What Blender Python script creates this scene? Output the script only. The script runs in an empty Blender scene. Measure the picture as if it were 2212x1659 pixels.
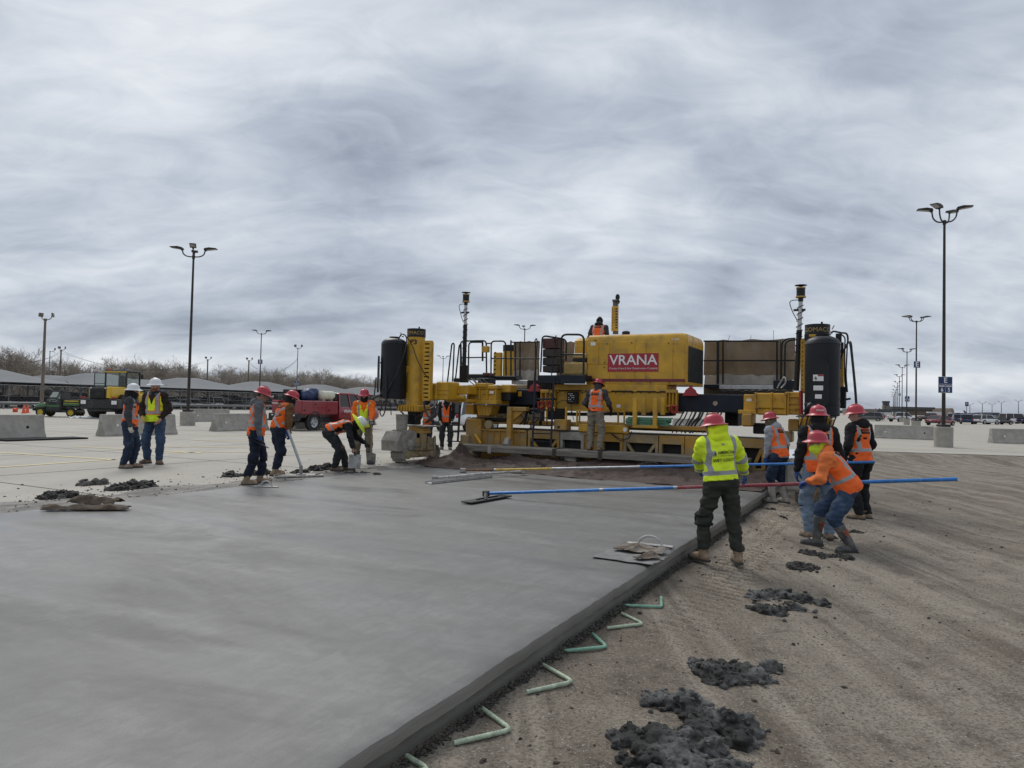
import bpy, math, random
import numpy as np
from mathutils import Matrix, Vector, noise
random.seed(7); RNG = np.random.default_rng(7)
R = math.radians
scn = bpy.context.scene
COL = scn.collection
# ------------------------------------------------------------------ camera
EYE = np.array([0, 0, 1.5])
F_, CX_, CY_ = 1534.0, 1106.0, 829.5            # photo pixels at 2212 x 1659
PITCH = math.atan((1013 / 2560 * 2212 - CY_) / F_); ROLL = math.atan(0.0225)
cam = bpy.data.cameras.new('camera'); camo = bpy.data.objects.new('camera', cam); COL.objects.link(camo)
cam.sensor_width = 36; cam.lens = 36 * F_ / 2212; cam.clip_start = .05; cam.clip_end = 9000
_fw = np.array([0, math.cos(PITCH), math.sin(PITCH)]); _u0 = np.array([0, -math.sin(PITCH), math.cos(PITCH)])
_rt = math.cos(ROLL) * np.array([1., 0, 0]) + math.sin(ROLL) * _u0
_up = -math.sin(ROLL) * np.array([1., 0, 0]) + math.cos(ROLL) * _u0
camo.matrix_world = Matrix(((_rt[0], _up[0], -_fw[0], 0), (_rt[1], _up[1], -_fw[1], 0), (_rt[2], _up[2], -_fw[2], 1.5), (0, 0, 0, 1)))
scn.camera = camo
# ------------------------------------------------------------------ sky, sun, exposure
SUN_EL, SUN_AZ = R(48), R(-25)                  # azimuth from +Y towards +X
w = bpy.data.worlds.new('World'); scn.world = w; w.use_nodes = True
N = w.node_tree.nodes; L = w.node_tree.links; N.clear()
def nd(t, **k):
    n = N.new(t)
    for a, b in k.items(): setattr(n, a, b)
    return n
def mth(op, a, b=None, c=None, clamp=False):
    n = N.new('ShaderNodeMath'); n.operation = op; n.use_clamp = clamp
    for i, x in enumerate((a, b, c)):
        if x is None: continue
        if isinstance(x, (int, float)): n.inputs[i].default_value = x
        else: L.new(x, n.inputs[i])
    return n.outputs[0]
sky = nd('ShaderNodeTexSky', sky_type='NISHITA', sun_disc=False, sun_elevation=SUN_EL, sun_rotation=SUN_AZ)
tc = nd('ShaderNodeTexCoord'); sep = nd('ShaderNodeSeparateXYZ'); L.new(tc.outputs['Generated'], sep.inputs[0])
zz = mth('MAXIMUM', sep.outputs[2], 0.0)
den = mth('ADD', zz, .36)
px = mth('DIVIDE', sep.outputs[0], den); py = mth('DIVIDE', sep.outputs[1], den)
def layer(rot, sx, sy, scale, det, dist, seed, rough=.55):
    cm = nd('ShaderNodeCombineXYZ'); L.new(px, cm.inputs[0]); L.new(py, cm.inputs[1]); cm.inputs[2].default_value = seed
    mp = nd('ShaderNodeMapping'); mp.inputs['Rotation'].default_value = (0, 0, R(rot)); mp.inputs['Scale'].default_value = (sx, sy, 1)
    L.new(cm.outputs[0], mp.inputs[0])
    nz = nd('ShaderNodeTexNoise'); nz.inputs['Scale'].default_value = scale; nz.inputs['Detail'].default_value = det
    nz.inputs['Distortion'].default_value = dist; nz.inputs['Roughness'].default_value = rough
    L.new(mp.outputs[0], nz.inputs['Vector']); return nz.outputs[0]
SKY = dict(big=layer(20, .8, 1., 1.15, 3, .5, 37.3, .5), mid=layer(-24, .75, 1.25, 3.0, 6, .7, 45.1, .5), fine=layer(-30, .7, 1.2, 8, 9, .9, 8.7, .6), wave=layer(12, .45, 1.4, 3.6, 4, .6, 15.7, .5))
def sub5(x): return mth('SUBTRACT', x, .5)
c = mth('ADD', mth('MULTIPLY', sub5(SKY['big']), 1.25), mth('MULTIPLY', sub5(SKY['mid']), .95))
c = mth('ADD', c, mth('MULTIPLY', sub5(SKY['fine']), .55))
c = mth('ADD', c, mth('MULTIPLY', sub5(SKY['wave']), .6))
# lower sky is a little darker (thicker cloud seen edge-on)
low = mth('SUBTRACT', 1.0, mth('MULTIPLY', zz, 3.6), clamp=True)
c = mth('ADD', c, .755)
band = mth('SUBTRACT', 1.0, mth('DIVIDE', mth('ABSOLUTE', mth('SUBTRACT', sep.outputs[2], .040)), .022), clamp=True)
c = mth('ADD', c, mth('MULTIPLY', band, mth('MULTIPLY', SKY['wave'], .45)))
c = mth('SUBTRACT', c, mth('MULTIPLY', low, .24))
rmp = nd('ShaderNodeValToRGB'); L.new(c, rmp.inputs[0])
e = rmp.color_ramp.elements
e[0].position = .02; e[0].color = (.235, .262, .320, 1)
e[1].position = 1.0; e[1].color = (.77, .80, .845, 1)
for p, col in ((.30, (.325, .365, .445, 1)), (.52, (.450, .498, .578, 1)), (.74, (.590, .638, .705, 1))):
    q = rmp.color_ramp.elements.new(p); q.color = col
sc10 = nd('ShaderNodeVectorMath', operation='SCALE'); L.new(rmp.outputs[0], sc10.inputs[0]); sc10.inputs['Scale'].default_value = 10.4
mx = nd('ShaderNodeMix', data_type='RGBA'); mx.inputs[0].default_value = .94
L.new(sky.outputs[0], mx.inputs[6]); L.new(sc10.outputs[0], mx.inputs[7])
bg = nd('ShaderNodeBackground'); bg.inputs[1].default_value = .1; L.new(mx.outputs[2], bg.inputs[0])
wo = nd('ShaderNodeOutputWorld'); L.new(bg.outputs[0], wo.inputs[0])
sl = bpy.data.lights.new('sun', 'SUN'); sl.energy = 1.5; sl.angle = R(24); sl.color = (1, .96, .9)
so = bpy.data.objects.new('sun', sl); COL.objects.link(so)
sd = Vector((math.sin(SUN_AZ) * math.cos(SUN_EL), math.cos(SUN_AZ) * math.cos(SUN_EL), math.sin(SUN_EL)))
so.rotation_euler = sd.to_track_quat('Z', 'Y').to_euler()
vs = scn.view_settings; vs.view_transform = 'Standard'; vs.look = 'None'; vs.exposure = 0; vs.gamma = 1; vs.use_curve_mapping = False
scn.render.engine = 'CYCLES'
# ------------------------------------------------------------------ photo pixel -> place
def ray(u, v): return _fw + _rt * (u - CX_) / F_ - _up * (v - CY_) / F_
def G(u, v, z=0.): d = ray(u, v); return EYE + d * (z - 1.5) / d[2]
def P(u, v, y): d = ray(u, v); return EYE + d * y / d[1]
TH = math.atan(.53); T_ = np.array([math.cos(TH), -math.sin(TH), 0]); D_ = np.array([math.sin(TH), math.cos(TH), 0])
O_ = np.array([1.56, 15.73, 0.])                # paver origin; slab frame: s along T_, w along D_
def loc(p): q = np.array(p) - O_; return np.array([q @ T_, q @ D_, q[2]])
def W(s, w_, z=0.): return O_ + T_ * s + D_ * w_ + np.array([0, 0, z])
def Q(u, v, yp): d = ray(u, v); k = ((O_ - EYE) @ D_ + yp) / (d @ D_); return loc(EYE + d * k)
def Qx(u, v, xp): d = ray(u, v); k = ((O_ - EYE) @ T_ + xp) / (d @ T_); return loc(EYE + d * k)
# ------------------------------------------------------------------ materials
_mats = {}
def M(name, col=(.5, .5, .5), rough=.6, metal=0., var=.12, scale=6., bump=0., bscale=80., dirt=None, spec=.5, coat=0., stretch=None, sub=None):
    if name in _mats: return _mats[name]
    m = bpy.data.materials.new(name); m.use_nodes = True; nt = m.node_tree; n = nt.nodes; l = nt.links
    b = n['Principled BSDF']; b.inputs['Roughness'].default_value = rough; b.inputs['Metallic'].default_value = metal
    b.inputs['Specular IOR Level'].default_value = spec
    if coat: b.inputs['Coat Weight'].default_value = coat; b.inputs['Coat Roughness'].default_value = .15
    t = n.new('ShaderNodeTexCoord'); vec = t.outputs['Object']
    if stretch:
        mp = n.new('ShaderNodeMapping'); mp.inputs['Scale'].default_value = stretch; l.new(vec, mp.inputs[0]); vec = mp.outputs[0]
    def nz(s, d=6, r=.6):
        q = n.new('ShaderNodeTexNoise'); q.inputs['Scale'].default_value = s; q.inputs['Detail'].default_value = d; q.inputs['Roughness'].default_value = r
        l.new(vec, q.inputs['Vector']); return q
    a = nz(scale); rp = n.new('ShaderNodeValToRGB'); l.new(a.outputs[0], rp.inputs[0])
    c = np.array(col); lo = np.clip(c * (1 - var * 1.6), 0, 1); hi = np.clip(c * (1 + var * 1.6), 0, 1)
    rp.color_ramp.elements[0].position = .3; rp.color_ramp.elements[1].position = .7
    rp.color_ramp.elements[0].color = (*lo, 1); rp.color_ramp.elements[1].color = (*hi, 1); out = rp.outputs[0]
    if dirt:
        dcol, amt, dsc = dirt
        q = nz(dsc, 8, .65); r2 = n.new('ShaderNodeValToRGB'); l.new(q.outputs[0], r2.inputs[0])
        r2.color_ramp.elements[0].position = .62 - amt * .35; r2.color_ramp.elements[1].position = .80 - amt * .2
        mxn = n.new('ShaderNodeMix'); mxn.data_type = 'RGBA'; l.new(r2.outputs[0], mxn.inputs[0]); l.new(out, mxn.inputs[6]); mxn.inputs[7].default_value = (*dcol, 1); out = mxn.outputs[2]
        rr = n.new('ShaderNodeMapRange'); l.new(r2.outputs[0], rr.inputs[0]); rr.inputs[3].default_value = rough; rr.inputs[4].default_value = max(rough, .85); l.new(rr.outputs[0], b.inputs['Roughness'])
    l.new(out, b.inputs['Base Color'])
    if bump:
        q = nz(bscale, 5, .6); bp = n.new('ShaderNodeBump'); bp.inputs['Strength'].default_value = bump; bp.inputs['Distance'].default_value = .02
        l.new(q.outputs[0], bp.inputs['Height']); l.new(bp.outputs[0], b.inputs['Normal'])
    _mats[name] = m; return m
# ------------------------------------------------------------------ mesh builder
class B:
    def __init__(s): s.v = []; s.f = []; s.M = None
    def add(s, vs, fs):
        o = len(s.v)
        if s.M is not None: vs = [tuple(s.M @ Vector(p)) for p in vs]
        s.v += [tuple(p) for p in vs]; s.f += [tuple(i + o for i in f) for f in fs]; return s
    def box(s, c, d, bev=0., m=None):
        hx, hy, hz = d[0] / 2, d[1] / 2, d[2] / 2; vs = []; fs = []
        if not bev:
            vs = [(x * hx, y * hy, z * hz) for x in (-1, 1) for y in (-1, 1) for z in (-1, 1)]
            fs = [(0, 1, 3, 2), (4, 6, 7, 5), (0, 4, 5, 1), (2, 3, 7, 6), (0, 2, 6, 4), (1, 5, 7, 3)]
        else:
            b = min(bev, hx * .9, hy * .9, hz * .9)
            idx = {}
            for x in (-1, 1):
                for y in (-1, 1):
                    for z in (-1, 1):
                        for a in range(3):
                            p = [x * (hx - b), y * (hy - b), z * (hz - b)]; p[a] = (x * hx, y * hy, z * hz)[a]
                            idx[(x, y, z, a)] = len(vs); vs.append(tuple(p))
            for a in range(3):
                for sg in (-1, 1):
                    o = [q for q in range(3) if q != a]; ring = []
                    for (i, j) in ((-1, -1), (1, -1), (1, 1), (-1, 1)):
                        k = [0, 0, 0]; k[a] = sg; k[o[0]] = i; k[o[1]] = j; ring.append(idx[(*k, a)])
                    flip = (sg == 1) != (a == 1)
                    fs.append(tuple(ring) if flip else tuple(reversed(ring)))
            for a in range(3):
                o = [q for q in range(3) if q != a]
                for i in (-1, 1):
                    for j in (-1, 1):
                        k0 = [0, 0, 0]; k1 = [0, 0, 0]; k0[a] = -1; k1[a] = 1
                        for k in (k0, k1): k[o[0]] = i; k[o[1]] = j
                        fs.append((idx[(*k0, o[0])], idx[(*k1, o[0])], idx[(*k1, o[1])], idx[(*k0, o[1])]))
            for x in (-1, 1):
                for y in (-1, 1):
                    for z in (-1, 1): fs.append((idx[(x, y, z, 0)], idx[(x, y, z, 1)], idx[(x, y, z, 2)]))
        if m is not None: vs = [tuple(m @ Vector(p)) for p in vs]
        return s.add([(p[0] + c[0], p[1] + c[1], p[2] + c[2]) for p in vs], fs)
    def bb(s, lo, hi, bev=0.):
        return s.box([(a + b) / 2 for a, b in zip(lo, hi)], [abs(b - a) for a, b in zip(lo, hi)], bev)
    def tube(s, pts, r, n=8, cap=True, closed=False):
        pts = [Vector(p) for p in pts]; k = len(pts); rs = r if isinstance(r, (list, tuple)) else [r] * k
        vs = []; fs = []; up = None
        for i, p in enumerate(pts):
            t = (pts[min(i + 1, k - 1)] - pts[max(i - 1, 0)])
            t = t.normalized() if t.length > 1e-9 else Vector((0, 0, 1))
            if up is None: up = t.orthogonal().normalized()
            up = (up - t * up.dot(t)); up = up.normalized() if up.length > 1e-6 else t.orthogonal().normalized()
            sd_ = t.cross(up)
            for j in range(n):
                a = 2 * math.pi * j / n; q = p + (up * math.cos(a) + sd_ * math.sin(a)) * rs[i]; vs.append(tuple(q))
        for i in range(k - 1):
            for j in range(n): fs.append((i * n + j, i * n + (j + 1) % n, (i + 1) * n + (j + 1) % n, (i + 1) * n + j))
        if cap: fs.append(tuple(range(n))[::-1]); fs.append(tuple(range((k - 1) * n, k * n)))
        return s.add(vs, fs)
    def bar(s, a, b, wd, ht, up=(0, 0, 1), bev=0.):
        a = Vector(a); b = Vector(b); y = (b - a); ln = y.length; y.normalize(); x = y.cross(Vector(up)); x = x.normalized() if x.length > 1e-6 else y.orthogonal().normalized(); z = x.cross(y)
        m = Matrix((x, y, z)).transposed(); return s.box((a + b) / 2, (wd, ln, ht), bev, m)
    def lathe(s, prof, n=24, c=(0, 0, 0), axis='z', sx=1., sy=1., cap=True):
        vs = []; fs = []; k = len(prof)
        for (r, z) in prof:
            for j in range(n):
                a = 2 * math.pi * j / n; x, y = r * math.cos(a) * sx, r * math.sin(a) * sy
                vs.append({'z': (x, y, z), 'y': (x, z, -y), 'x': (z, x, y)}[axis])
        for i in range(k - 1):
            for j in range(n): fs.append((i * n + j, i * n + (j + 1) % n, (i + 1) * n + (j + 1) % n, (i + 1) * n + j))
        if cap and prof[0][0] > 1e-6: fs.append(tuple(range(n))[::-1])
        if cap and prof[-1][0] > 1e-6: fs.append(tuple(range((k - 1) * n, k * n)))
        return s.add([(p[0] + c[0], p[1] + c[1], p[2] + c[2]) for p in vs], fs)
    def prism(s, poly, a, b, axis='y'):
        n = len(poly); vs = []
        ar = sum(poly[i][0] * poly[(i + 1) % n][1] - poly[(i + 1) % n][0] * poly[i][1] for i in range(n))
        if (ar < 0) != (axis == 'y'): poly = poly[::-1]
        for k in (a, b):
            for (x, z) in poly: vs.append({'y': (x, k, z), 'x': (k, x, z), 'z': (x, z, k)}[axis])
        fs = [tuple(range(n))[::-1], tuple(range(n, 2 * n))] + [(i, (i + 1) % n, n + (i + 1) % n, n + i) for i in range(n)]
        return s.add(vs, fs)
    def quad(s, *p): return s.add(p, [tuple(range(len(p)))])
    def mesh(s, name):
        me = bpy.data.meshes.new(name); me.from_pydata(s.v, [], s.f); me.update(); return me
    def build(s, name, mat, parent=None, smooth=40, loc=None, rz=0.):
        me = s.mesh(name); me.materials.append(mat)
        if smooth:
            me.polygons.foreach_set('use_smooth', [True] * len(me.polygons)); me.set_sharp_from_angle(angle=R(smooth))
        return link(name, me, parent, loc, rz)
KIDS = {}
def link(name, data, parent=None, loc=None, rz=0.):
    o = bpy.data.objects.new(name, data); COL.objects.link(o)
    if parent: o.parent = parent; KIDS.setdefault(parent.name, []).append(o)
    if loc is not None: o.location = [float(x) for x in loc]
    if rz: o.rotation_euler = (0, 0, rz)
    return o
def tag(o, label=None, cat=None, group=None, kind=None):
    for k, x in (('label', label), ('category', cat), ('group', group), ('kind', kind)):
        if x: o[k] = x
    return o
def thing(name, label, cat, loc=(0, 0, 0), rz=0., group=None):
    return tag(link(name, None, None, loc, rz), label, cat, group)
def dup(o, loc, rz, label, group=None, mats=None):
    def cp(x, par):
        c = x.copy(); COL.objects.link(c); c.parent = par
        if par: KIDS.setdefault(par.name, []).append(c)
        if mats and x.type == 'MESH':
            for i, sl_ in enumerate(c.material_slots):
                if sl_.material and sl_.material.name in mats: sl_.link = 'OBJECT'; sl_.material = mats[sl_.material.name]
        for ch in KIDS.get(x.name, []): cp(ch, c)
        return c
    r = cp(o, None); r.location = [float(x) for x in loc]; r.rotation_euler = (0, 0, rz); r['label'] = label
    if group: r['group'] = group
    return r
def text_mesh(txt, size, depth=.002, bold=0., shear=0., sx=1.):
    cu = bpy.data.curves.new('lettering', 'FONT'); cu.body = txt; cu.size = size; cu.extrude = depth; cu.align_x = 'CENTER'; cu.align_y = 'CENTER'; cu.offset = bold; cu.shear = shear; cu.resolution_u = 3
    o = bpy.data.objects.new('tmp', cu)
    me = bpy.data.meshes.new_from_object(o)
    bpy.data.objects.remove(o); bpy.data.curves.remove(cu)
    if sx != 1.:
        for q in me.vertices: q.co.x *= sx
    return me
def text(name, txt, size, mat, parent, mtx, depth=.002, bold=0., shear=0., sx=1.):
    me = text_mesh(txt, size, depth, bold, shear, sx); me.materials.clear(); me.materials.append(mat); me.transform(mtx)
    return link(name, me, parent)
def frame(o, x, up): # matrix: text lies in the plane of x and up at origin o
    x = Vector(x).normalized(); up = Vector(up); up = (up - x * up.dot(x)).normalized(); z = x.cross(up)
    m = Matrix((x, up, z)).transposed().to_4x4(); m.translation = Vector(o); return m
# ================================================================== ground
from mathutils.geometry import tessellate_polygon
def node_mat(name):
    m = bpy.data.materials.new(name); m.use_nodes = True; _mats[name] = m
    return m, m.node_tree.nodes, m.node_tree.links, m.node_tree.nodes['Principled BSDF']
class NB:
    def __init__(s, name): s.m, s.n, s.l, s.b = node_mat(name); s.tc = s.n.new('ShaderNodeTexCoord')
    def map(s, sc=(1, 1, 1), rz=0., src='Object'):
        mp = s.n.new('ShaderNodeMapping'); mp.inputs['Scale'].default_value = sc; mp.inputs['Rotation'].default_value = (0, 0, rz); s.l.new(s.tc.outputs[src], mp.inputs[0]); return mp.outputs[0]
    def noise(s, vec, sc, det=5, rough=.6, dist=0.):
        q = s.n.new('ShaderNodeTexNoise'); q.inputs['Scale'].default_value = sc; q.inputs['Detail'].default_value = det; q.inputs['Roughness'].default_value = rough; q.inputs['Distortion'].default_value = dist
        s.l.new(vec, q.inputs['Vector']); return q.outputs[0]
    def ramp(s, x, *st):
        r = s.n.new('ShaderNodeValToRGB'); s.l.new(x, r.inputs[0]); e = r.color_ramp.elements
        for i, (p, c) in enumerate(st):
            c = (c, c, c) if isinstance(c, (int, float)) else c
            q = e[i] if i < 2 else e.new(p); q.position = p; q.color = (*c, 1)
        return r.outputs[0]
    def mix(s, f, a, b, mode='MIX'):
        x = s.n.new('ShaderNodeMix'); x.data_type = 'RGBA'; x.blend_type = mode
        for i, q in ((0, f), (6, a), (7, b)):
            if isinstance(q, (int, float)): x.inputs[i].default_value = q if i == 0 else (q, q, q, 1)
            elif isinstance(q, tuple): x.inputs[i].default_value = (*q, 1)
            else: s.l.new(q, x.inputs[i])
        return x.outputs[2]
    def math(s, op, a, b=0., clamp=False):
        x = s.n.new('ShaderNodeMath'); x.operation = op; x.use_clamp = clamp
        for i, q in enumerate((a, b)):
            if isinstance(q, (int, float)): x.inputs[i].default_value = q
            else: s.l.new(q, x.inputs[i])
        return x.outputs[0]
    def bump(s, h, st, dist=.02):
        x = s.n.new('ShaderNodeBump'); x.inputs['Strength'].default_value = st; x.inputs['Distance'].default_value = dist; s.l.new(h, x.inputs['Height']); s.l.new(x.outputs[0], s.b.inputs['Normal'])
    def out(s, col=None, rough=None):
        if col is not None: s.l.new(col, s.b.inputs['Base Color'])
        if rough is not None:
            if isinstance(rough, (int, float)): s.b.inputs['Roughness'].default_value = rough
            else: s.l.new(rough, s.b.inputs['Roughness'])
        return s.m
# --- old car park concrete
nb = NB('lot_concrete'); v = nb.map(rz=TH)
c = nb.ramp(nb.noise(v, .25, 6), (.3, (.385, .355, .30)), (.7, (.475, .443, .380)))
c = nb.mix(nb.ramp(nb.noise(nb.map((1, .12, 1), TH), 1.3, 6), (.45, 0), (.75, .55)), c, (.30, .283, .25))
c = nb.mix(nb.ramp(nb.noise(v, 2.6, 7, .7), (.56, 0), (.74, .6)), c, (.24, .222, .195))
c = nb.mix(nb.ramp(nb.noise(v, 60, 3), (.35, .25), (.65, 0)), c, (.22, .205, .18))
lot_mat = nb.out(c, .82); nb.bump(nb.noise(v, 90, 3), .15, .01)
A_ = W(-3.75, -30); B_ = W(-3.75, 12.)
hole = [(A_[0], A_[1]), (B_[0], B_[1]), (9., 28.35), (14.4, 28.1), (19.6, 27.2), (45, 23.5), (45, -14)]
out_ = [(-2600, -300), (2600, -300), (2600, 3600), (-2600, 3600)]
tri = tessellate_polygon([[Vector((x, y, 0)) for x, y in out_], [Vector((x, y, 0)) for x, y in hole]])
b = B(); pts = [(x, y, 0.) for x, y in out_ + hole]; b.v = pts; b.f = [t if (Vector(pts[t[1]]) - Vector(pts[t[0]])).cross(Vector(pts[t[2]]) - Vector(pts[t[0]])).z > 0 else t[::-1] for t in tri]
lot = tag(b.build('car_park_ground', lot_mat, smooth=0), kind='structure')
b = B(); b.bb((-3.7505, -30, -.3), (-3.75, 12, -.004)); lotedge = b.build('pavement_edge', lot_mat, lot, 0, O_, -TH)
# sawn joints and painted lines lie on the lot as thin strips
jm = M('joint_sealant', (.06, .058, .052), .9, var=.3, scale=1.)
def strip(name, p, q, wd, mat, z=.004):
    p = np.array(p[:2]); q = np.array(q[:2]); d = (q - p); n_ = max(1, int(np.linalg.norm(d) / 6)); d /= np.linalg.norm(d); s_ = np.array([-d[1], d[0]]) * wd / 2
    b = B(); b.quad((*(p - s_), z), (*(q - s_), z), (*(q + s_), z), (*(p + s_), z)); return b.build(name, mat, lot, 0)
for k in range(1, 15):
    s0 = -3.75 - 4.6 * k; strip('expansion_joint', W(s0, -14), W(s0, 120), .03, jm)
for k in range(-2, 20):
    w0 = -8 + 5.2 * k; strip('expansion_joint', W(-3.755, w0), W(-70, w0), .025, jm)
for k in range(5):
    y0 = 30.6 + k * 4.5; strip('expansion_joint', (9 + k, y0), (70, y0 - 4.5 - k), .03, jm)
nb = NB('faded_line_paint'); v = nb.map()
ym = nb.out(nb.mix(nb.ramp(nb.noise(v, 7, 8, .75), (.56, 0), (.68, 1)), (.78, .66, .36), (.42, .385, .32)), .8)
nb = NB('faded_white_paint'); v = nb.map()
wm = nb.out(nb.mix(nb.ramp(nb.noise(v, 6, 8, .75), (.56, 0), (.68, 1)), (.78, .75, .66), (.42, .385, .33)), .8)
for a_, c_, mt in (((-30, 976), (249, 993.5), ym), ((-20, 1011), (249, 993), ym), ((162, 965), (436, 979), ym), ((350, 978.5), (705, 975), ym), ((350, 965), (560, 968), ym),
        ((40, 923), (235, 927), wm), ((100, 936), (215, 939), wm), ((405, 940), (700, 945), ym), ((420, 951), (720, 957), ym), ((415, 927), (560, 929), wm), ((100, 929), (240, 932), wm),
        ((1895, 961), (2212, 972), ym), ((1895, 967), (2020, 972), ym), ((2060, 931), (2212, 935), ym), ((2075, 945), (2140, 947), wm)):
    strip('painted_line', G(*a_), G(*c_), .12, mt, .008)
# --- fresh slab, slip-formed: swept section in the slab frame
nb = NB('fresh_concrete'); v = nb.map()
st = nb.noise(nb.map((.28, 1.3, 1), R(-18)), 1.1, 7, .6, .6); pt = nb.noise(nb.map((.5, 1, 1), R(12)), .55, 5, .55, .8)
c = nb.ramp(nb.math('ADD', nb.math('MULTIPLY', st, .6), nb.math('MULTIPLY', pt, .4)), (.34, (.108, .105, .098)), (.66, (.225, .221, .209)))
c = nb.mix(nb.ramp(nb.noise(nb.map((1, .06, 1)), 26, 4), (.40, .28), (.6, 0)), c, (.115, .113, .107))
c = nb.mix(nb.ramp(nb.noise(v, 130, 3), (.32, .6), (.44, 0)), c, (.085, .084, .08))
c = nb.mix(nb.ramp(nb.noise(nb.map((1, .8, 1), R(30)), 5., 7, .7, .8), (.42, .45), (.58, 0)), c, (.105, .103, .098))
c = nb.mix(nb.ramp(nb.noise(nb.map((.9, 1.4, 1)), 1.4, 6, .65), (.58, 0), (.76, .45)), c, (.26, .258, .25))
r_ = nb.ramp(nb.noise(nb.map((.35, 1.1, 1), R(-10)), .8, 6, .6, .5), (.36, .32), (.60, .66))
slab_mat = nb.out(c, r_); nb.bump(nb.math('ADD', nb.math('MULTIPLY', nb.noise(nb.map((1, .05, 1)), 30, 3), .6), nb.math('ADD', nb.math('MULTIPLY', nb.noise(v, 150, 2), .35), nb.math('MULTIPLY', st, .5))), .28, .006)
nb = NB('slab_side_concrete'); v = nb.map()
c = nb.ramp(nb.noise(nb.map((1, .3, 2)), 4, 6), (.35, (.155, .145, .128)), (.7, (.225, .212, .19)))
side_mat = nb.out(c, .75); nb.bump(nb.noise(nb.map((1, .25, 3)), 40, 4), .35, .01)
b = B(); SLW = np.concatenate([np.arange(-17, -3, .05), np.arange(-3, 1.6, .2)]); top = B(); prev = None
for i, w0 in enumerate(SLW):
    n1 = .016 * noise.noise((w0 * 1.1, 0, 3)) + .008 * noise.noise((w0 * 4.2, 0, 9)); n2 = .008 * noise.noise((w0 * 5, 2, 3)) + .004 * noise.noise((w0 * 16, 7, 1)); n3 = .006 * noise.noise((w0 * 9, 5, 3))
    prof = [(-3.75, .010), (0, .010), (3.2, .010), (3.86 + n1, .007), (3.955 + n1 + n2, .000), (3.985 + n1 + n2, -.012 + n3)]
    sidep = [(3.985 + n1 + n2, -.012 + n3), (3.992 + n1 + n2, -.04), (3.99 + n1 + n2, -.082 + n3), (3.945 + n1 * .5, -.092 + n3), (3.925 + n1 * .5, -.105), (3.93 + n2, -.17), (3.95 + n2, -.30)]
    for bb_, pr in ((top, prof), (b, sidep)):
        k = len(pr); o = len(bb_.v); bb_.v += [(x, w0, z) for x, z in pr]
        if i: bb_.f += [(o - k + j, o - k + j + 1, o + j + 1, o + j) for j in range(k - 1)]
slab = tag(top.build('concrete_slab', slab_mat, None, 50, O_, -TH), kind='structure')
b.build('slab_edge', side_mat, slab, 60)
# --- graded dirt beside the slab
EDGE = [np.array(p) for p in ((-20., 28.3), (9., 28.35), (14.4, 28.1), (19.6, 27.2), (45, 23.5))]
def edge_y(x):
    return np.interp(x, [p[0] for p in EDGE], [p[1] for p in EDGE])
_tabs = {}
def _tab(seed, o):
    if (seed, o) not in _tabs: _tabs[(seed, o)] = np.random.default_rng(seed * 10 + o).random((256, 256))
    return _tabs[(seed, o)]
def vnoise(x, y, f, seed, oct_=4):
    out = np.zeros_like(x, dtype=float); amp = 1.
    for o in range(oct_):
        tab = _tab(seed, o); X = x * f + 31.7 * o + 1000; Y = y * f + 17.3 * o + 1000
        xi = np.floor(X).astype(int); yi = np.floor(Y).astype(int); fx = X - xi; fy = Y - yi; fx = fx * fx * (3 - 2 * fx); fy = fy * fy * (3 - 2 * fy)
        g = lambda a, c_: tab[(xi + a) % 256, (yi + c_) % 256]
        out += amp * ((g(0, 0) * (1 - fx) + g(1, 0) * fx) * (1 - fy) + (g(0, 1) * (1 - fx) + g(1, 1) * fx) * fy - .5); amp *= .5; f *= 2.1
    return out
def trk(w_): return 4.42 - .022 * (w_ + 1.3)      # the track print runs along the slab
def dirt_z(s, w_, fine=True, press_shade=False):
    s = np.asarray(s, float); w_ = np.asarray(w_, float)
    x = O_[0] + T_[0] * s + D_[0] * w_; y = O_[1] + T_[1] * s + D_[1] * w_
    z = -.205 - .05 * np.clip((s - 4.) / 1.5, 0, 1) + .05 * vnoise(x, y, .25, 1, 3) + .022 * vnoise(x, y, 1.3, 2, 3)
    if fine:
        z = z + .014 * vnoise(x, y, 5., 3, 4)
        z = z + .03 * np.maximum(0, vnoise(x * .9, y, 1.1, 8, 3) - .35) * 2
        ruts = vnoise(s * 1.0, w_ * .12, 2.2, 11, 3); z = z + .045 * ruts * np.clip((s - 5.) / 1.5, 0, 1)
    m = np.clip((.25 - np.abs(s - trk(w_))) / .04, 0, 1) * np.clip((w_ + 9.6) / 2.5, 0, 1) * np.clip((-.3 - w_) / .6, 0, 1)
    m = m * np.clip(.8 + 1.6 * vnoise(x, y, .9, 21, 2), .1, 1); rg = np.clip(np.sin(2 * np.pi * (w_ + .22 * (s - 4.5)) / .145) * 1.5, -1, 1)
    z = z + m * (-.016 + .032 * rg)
    if press_shade: return m * rg
    d = edge_y(x) - y
    k = np.clip(1 - d / 2.4, 0, 1); k = k * k * (3 - 2 * k); z = z * (1 - k) + (-.012 + .05 * np.maximum(0, vnoise(x, y, 1.5, 5, 3)) * np.clip(d / .6, 0, 1)) * k
    z = np.where(d < 0, -.02, z); return z
ss = np.concatenate([np.arange(3.6, 8.2, .045), np.arange(8.2, 16, .12), np.arange(16, 46, .6)])
ws = np.concatenate([np.arange(-34, -14.5, .6), np.arange(-14.5, -.5, .036), np.arange(-.5, 9, .1), np.arange(9, 26, .3)])
S_, W_ = np.meshgrid(ss, ws); Z_ = dirt_z(S_, W_); PR_ = dirt_z(S_, W_, press_shade=True)
X_ = O_[0] + T_[0] * S_ + D_[0] * W_; Y_ = O_[1] + T_[1] * S_ + D_[1] * W_
me = bpy.data.meshes.new('dirt_ground'); nv = S_.size; nr, nc = S_.shape
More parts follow.
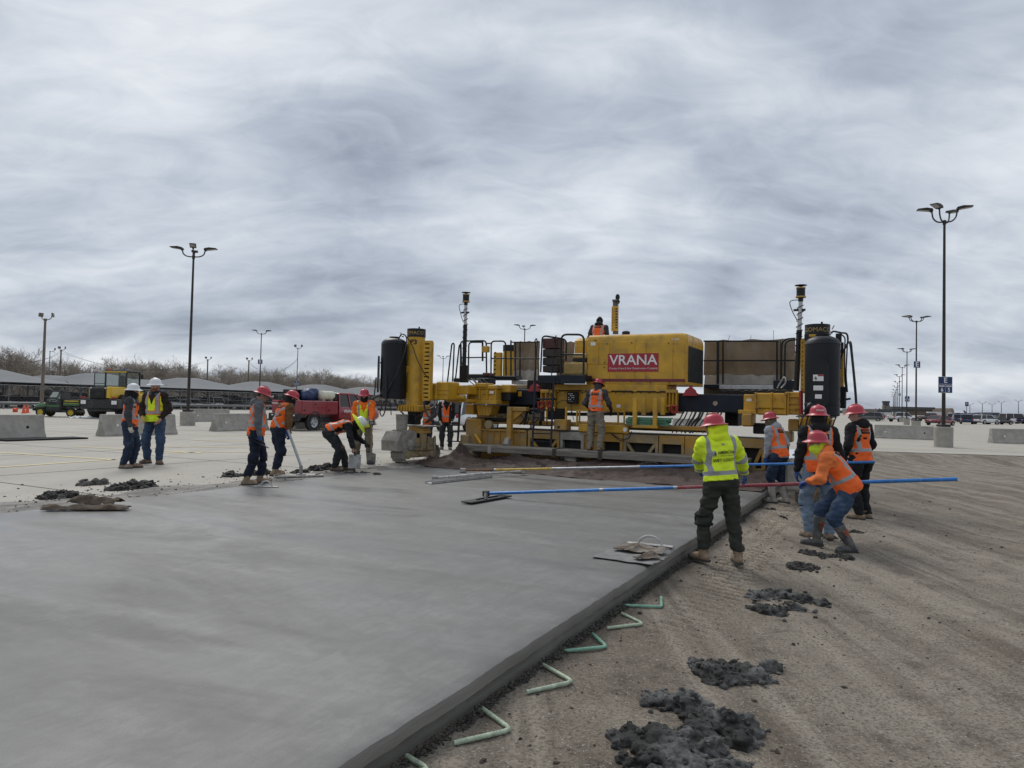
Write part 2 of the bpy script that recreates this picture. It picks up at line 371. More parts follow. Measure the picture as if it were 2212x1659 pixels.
me.vertices.add(nv); me.vertices.foreach_set('co', np.stack([X_, Y_, Z_], -1).astype(np.float32).ravel())
i0 = (np.arange(nr - 1)[:, None] * nc + np.arange(nc - 1)[None]).ravel()
xc = (X_[:-1, :-1] + X_[1:, 1:]).ravel() / 2; yc = (Y_[:-1, :-1] + Y_[1:, 1:]).ravel() / 2
keep = (yc < edge_y(xc) + 1.2) & (xc < 46); i0 = i0[keep]
quads = np.stack([i0, i0 + 1, i0 + nc + 1, i0 + nc], -1).astype(np.int32)
me.loops.add(quads.size); me.polygons.add(len(quads)); me.loops.foreach_set('vertex_index', quads.ravel())
me.polygons.foreach_set('loop_start', np.arange(0, quads.size, 4, dtype=np.int32)); me.update(calc_edges=True)
me.polygons.foreach_set('use_smooth', [True] * len(me.polygons))
at_ = me.attributes.new('press_shade', 'FLOAT', 'POINT'); at_.data.foreach_set('value', PR_.astype(np.float32).ravel())
nb = NB('graded_dirt'); v = nb.map()
c = nb.ramp(nb.noise(v, .7, 6, .65, .3), (.34, (.155, .127, .096)), (.66, (.272, .235, .186)))
c = nb.mix(nb.ramp(nb.noise(nb.map((1, .10, 1), TH), 1.6, 6, .6), (.46, 0), (.66, .7)), c, (.345, .304, .248))
c = nb.mix(nb.ramp(nb.noise(v, 3.2, 7, .75), (.51, 0), (.66, .75)), c, (.092, .076, .060))
c = nb.mix(nb.ramp(nb.noise(nb.map((1, .025, 1), TH), 3.2, 5, .6), (.50, 0), (.62, .6)), c, (.37, .325, .262)); c = nb.mix(nb.ramp(nb.noise(nb.map((1, .03, 1), TH + .04), 4.6, 5, .6), (.54, 0), (.66, .6)), c, (.115, .094, .072))
pa = nb.n.new('ShaderNodeAttribute'); pa.attribute_name = 'press_shade'; c = nb.mix(nb.math('MULTIPLY', pa.outputs['Fac'], .85, True), c, (.40, .345, .275)); c = nb.mix(nb.math('MULTIPLY', pa.outputs['Fac'], -.8, True), c, (.085, .068, .052))  # pressed-soil tan on ridge tops; gap shade and ridge contrast painted into the colour
c = nb.mix(nb.ramp(nb.noise(v, 45, 4, .7), (.36, .75), (.54, 0)), c, (.075, .06, .047))
c = nb.mix(nb.ramp(nb.noise(v, 75, 2, .5), (.62, 0), (.69, .9)), c, (.40, .37, .33))
dirt_mat = nb.out(c, .92); nb.b.inputs['Specular IOR Level'].default_value = .25
nb.bump(nb.math('ADD', nb.math('MULTIPLY', nb.noise(v, 38, 6, .75), .7), nb.math('MULTIPLY', nb.noise(v, 130, 3), .3)), .7, .03)
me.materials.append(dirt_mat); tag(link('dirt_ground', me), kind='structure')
def dirt_at(p):
    q = loc(p); return float(dirt_z(q[0], q[1]))
def GD(u, v_): # pixel -> point on the dirt
    p = G(u, v_, -.25)
    for _ in range(4): p = G(u, v_, dirt_at(p))
    return p
# base beyond and under the paver so nothing is hollow
b = B(); b.quad((-20, -14, -.42), (46, -14, -.42), (46, 29, -.42), (-20, 29, -.42)); tag(b.build('subgrade', M('subgrade_soil', (.13, .105, .085), .95), smooth=0), kind='structure')
# ================================================================== slipform paver (local frame: x across, y forward, z up)
YEL = M('machine_yellow', (.56, .315, .022), .42, var=.12, scale=2.2, dirt=((.28, .19, .075), .34, 4.), bump=.05, bscale=40)
YELD = M('dusty_yellow', (.43, .235, .035), .6, var=.16, scale=3., dirt=((.30, .235, .14), .45, 2.4), bump=.15, bscale=50)
TAN = M('mud_caked_steel', (.33, .245, .125), .8, var=.18, scale=4., dirt=((.35, .31, .245), .45, 3.), bump=.4, bscale=30)
CAKE = M('concrete_caked_steel', (.33, .31, .275), .88, var=.18, scale=5., dirt=((.22, .20, .17), .5, 6.), bump=.6, bscale=25)
NAVY = M('navy_steel', (.007, .011, .022), .5, var=.25, scale=3., dirt=((.035, .036, .04), .2, 4.), spec=.3)
BLK = M('black_paint', (.008, .009, .011), .42, var=.25, scale=4., dirt=((.03, .029, .028), .15, 5.), spec=.35)
BLKT = M('black_tank_paint', (.006, .008, .012), .42, var=.2, scale=2., dirt=((.02, .02, .022), .12, 3.), spec=.32)
RUB = M('black_hose_rubber', (.018, .018, .019), .55, var=.3)
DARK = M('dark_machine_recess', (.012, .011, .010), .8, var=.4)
REDP = M('red_paint', (.34, .018, .025), .4, var=.15, scale=4.)
MAR = M('maroon_vinyl', (.155, .018, .03), .45, var=.1)
SIGNR = M('sign_red', (.36, .014, .028), .4, var=.05)
WHT = M('white_vinyl', (.78, .78, .76), .5, var=.05)
GALV = M('galvanised_steel', (.42, .43, .44), .45, .7, var=.15, scale=8)
GOLD = M('stencil_gold', (.42, .27, .06), .5, var=.1)
BURL = M('burlap', (.25, .185, .12), .95, var=.16, scale=1.4, bump=.6, bscale=140, dirt=((.30, .26, .21), .35, 1.6))
BURLP = M('pale_damp_burlap', (.40, .365, .315), .95, var=.14, scale=2., bump=.6, bscale=140)
BROWN = M('brown_wet_burlap', (.052, .032, .025), .75, var=.22, scale=1.2, bump=.12, bscale=200)
WOOD = M('weathered_plank', (.195, .175, .148), .85, var=.3, scale=3., bump=.5, bscale=18, stretch=(.25, 3, 3), dirt=((.36, .34, .30), .30, 5.))
pav = thing('slipform_paver', 'large yellow slipform concrete paver straddling the fresh slab with VRANA sign', 'paver', O_, -TH)
def C_(cx, cy): return 777.6 + cx * .2917, 587.5 + cy * .2917
def q(cx, cy, y): return Vector(Q(*C_(cx, cy), y))
def pbox(name, x0, y0, x1, y1, yp, dy, mat, parent=pav, bev=.012, smooth=0):
    a, c_ = q(x0, (y0 + y1) / 2, yp), q(x1, (y0 + y1) / 2, yp); t, bo = q((x0 + x1) / 2, y0, yp), q((x0 + x1) / 2, y1, yp)
    b = B(); b.bb((a.x, yp, bo.z), (c_.x, yp + dy, t.z), bev); return b.build(name, mat, parent, smooth)
def pbars(name, segs, wd, ht, mat, parent=pav):
    b = B()
    for a, c_ in segs: b.bar(q(*a), q(*c_), wd, ht)
    return b.build(name, mat, parent, 0)
def bez(pts, n=8):
    pts = [Vector(p) for p in pts]; out = []
    for i in range(len(pts) - 1):
        p0 = pts[max(i - 1, 0)]; p1 = pts[i]; p2 = pts[i + 1]; p3 = pts[min(i + 2, len(pts) - 1)]
        for k in range(n):
            t = k / n; out.append(.5 * ((2 * p1) + (p2 - p0) * t + (2 * p0 - 5 * p1 + 4 * p2 - p3) * t * t + (3 * p1 - p0 - 3 * p2 + p3) * t ** 3))
    return out + [pts[-1]]
def hose(pts, r=.014, mat=RUB, parent=pav, name='hose'):
    b = B(); b.tube(bez([q(*p) for p in pts], 6), r, 6); return b.build(name, mat, parent, 60)
def rail(pts, r=.022, mat=BLK, parent=pav, name='rail', round_=0):
    b = B(); P_ = [q(*p) for p in pts]
    if round_:
        o = [P_[0]]
        for i in range(1, len(P_) - 1):
            a = (P_[i - 1] - P_[i]); c_ = (P_[i + 1] - P_[i]); k = min(round_, a.length * .5, c_.length * .5); a = P_[i] + a.normalized() * k; c_ = P_[i] + c_.normalized() * k
            o += [a.lerp(P_[i], t).lerp(P_[i].lerp(c_, t), t) for t in (0, .25, .5, .75, 1)]
        P_ = o + [P_[-1]]
    b.tube(P_, r, 8); return b.build(name, mat, parent, 60)
def stext(txt, cx, cy, yp, hpx, mat, parent, bold=0., sx=1., off=.006, shear=0.):
    p = q(cx, cy, yp); h = (q(cx, cy - hpx / 2, yp).z - q(cx, cy + hpx / 2, yp).z)
    return text('lettering', txt, h * 1.4, mat, parent, frame((p.x, p.y - off, p.z), (1, 0, 0), (0, 0, 1)), .001, bold, shear, sx)
def cyl_text(txt, cx, cy, rad, z, size, ang, mat, parent, sx=1., bold=0.):
    me = text_mesh(txt, size, .0, bold, 0., sx); me.materials.clear(); me.materials.append(mat)
    for v_ in me.vertices:
        a = ang + v_.co.x / rad; zc = v_.co.y; v_.co = (cx + (rad + .003) * math.sin(a), cy - (rad + .003) * math.cos(a), z + zc)
    return link('lettering', me, parent)
# ---- main beam, deck, housing --------------------------------------
YB = 1.95
pbox('main_beam', 1445, 886, 2350, 1037, YB, .7, YEL, bev=.02)
pbox('deck_beam', 1432, 832, 2272, 884, YB - .02, .9, YEL, bev=.015)
for x in (1445, 1640, 1830, 2020, 2190): pbox('deck_shim', x, 876, x + 28, 888, YB - .05, .1, YEL)
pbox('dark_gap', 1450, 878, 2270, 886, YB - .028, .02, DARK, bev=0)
pbox('cross_beam', 1010, 868, 1315, 985, YB + .1, .5, NAVY, bev=.02)
pbox('cross_beam', 2345, 905, 2842, 1040, YB + .1, .5, NAVY, bev=.02)
p = q(2632, 973, YB + .1); b = B(); b.lathe([(.0, -.02), (.055, -.02), (.055, .02)], 16, p, 'y'); b.build('pivot_pin', TAN, pav)
# housing
hl, hr = q(1675, 640, YB).x, q(2418, 640, YB).x; ht, hb = q(2050, 457, YB).z, q(2050, 832, YB).z
hd = Qx(*C_(2545, 690), hr)[1] - YB
hous = B(); bv = .13; prof = [(YB, hb), (YB, ht - bv)] + [(YB + bv - bv * math.cos(a), ht - bv + bv * math.sin(a)) for a in (R(22), R(45), R(68), R(90))] + [(YB + hd - bv + bv * math.sin(a), ht - bv + bv * math.cos(a)) for a in (R(0), R(30), R(60), R(90))] + [(YB + hd, hb)]
n_ = len(prof); xs = [(hl, .05), (hl + .05, 0), (hr - .14, 0), (hr - .04, .02), (hr, .09)]; yc_, zc_ = YB + hd / 2, (ht + hb) / 2
for i, (x, ins) in enumerate(xs):
    o = len(hous.v)
    for (y, z) in prof: hous.v.append((x, yc_ + (y - yc_) * (1 - ins * 1.1 / hd), (z if z <= hb + .01 else z - ins)))
    if i: hous.f += [(o - n_ + j, o + j, o + (j + 1) % n_, o - n_ + (j + 1) % n_) for j in range(n_)]
hous.f += [tuple(range(n_)), tuple(range(len(hous.v) - n_, len(hous.v)))[::-1]]
housing = hous.build('engine_housing', YEL, pav, 35)
for (x0, x1, y0, y1) in ((1682, 1766, 520, 684), (1682, 1848, 690, 822), (1770, 1848, 520, 684), (1852, 2035, 520, 822), (2039, 2116, 520, 822), (2120, 2316, 520, 822), (2320, 2404, 520, 822)):
    pbox('panel', x0 + .8, y0, x1 - .8, y1, YB - .012, .02, YEL, housing, bev=.006)
for (x, y) in ((1742, 503), (1812, 668), (1808, 700), (1830, 528), (2012, 520), (2285, 522), (1808, 812), (2008, 806), (2150, 815), (2290, 815)):
    b = B(); p = q(x, y + 4, YB - .018); b.lathe([(.014, -.012), (.014, .012)], 10, p, 'y'); b.build('panel_latch', BLK, housing)
pbox('warning_label', 1708, 520, 1744, 545, YB - .018, .004, WHT, housing, bev=0)
pbox('stripe', 1676, 791, 2408, 813, YB - .018, .02, MAR, housing, bev=0)
sg = pbox('company_sign', 1835, 603, 2210, 738, YB - .022, .008, SIGNR, housing, bev=0)
stext('VRANA', 2022, 655, YB - .022, 74, WHT, sg, .004, 1.06, .004)
stext('Charles Vrana & Son Construction Company', 2022, 714, YB - .022, 14, WHT, sg, .0, 1.04, .004)
stext('21448', 2336, 499, YB - .012, 17, WHT, housing, 0, 1., .006)
b = B(); p = q(1970, 452, YB + .5); b.lathe([(.10, -.04), (.10, .03), (.06, .05), (0, .05)], 14, p); b.build('filler_cap', BLK, housing)
# radiator grille on the housing end
z0, z1 = q(2430, 812, YB).z, q(2430, 540, YB).z; g0, g1 = YB + .16, YB + hd - .14
b = B(); b.bb((hr - .03, g0, z0), (hr + .008, g1, z1), .01); gr = b.build('radiator_grille', DARK, pav, 0)
nS = 34
GRM = M('grille_bars', (.05, .055, .055), .5, .3, var=.2)
for k in range(nS):
    y = g0 + (g1 - g0) * (k + .5) / nS; b = B(); b.bb((hr, y - .009, z0 + .02), (hr + .02, y + .009, z1 - .02)); b.build('grille_bar', GRM, gr, 0)
# second housing, console, platform
pbox('rear_housing', 1580, 487, 1690, 780, YB + 1.1, .8, YEL, bev=.08, smooth=40)
pbox('housing_door', 1592, 545, 1676, 600, YB + 1.09, .02, YEL, bev=.008)
DEC = M('beige_console', (.46, .32, .11), .5, var=.1)
cons = pbox('operator_console', 1505, 668, 1672, 762, YB - .1, .6, DEC, bev=.03, smooth=40)
for k in range(8): pbox('louvre', 1512, 683 + k * 9, 1640, 687 + k * 9, YB - .112, .02, DEC, cons, bev=.004)
pbox('console_top', 1572, 600, 1678, 640, YB - .05, .5, DEC, bev=.03, smooth=40)
pbox('console_band', 1574, 640, 1674, 662, YB - .06, .5, BLK, bev=.005)
b = B(); p = q(1468, 640, YB); b.lathe([(0, -.02), (.10, -.02), (.13, 0), (.10, .02), (0, .02)], 16, p, 'x', 1, 1.6); b.build('mirror', M('mirror_back', (.55, .52, .42), .4), pav)
pbox('operator_platform', 1315, 764, 1670, 802, YB - .45, 1.0, NAVY, bev=.012)
pbox('platform_side', 1478, 762, 1668, 828, YB - .47, .04, NAVY, bev=.01)
pbox('platform_side', 1330, 800, 1478, 826, YB - .47, .04, NAVY, bev=.01)
CRATE = M('dark_red_panel', (.07, .018, .016), .6, var=.4, scale=3.); CRB = M('dark_brown_panel', (.030, .022, .018), .6, var=.4, scale=3.)
for k, (y0, y1) in enumerate(((490, 566), (570, 628), (633, 690), (694, 742))): pbox('stacked_case', 1352, y0, 1462, y1, YB - .2, .45, CRATE if k == 0 else CRB, bev=.015)
rail([(1338, 742, YB - .25), (1350, 470, YB - .25), (1530, 500, YB - .1), (1525, 660, YB - .1)], .022, round_=.12)
rail([(1486, 760, YB - .43), (1490, 462, YB - .43), (1660, 464, YB - .43), (1655, 758, YB - .43)], .026, round_=.16)
rail([(1486, 610, YB - .43), (1657, 612, YB - .43)], .02)
rail([(1440, 520, YB - .3), (1452, 470, YB - .3), (1408, 860, YB - .45), (1395, 900, YB - .45), (1440, 935, YB - .5)], .014)
rail([(1292, 520, YB - .3), (1306, 488, YB - .3), (1314, 520, YB - .3), (1290, 800, YB - .4)], .014, round_=.04)
# access ladder down to the plank
lad = pbox('ladder_bracket', 1300, 935, 1450, 948, YB - .5, .06, NAVY, bev=.004)
for a, c_ in (((1298, 770, YB - .45), (1276, 1320, YB - .75)), ((1436, 770, YB - .45), (1412, 1335, YB - .75))): pbars('ladder_stile', [(a, c_)], .045, .03, NAVY, lad)
for k in range(6):
    y = 1020 + k * 58; x = 1288 - (y - 1020) * .04; pbars('rung', [((x, y, YB - .6 - k * .025), (x + 140, y + 4, YB - .6 - k * .025))], .05, .025, NAVY, lad)
# ---- brackets, shackles, control box -------------------------------
for (x0, x1) in ((2262, 2345), (1335, 1445)):
    br = pbox('beam_bracket', x0, 872, x1, 896, YB - .12, .14, YEL, bev=.01)
    for x in np.linspace(x0 + 4, x1 - 4, 4): pbox('bracket_rib', x - 4, 896, x + 4, 1030, YB - .11, .12, YEL, br, bev=.005)
    pbox('bracket_foot', x0, 985, x1, 1000, YB - .12, .1, YEL, br, bev=.005)
def shackle(cx, cy, yp, r=22):
    b = B(); pts = [(cx - r * .7, cy - r * 1.5, yp)] + [(cx - r * math.cos(a), cy + r * math.sin(a), yp) for a in np.linspace(0, math.pi, 9)] + [(cx + r * .7, cy - r * 1.5, yp)]
    b.tube([q(*p) for p in pts], .03, 8); b.tube([q(cx - r * 1.3, cy - r * 1.3, yp), q(cx + r * 1.3, cy - r * 1.3, yp)], .022, 8); b.build('shackle', REDP, pav, 60)
shackle(2326, 1022, YB - .15); shackle(1340, 990, YB - .15, 20); shackle(1405, 985, YB - .15, 18)
def redhook(x0, x1, yb):
    b = B(); a, c_ = q(x0, yb, YB - .1), q(x1, yb, YB - .1); w_ = c_.x - a.x; h = w_ * .75
    b.prism([(a.x, a.z), (c_.x, a.z), (c_.x, a.z + .05), (c_.x - .04, a.z + .08), (c_.x - .06, a.z + h * .55), (a.x + w_ * .58, a.z + h * .8), (a.x + w_ * .58, a.z + h), (a.x + w_ * .45, a.z + h), (a.x + w_ * .45, a.z + h * .8), (a.x + .06, a.z + h * .55), (a.x + .04, a.z + .08), (a.x, a.z + .05)], YB - .1, YB + .06)
    b.build('lifting_plate', REDP, pav, 0)
redhook(2390, 2494, 916); redhook(1244, 1330, 884)
cb = pbox('control_box', 1532, 888, 1606, 976, YB - .16, .14, BLK, bev=.012)
pbox('control_panel', 1538, 894, 1592, 970, YB - .168, .012, DARK, cb, bev=0)
for i in range(4):
    for j in range(5):
        if (i * 3 + j) % 4 != 1: pbox('control_mark', 1543 + i * 12, 899 + j * 14, 1549 + i * 12, 905 + j * 14, YB - .174, .008, WHT, cb, bev=0)
pbox('sticker', 1900, 982, 1930, 1004, YB - .006, .004, WHT, bev=0)
for x in range(1470, 2260, 46): b = B(); b.lathe([(.018, -.014), (.018, .014)], 6, q(x, 1026, YB - .008), 'y'); b.build('bolt', YELD, pav, 0)
for x in range(1460, 2250, 62): b = B(); b.lathe([(.014, -.012), (.014, .012)], 6, q(x, 896, YB - .006), 'y'); b.build('bolt', BLK, pav, 0)
for (y0, r_) in ((1040, .018), (1048, .013), (1056, .016)): hose([(1400, y0, YB - .03), (1620, y0 + 6, YB - .05), (1900, y0 + 2, YB - .04), (2250, y0 + 8, YB - .03), (2340, y0 + 2, YB)], r_)
for x in (1440, 1560, 1700, 1850, 2000, 2150, 2290): pbox('hose_clip', x, 1034, x + 8, 1066, YB - .08, .07, BLK, bev=.004)
# ---- left arm ------------------------------------------------------
pbox('arm_box', 515, 822, 566, 948, .30, .55, YEL, bev=.03); pbox('arm_box', 560, 812, 645, 950, .35, .6, YEL, bev=.03)
pbox('arm_rib', 518, 868, 645, 876, .33, .1, YEL); pbox('arm_rib', 518, 902, 640, 908, .33, .1, YEL)
pbox('arm_link', 630, 838, 800, 906, .85, .6, YEL, bev=.02); pbox('arm_link', 640, 940, 800, 965, .9, .6, YEL, bev=.02)
b = B(); b.tube([q(625, 930, .8), q(775, 930, .85)], .06, 12); b.build('hydraulic_cylinder', YEL, pav)
pbox('arm_knuckle', 790, 866, 1015, 978, 1.35, .7, YEL, bev=.02); pbox('arm_cap', 792, 836, 1018, 868, 1.3, .75, YEL, bev=.02)
for x in (800, 880, 935, 1000): pbox('arm_web', x, 868, x + 8, 945, 1.3, .08, YEL, bev=.004)
pbox('arm_flange', 905, 950, 1010, 978, 1.28, .3, YEL, bev=.01); pbox('arm_flange', 905, 900, 960, 906, 1.3, .2, YEL, bev=.004)
pbox('hatch_lid', 850, 822, 935, 852, 1.25, .4, YEL, bev=.015)
for k in range(6): pbox('arm_bolt_bar', 800 + k * 14, 836, 806 + k * 14, 850, 1.28, .5, YELD, bev=.003)
pbox('warning_label', 960, 882, 990, 900, 1.292, .004, WHT, bev=0); pbox('warning_label', 632, 878, 656, 892, .842, .004, WHT, bev=0)
pbox('battery_lid', 1040, 834, 1116, 892, 1.55, .35, YEL, bev=.02); pbox('battery_box', 1042, 896, 1112, 955, 1.56, .3, BLK, bev=.02); pbox('yellow_tag', 1170, 886, 1196, 922, YB + .08, .02, YEL, bev=.004)
# ---- right arm -----------------------------------------------------
pbox('arm_box', 2840, 906, 2935, 1030, 1.45, .6, YEL, bev=.02); pbox('arm_box', 2925, 896, 3165, 1012, 1.0, .6, YEL, bev=.02)
pbox('arm_box', 3145, 888, 3262, 1058, .75, .6, YEL, bev=.02); pbox('arm_gusset', 2935, 1010, 3160, 1060, 1.02, .5, YEL, bev=.03)
for x in (2922, 3040, 3146, 3166): pbox('arm_web', x, 890, x + 10, 1058, .95 if x < 3100 else .70, .1, YEL, bev=.004)
for y in (920, 968, 1005): pbox('arm_rib', 3165, y, 3260, y + 8, .70, .1, YEL, bev=.004)
pbox('arm_foot', 2800, 1022, 2935, 1050, 1.3, .6, YEL, bev=.01); pbox('arm_foot', 2825, 1048, 2905, 1145, 1.25, .5, YELD, bev=.03)
pbox('warning_label', 2862, 938, 2900, 958, 1.442, .004, WHT, bev=0)
for (x, y) in ((2925, 912), (2925, 1005), (2950, 1000), (3070, 940), (3215, 1015), (3150, 905), (2930, 960)):
    b = B(); b.lathe([(.03, -.02), (.03, .02)], 6, q(x, y, .93 if x < 3100 else .69), 'y'); b.build('bolt', YELD, pav, 0)
b = B(); b.tube([q(3265, 880, .55), q(3268, 1055, .55)], .035, 10); b.build('red_pipe', REDP, pav)
# ---- legs: cylinder, ladder plate, water tank, track ----------------
def leg(cx, y, zt, zb, side):
    rt = .225; b = B(); b.lathe([(rt, zb), (rt, zt)], 28, (cx, y, 0)); lg = b.build('leg_column', YEL, pav, 40)
    b = B(); b.lathe([(rt + .012, zt), (rt + .012, zt + .21), (rt - .02, zt + .215), (0, zt + .2)], 28, (cx, y, 0)); cp = b.build('leg_cap', BLK, lg, 40)
    b = B(); b.tube([(cx + .08, y, zt + .2), (cx + .08, y, zt + .27)], .02, 8); b.build('cap_bolt', BLK, lg)
    cyl_text('GOMACO', cx, y, rt + .012, zt + .095, .12, R(14 if side < 0 else 5), GOLD, cp, 1.05)
    if side < 0: cyl_text('P3', cx, y, rt, zt - .14, .17, R(18), BLK, lg, 1.1, .006)
    b = B(); b.bb((cx - .30, y - .28, zb - .17), (cx + .30, y + .28, zb), .03); b.build('leg_flange', YEL, lg, 0)
    for k in range(7): b = B(); b.bb((cx - .29 + k * .085, y - .31, zb - .15), (cx - .25 + k * .085, y - .275, zb - .02)); b.build('flange_tooth', YEL, lg, 0)
    b = B(); b.bb((cx - .13, y - .13, zb - .50), (cx + .13, y + .13, zb - .15), .02); b.build('inner_tube', BLK, lg, 0)
    return lg
zt, zb = q(410, 485, .2).z, q(410, 985, .2).z; LX = q(412, 700, .2).x
legL = leg(LX, .2, zt, zb, -1)
def ladder_plate(x0, x1, y, z0, z1, n, parent, dy=.12):
    b = B(); b.bb((x0, y, z0), (x0 + .03, y + dy, z1), .004); b.bb((x1 - .05, y, z0), (x1, y + dy, z1), .004); lp = b.build('ladder_plate', YEL, parent, 0)
    b = B(); b.bb((x0 + .005, y + dy * .8, z0), (x1 - .005, y + dy, z1)); b.build('plate_back', DARK, lp, 0)
    for k in range(n + 1):
        z = z0 + (z1 - z0) * k / n; b = B(); b.bb((x0 + .01, y + .004, z - .035), (x1 - .01, y + dy * .9, z + .035), .004); b.build('plate_rung', YEL, lp, 0)
ladder_plate(q(466, 730, .05).x, q(522, 730, .05).x, .05, q(495, 943, .05).z, q(495, 518, .05).z, 14, legL)
for (y0, y1) in ((695, 746), (895, 946)): pbox('tank_bracket', 340, y0, 386, y1, -.02, .2, YEL, legL, bev=.008)
def tank(cx, y, zt, zb, ang, rt=.325):
    h = .16; pr = [(0, zb), (rt - .02, zb), (rt, zb + .02), (rt, zb + .20), (rt + .006, zb + .205), (rt + .006, zb + .235), (rt, zb + .24), (rt, zt - h - .02), (rt + .006, zt - h - .015), (rt, zt - h)]
    pr += [(rt * math.cos(a), zt - h + h * math.sin(a)) for a in (R(20), R(40), R(60), R(75))] + [(.13, zt), (.13, zt + .02), (0, zt + .02)]
    b = B(); b.lathe(pr, 36, (cx, y, 0)); tk = b.build('water_tank', BLKT, pav, 40)
    zc = (zb + zt) / 2 - .16; W2, H2 = .165, .46
    ou = [(-W2, -H2 * .78), (-W2 * .6, -H2), (W2 * .6, -H2), (W2, -H2 * .78), (W2, H2 * .72), (W2 * .6, H2), (-W2 * .6, H2), (-W2, H2 * .72)]
    Mx = Matrix.Translation((cx, y, zc)) @ Matrix.Rotation(ang, 4, 'Z') @ Matrix.Translation((0, -rt - .05, 0))
    b = B(); b.M = Mx; b.prism(ou, -.015, .015, 'y'); sh = b.build('tank_shield', BLK, tk, 0)
    for (zz_, w_, h_) in ((.10, .14, .12), (-.09, .13, .09), (-.25, .09, .08)):
        b = B(); b.M = Mx; b.bb((-w_ * .75, -.02, zz_ - h_ / 2), (w_ * .55, -.017, zz_ + h_ / 2)); b.build('label', WHT, sh, 0)
    b = B(); b.M = Mx; b.bb((-.02, -.024, .132), (.077, -.0215, .158)); b.build('label_stripe', REDP, sh, 0)
    b = B(); b.M = Mx
    b.tube([(-.07, -.023, .12), (-.045, -.023, .09), (-.06, -.023, .06)], .008, 5); b.tube([(-.085, -.023, .085), (-.045, -.023, .1)], .006, 5); b.build('label_mark', BLK, sh, 0)
    return tk
tkL = tank(q(250, 700, -.15).x, -.15, q(250, 487, -.15).z, q(250, 940, -.15).z, R(-57))
hose([(285, 500, -.45), (310, 460, -.4), (345, 490, -.4), (330, 600, -.5), (270, 760, -.5), (205, 880, -.5), (195, 960, -.45)], .016, parent=tkL)
hose([(345, 480, -.3), (385, 540, -.1), (420, 640, -.1), (470, 740, -.1), (520, 800, .1)], .012, parent=legL)
hose([(152, 670, -.3), (185, 720, -.45), (195, 830, -.5), (192, 960, -.5), (185, 1030, -.45), (165, 1068, -.4), (148, 1040, -.35), (165, 990, -.35), (205, 930, -.4)], .016, parent=tkL)
hose([(120, 780, -.2), (112, 860, -.2), (100, 970, -.2)], .016, parent=tkL)
hose([(155, 915, -.45), (125, 922, -.45), (98, 935, -.4), (85, 965, -.35)], .035, parent=tkL)
hose([(300, 450, -.3), (308, 470, -.35), (320, 478, -.4)], .02, GALV, tkL, 'valve')
hose([(470, 960, .1), (480, 1010, .05), (510, 1070, .0), (545, 1060, .1), (575, 980, .3)], .014); hose([(480, 960, .1), (485, 1030, .0), (520, 1090, .0), (550, 1060, .1), (570, 975, .3)], .012)
hose([(420, 1075, .1), (480, 1030, .2), (545, 1000, .4), (575, 965, .5)], .016); hose([(255, 945, .1), (285, 1010, .1), (330, 1060, .1)], .02); hose([(222, 945, 0), (228, 1020, 0), (232, 1060, 0)], .012)
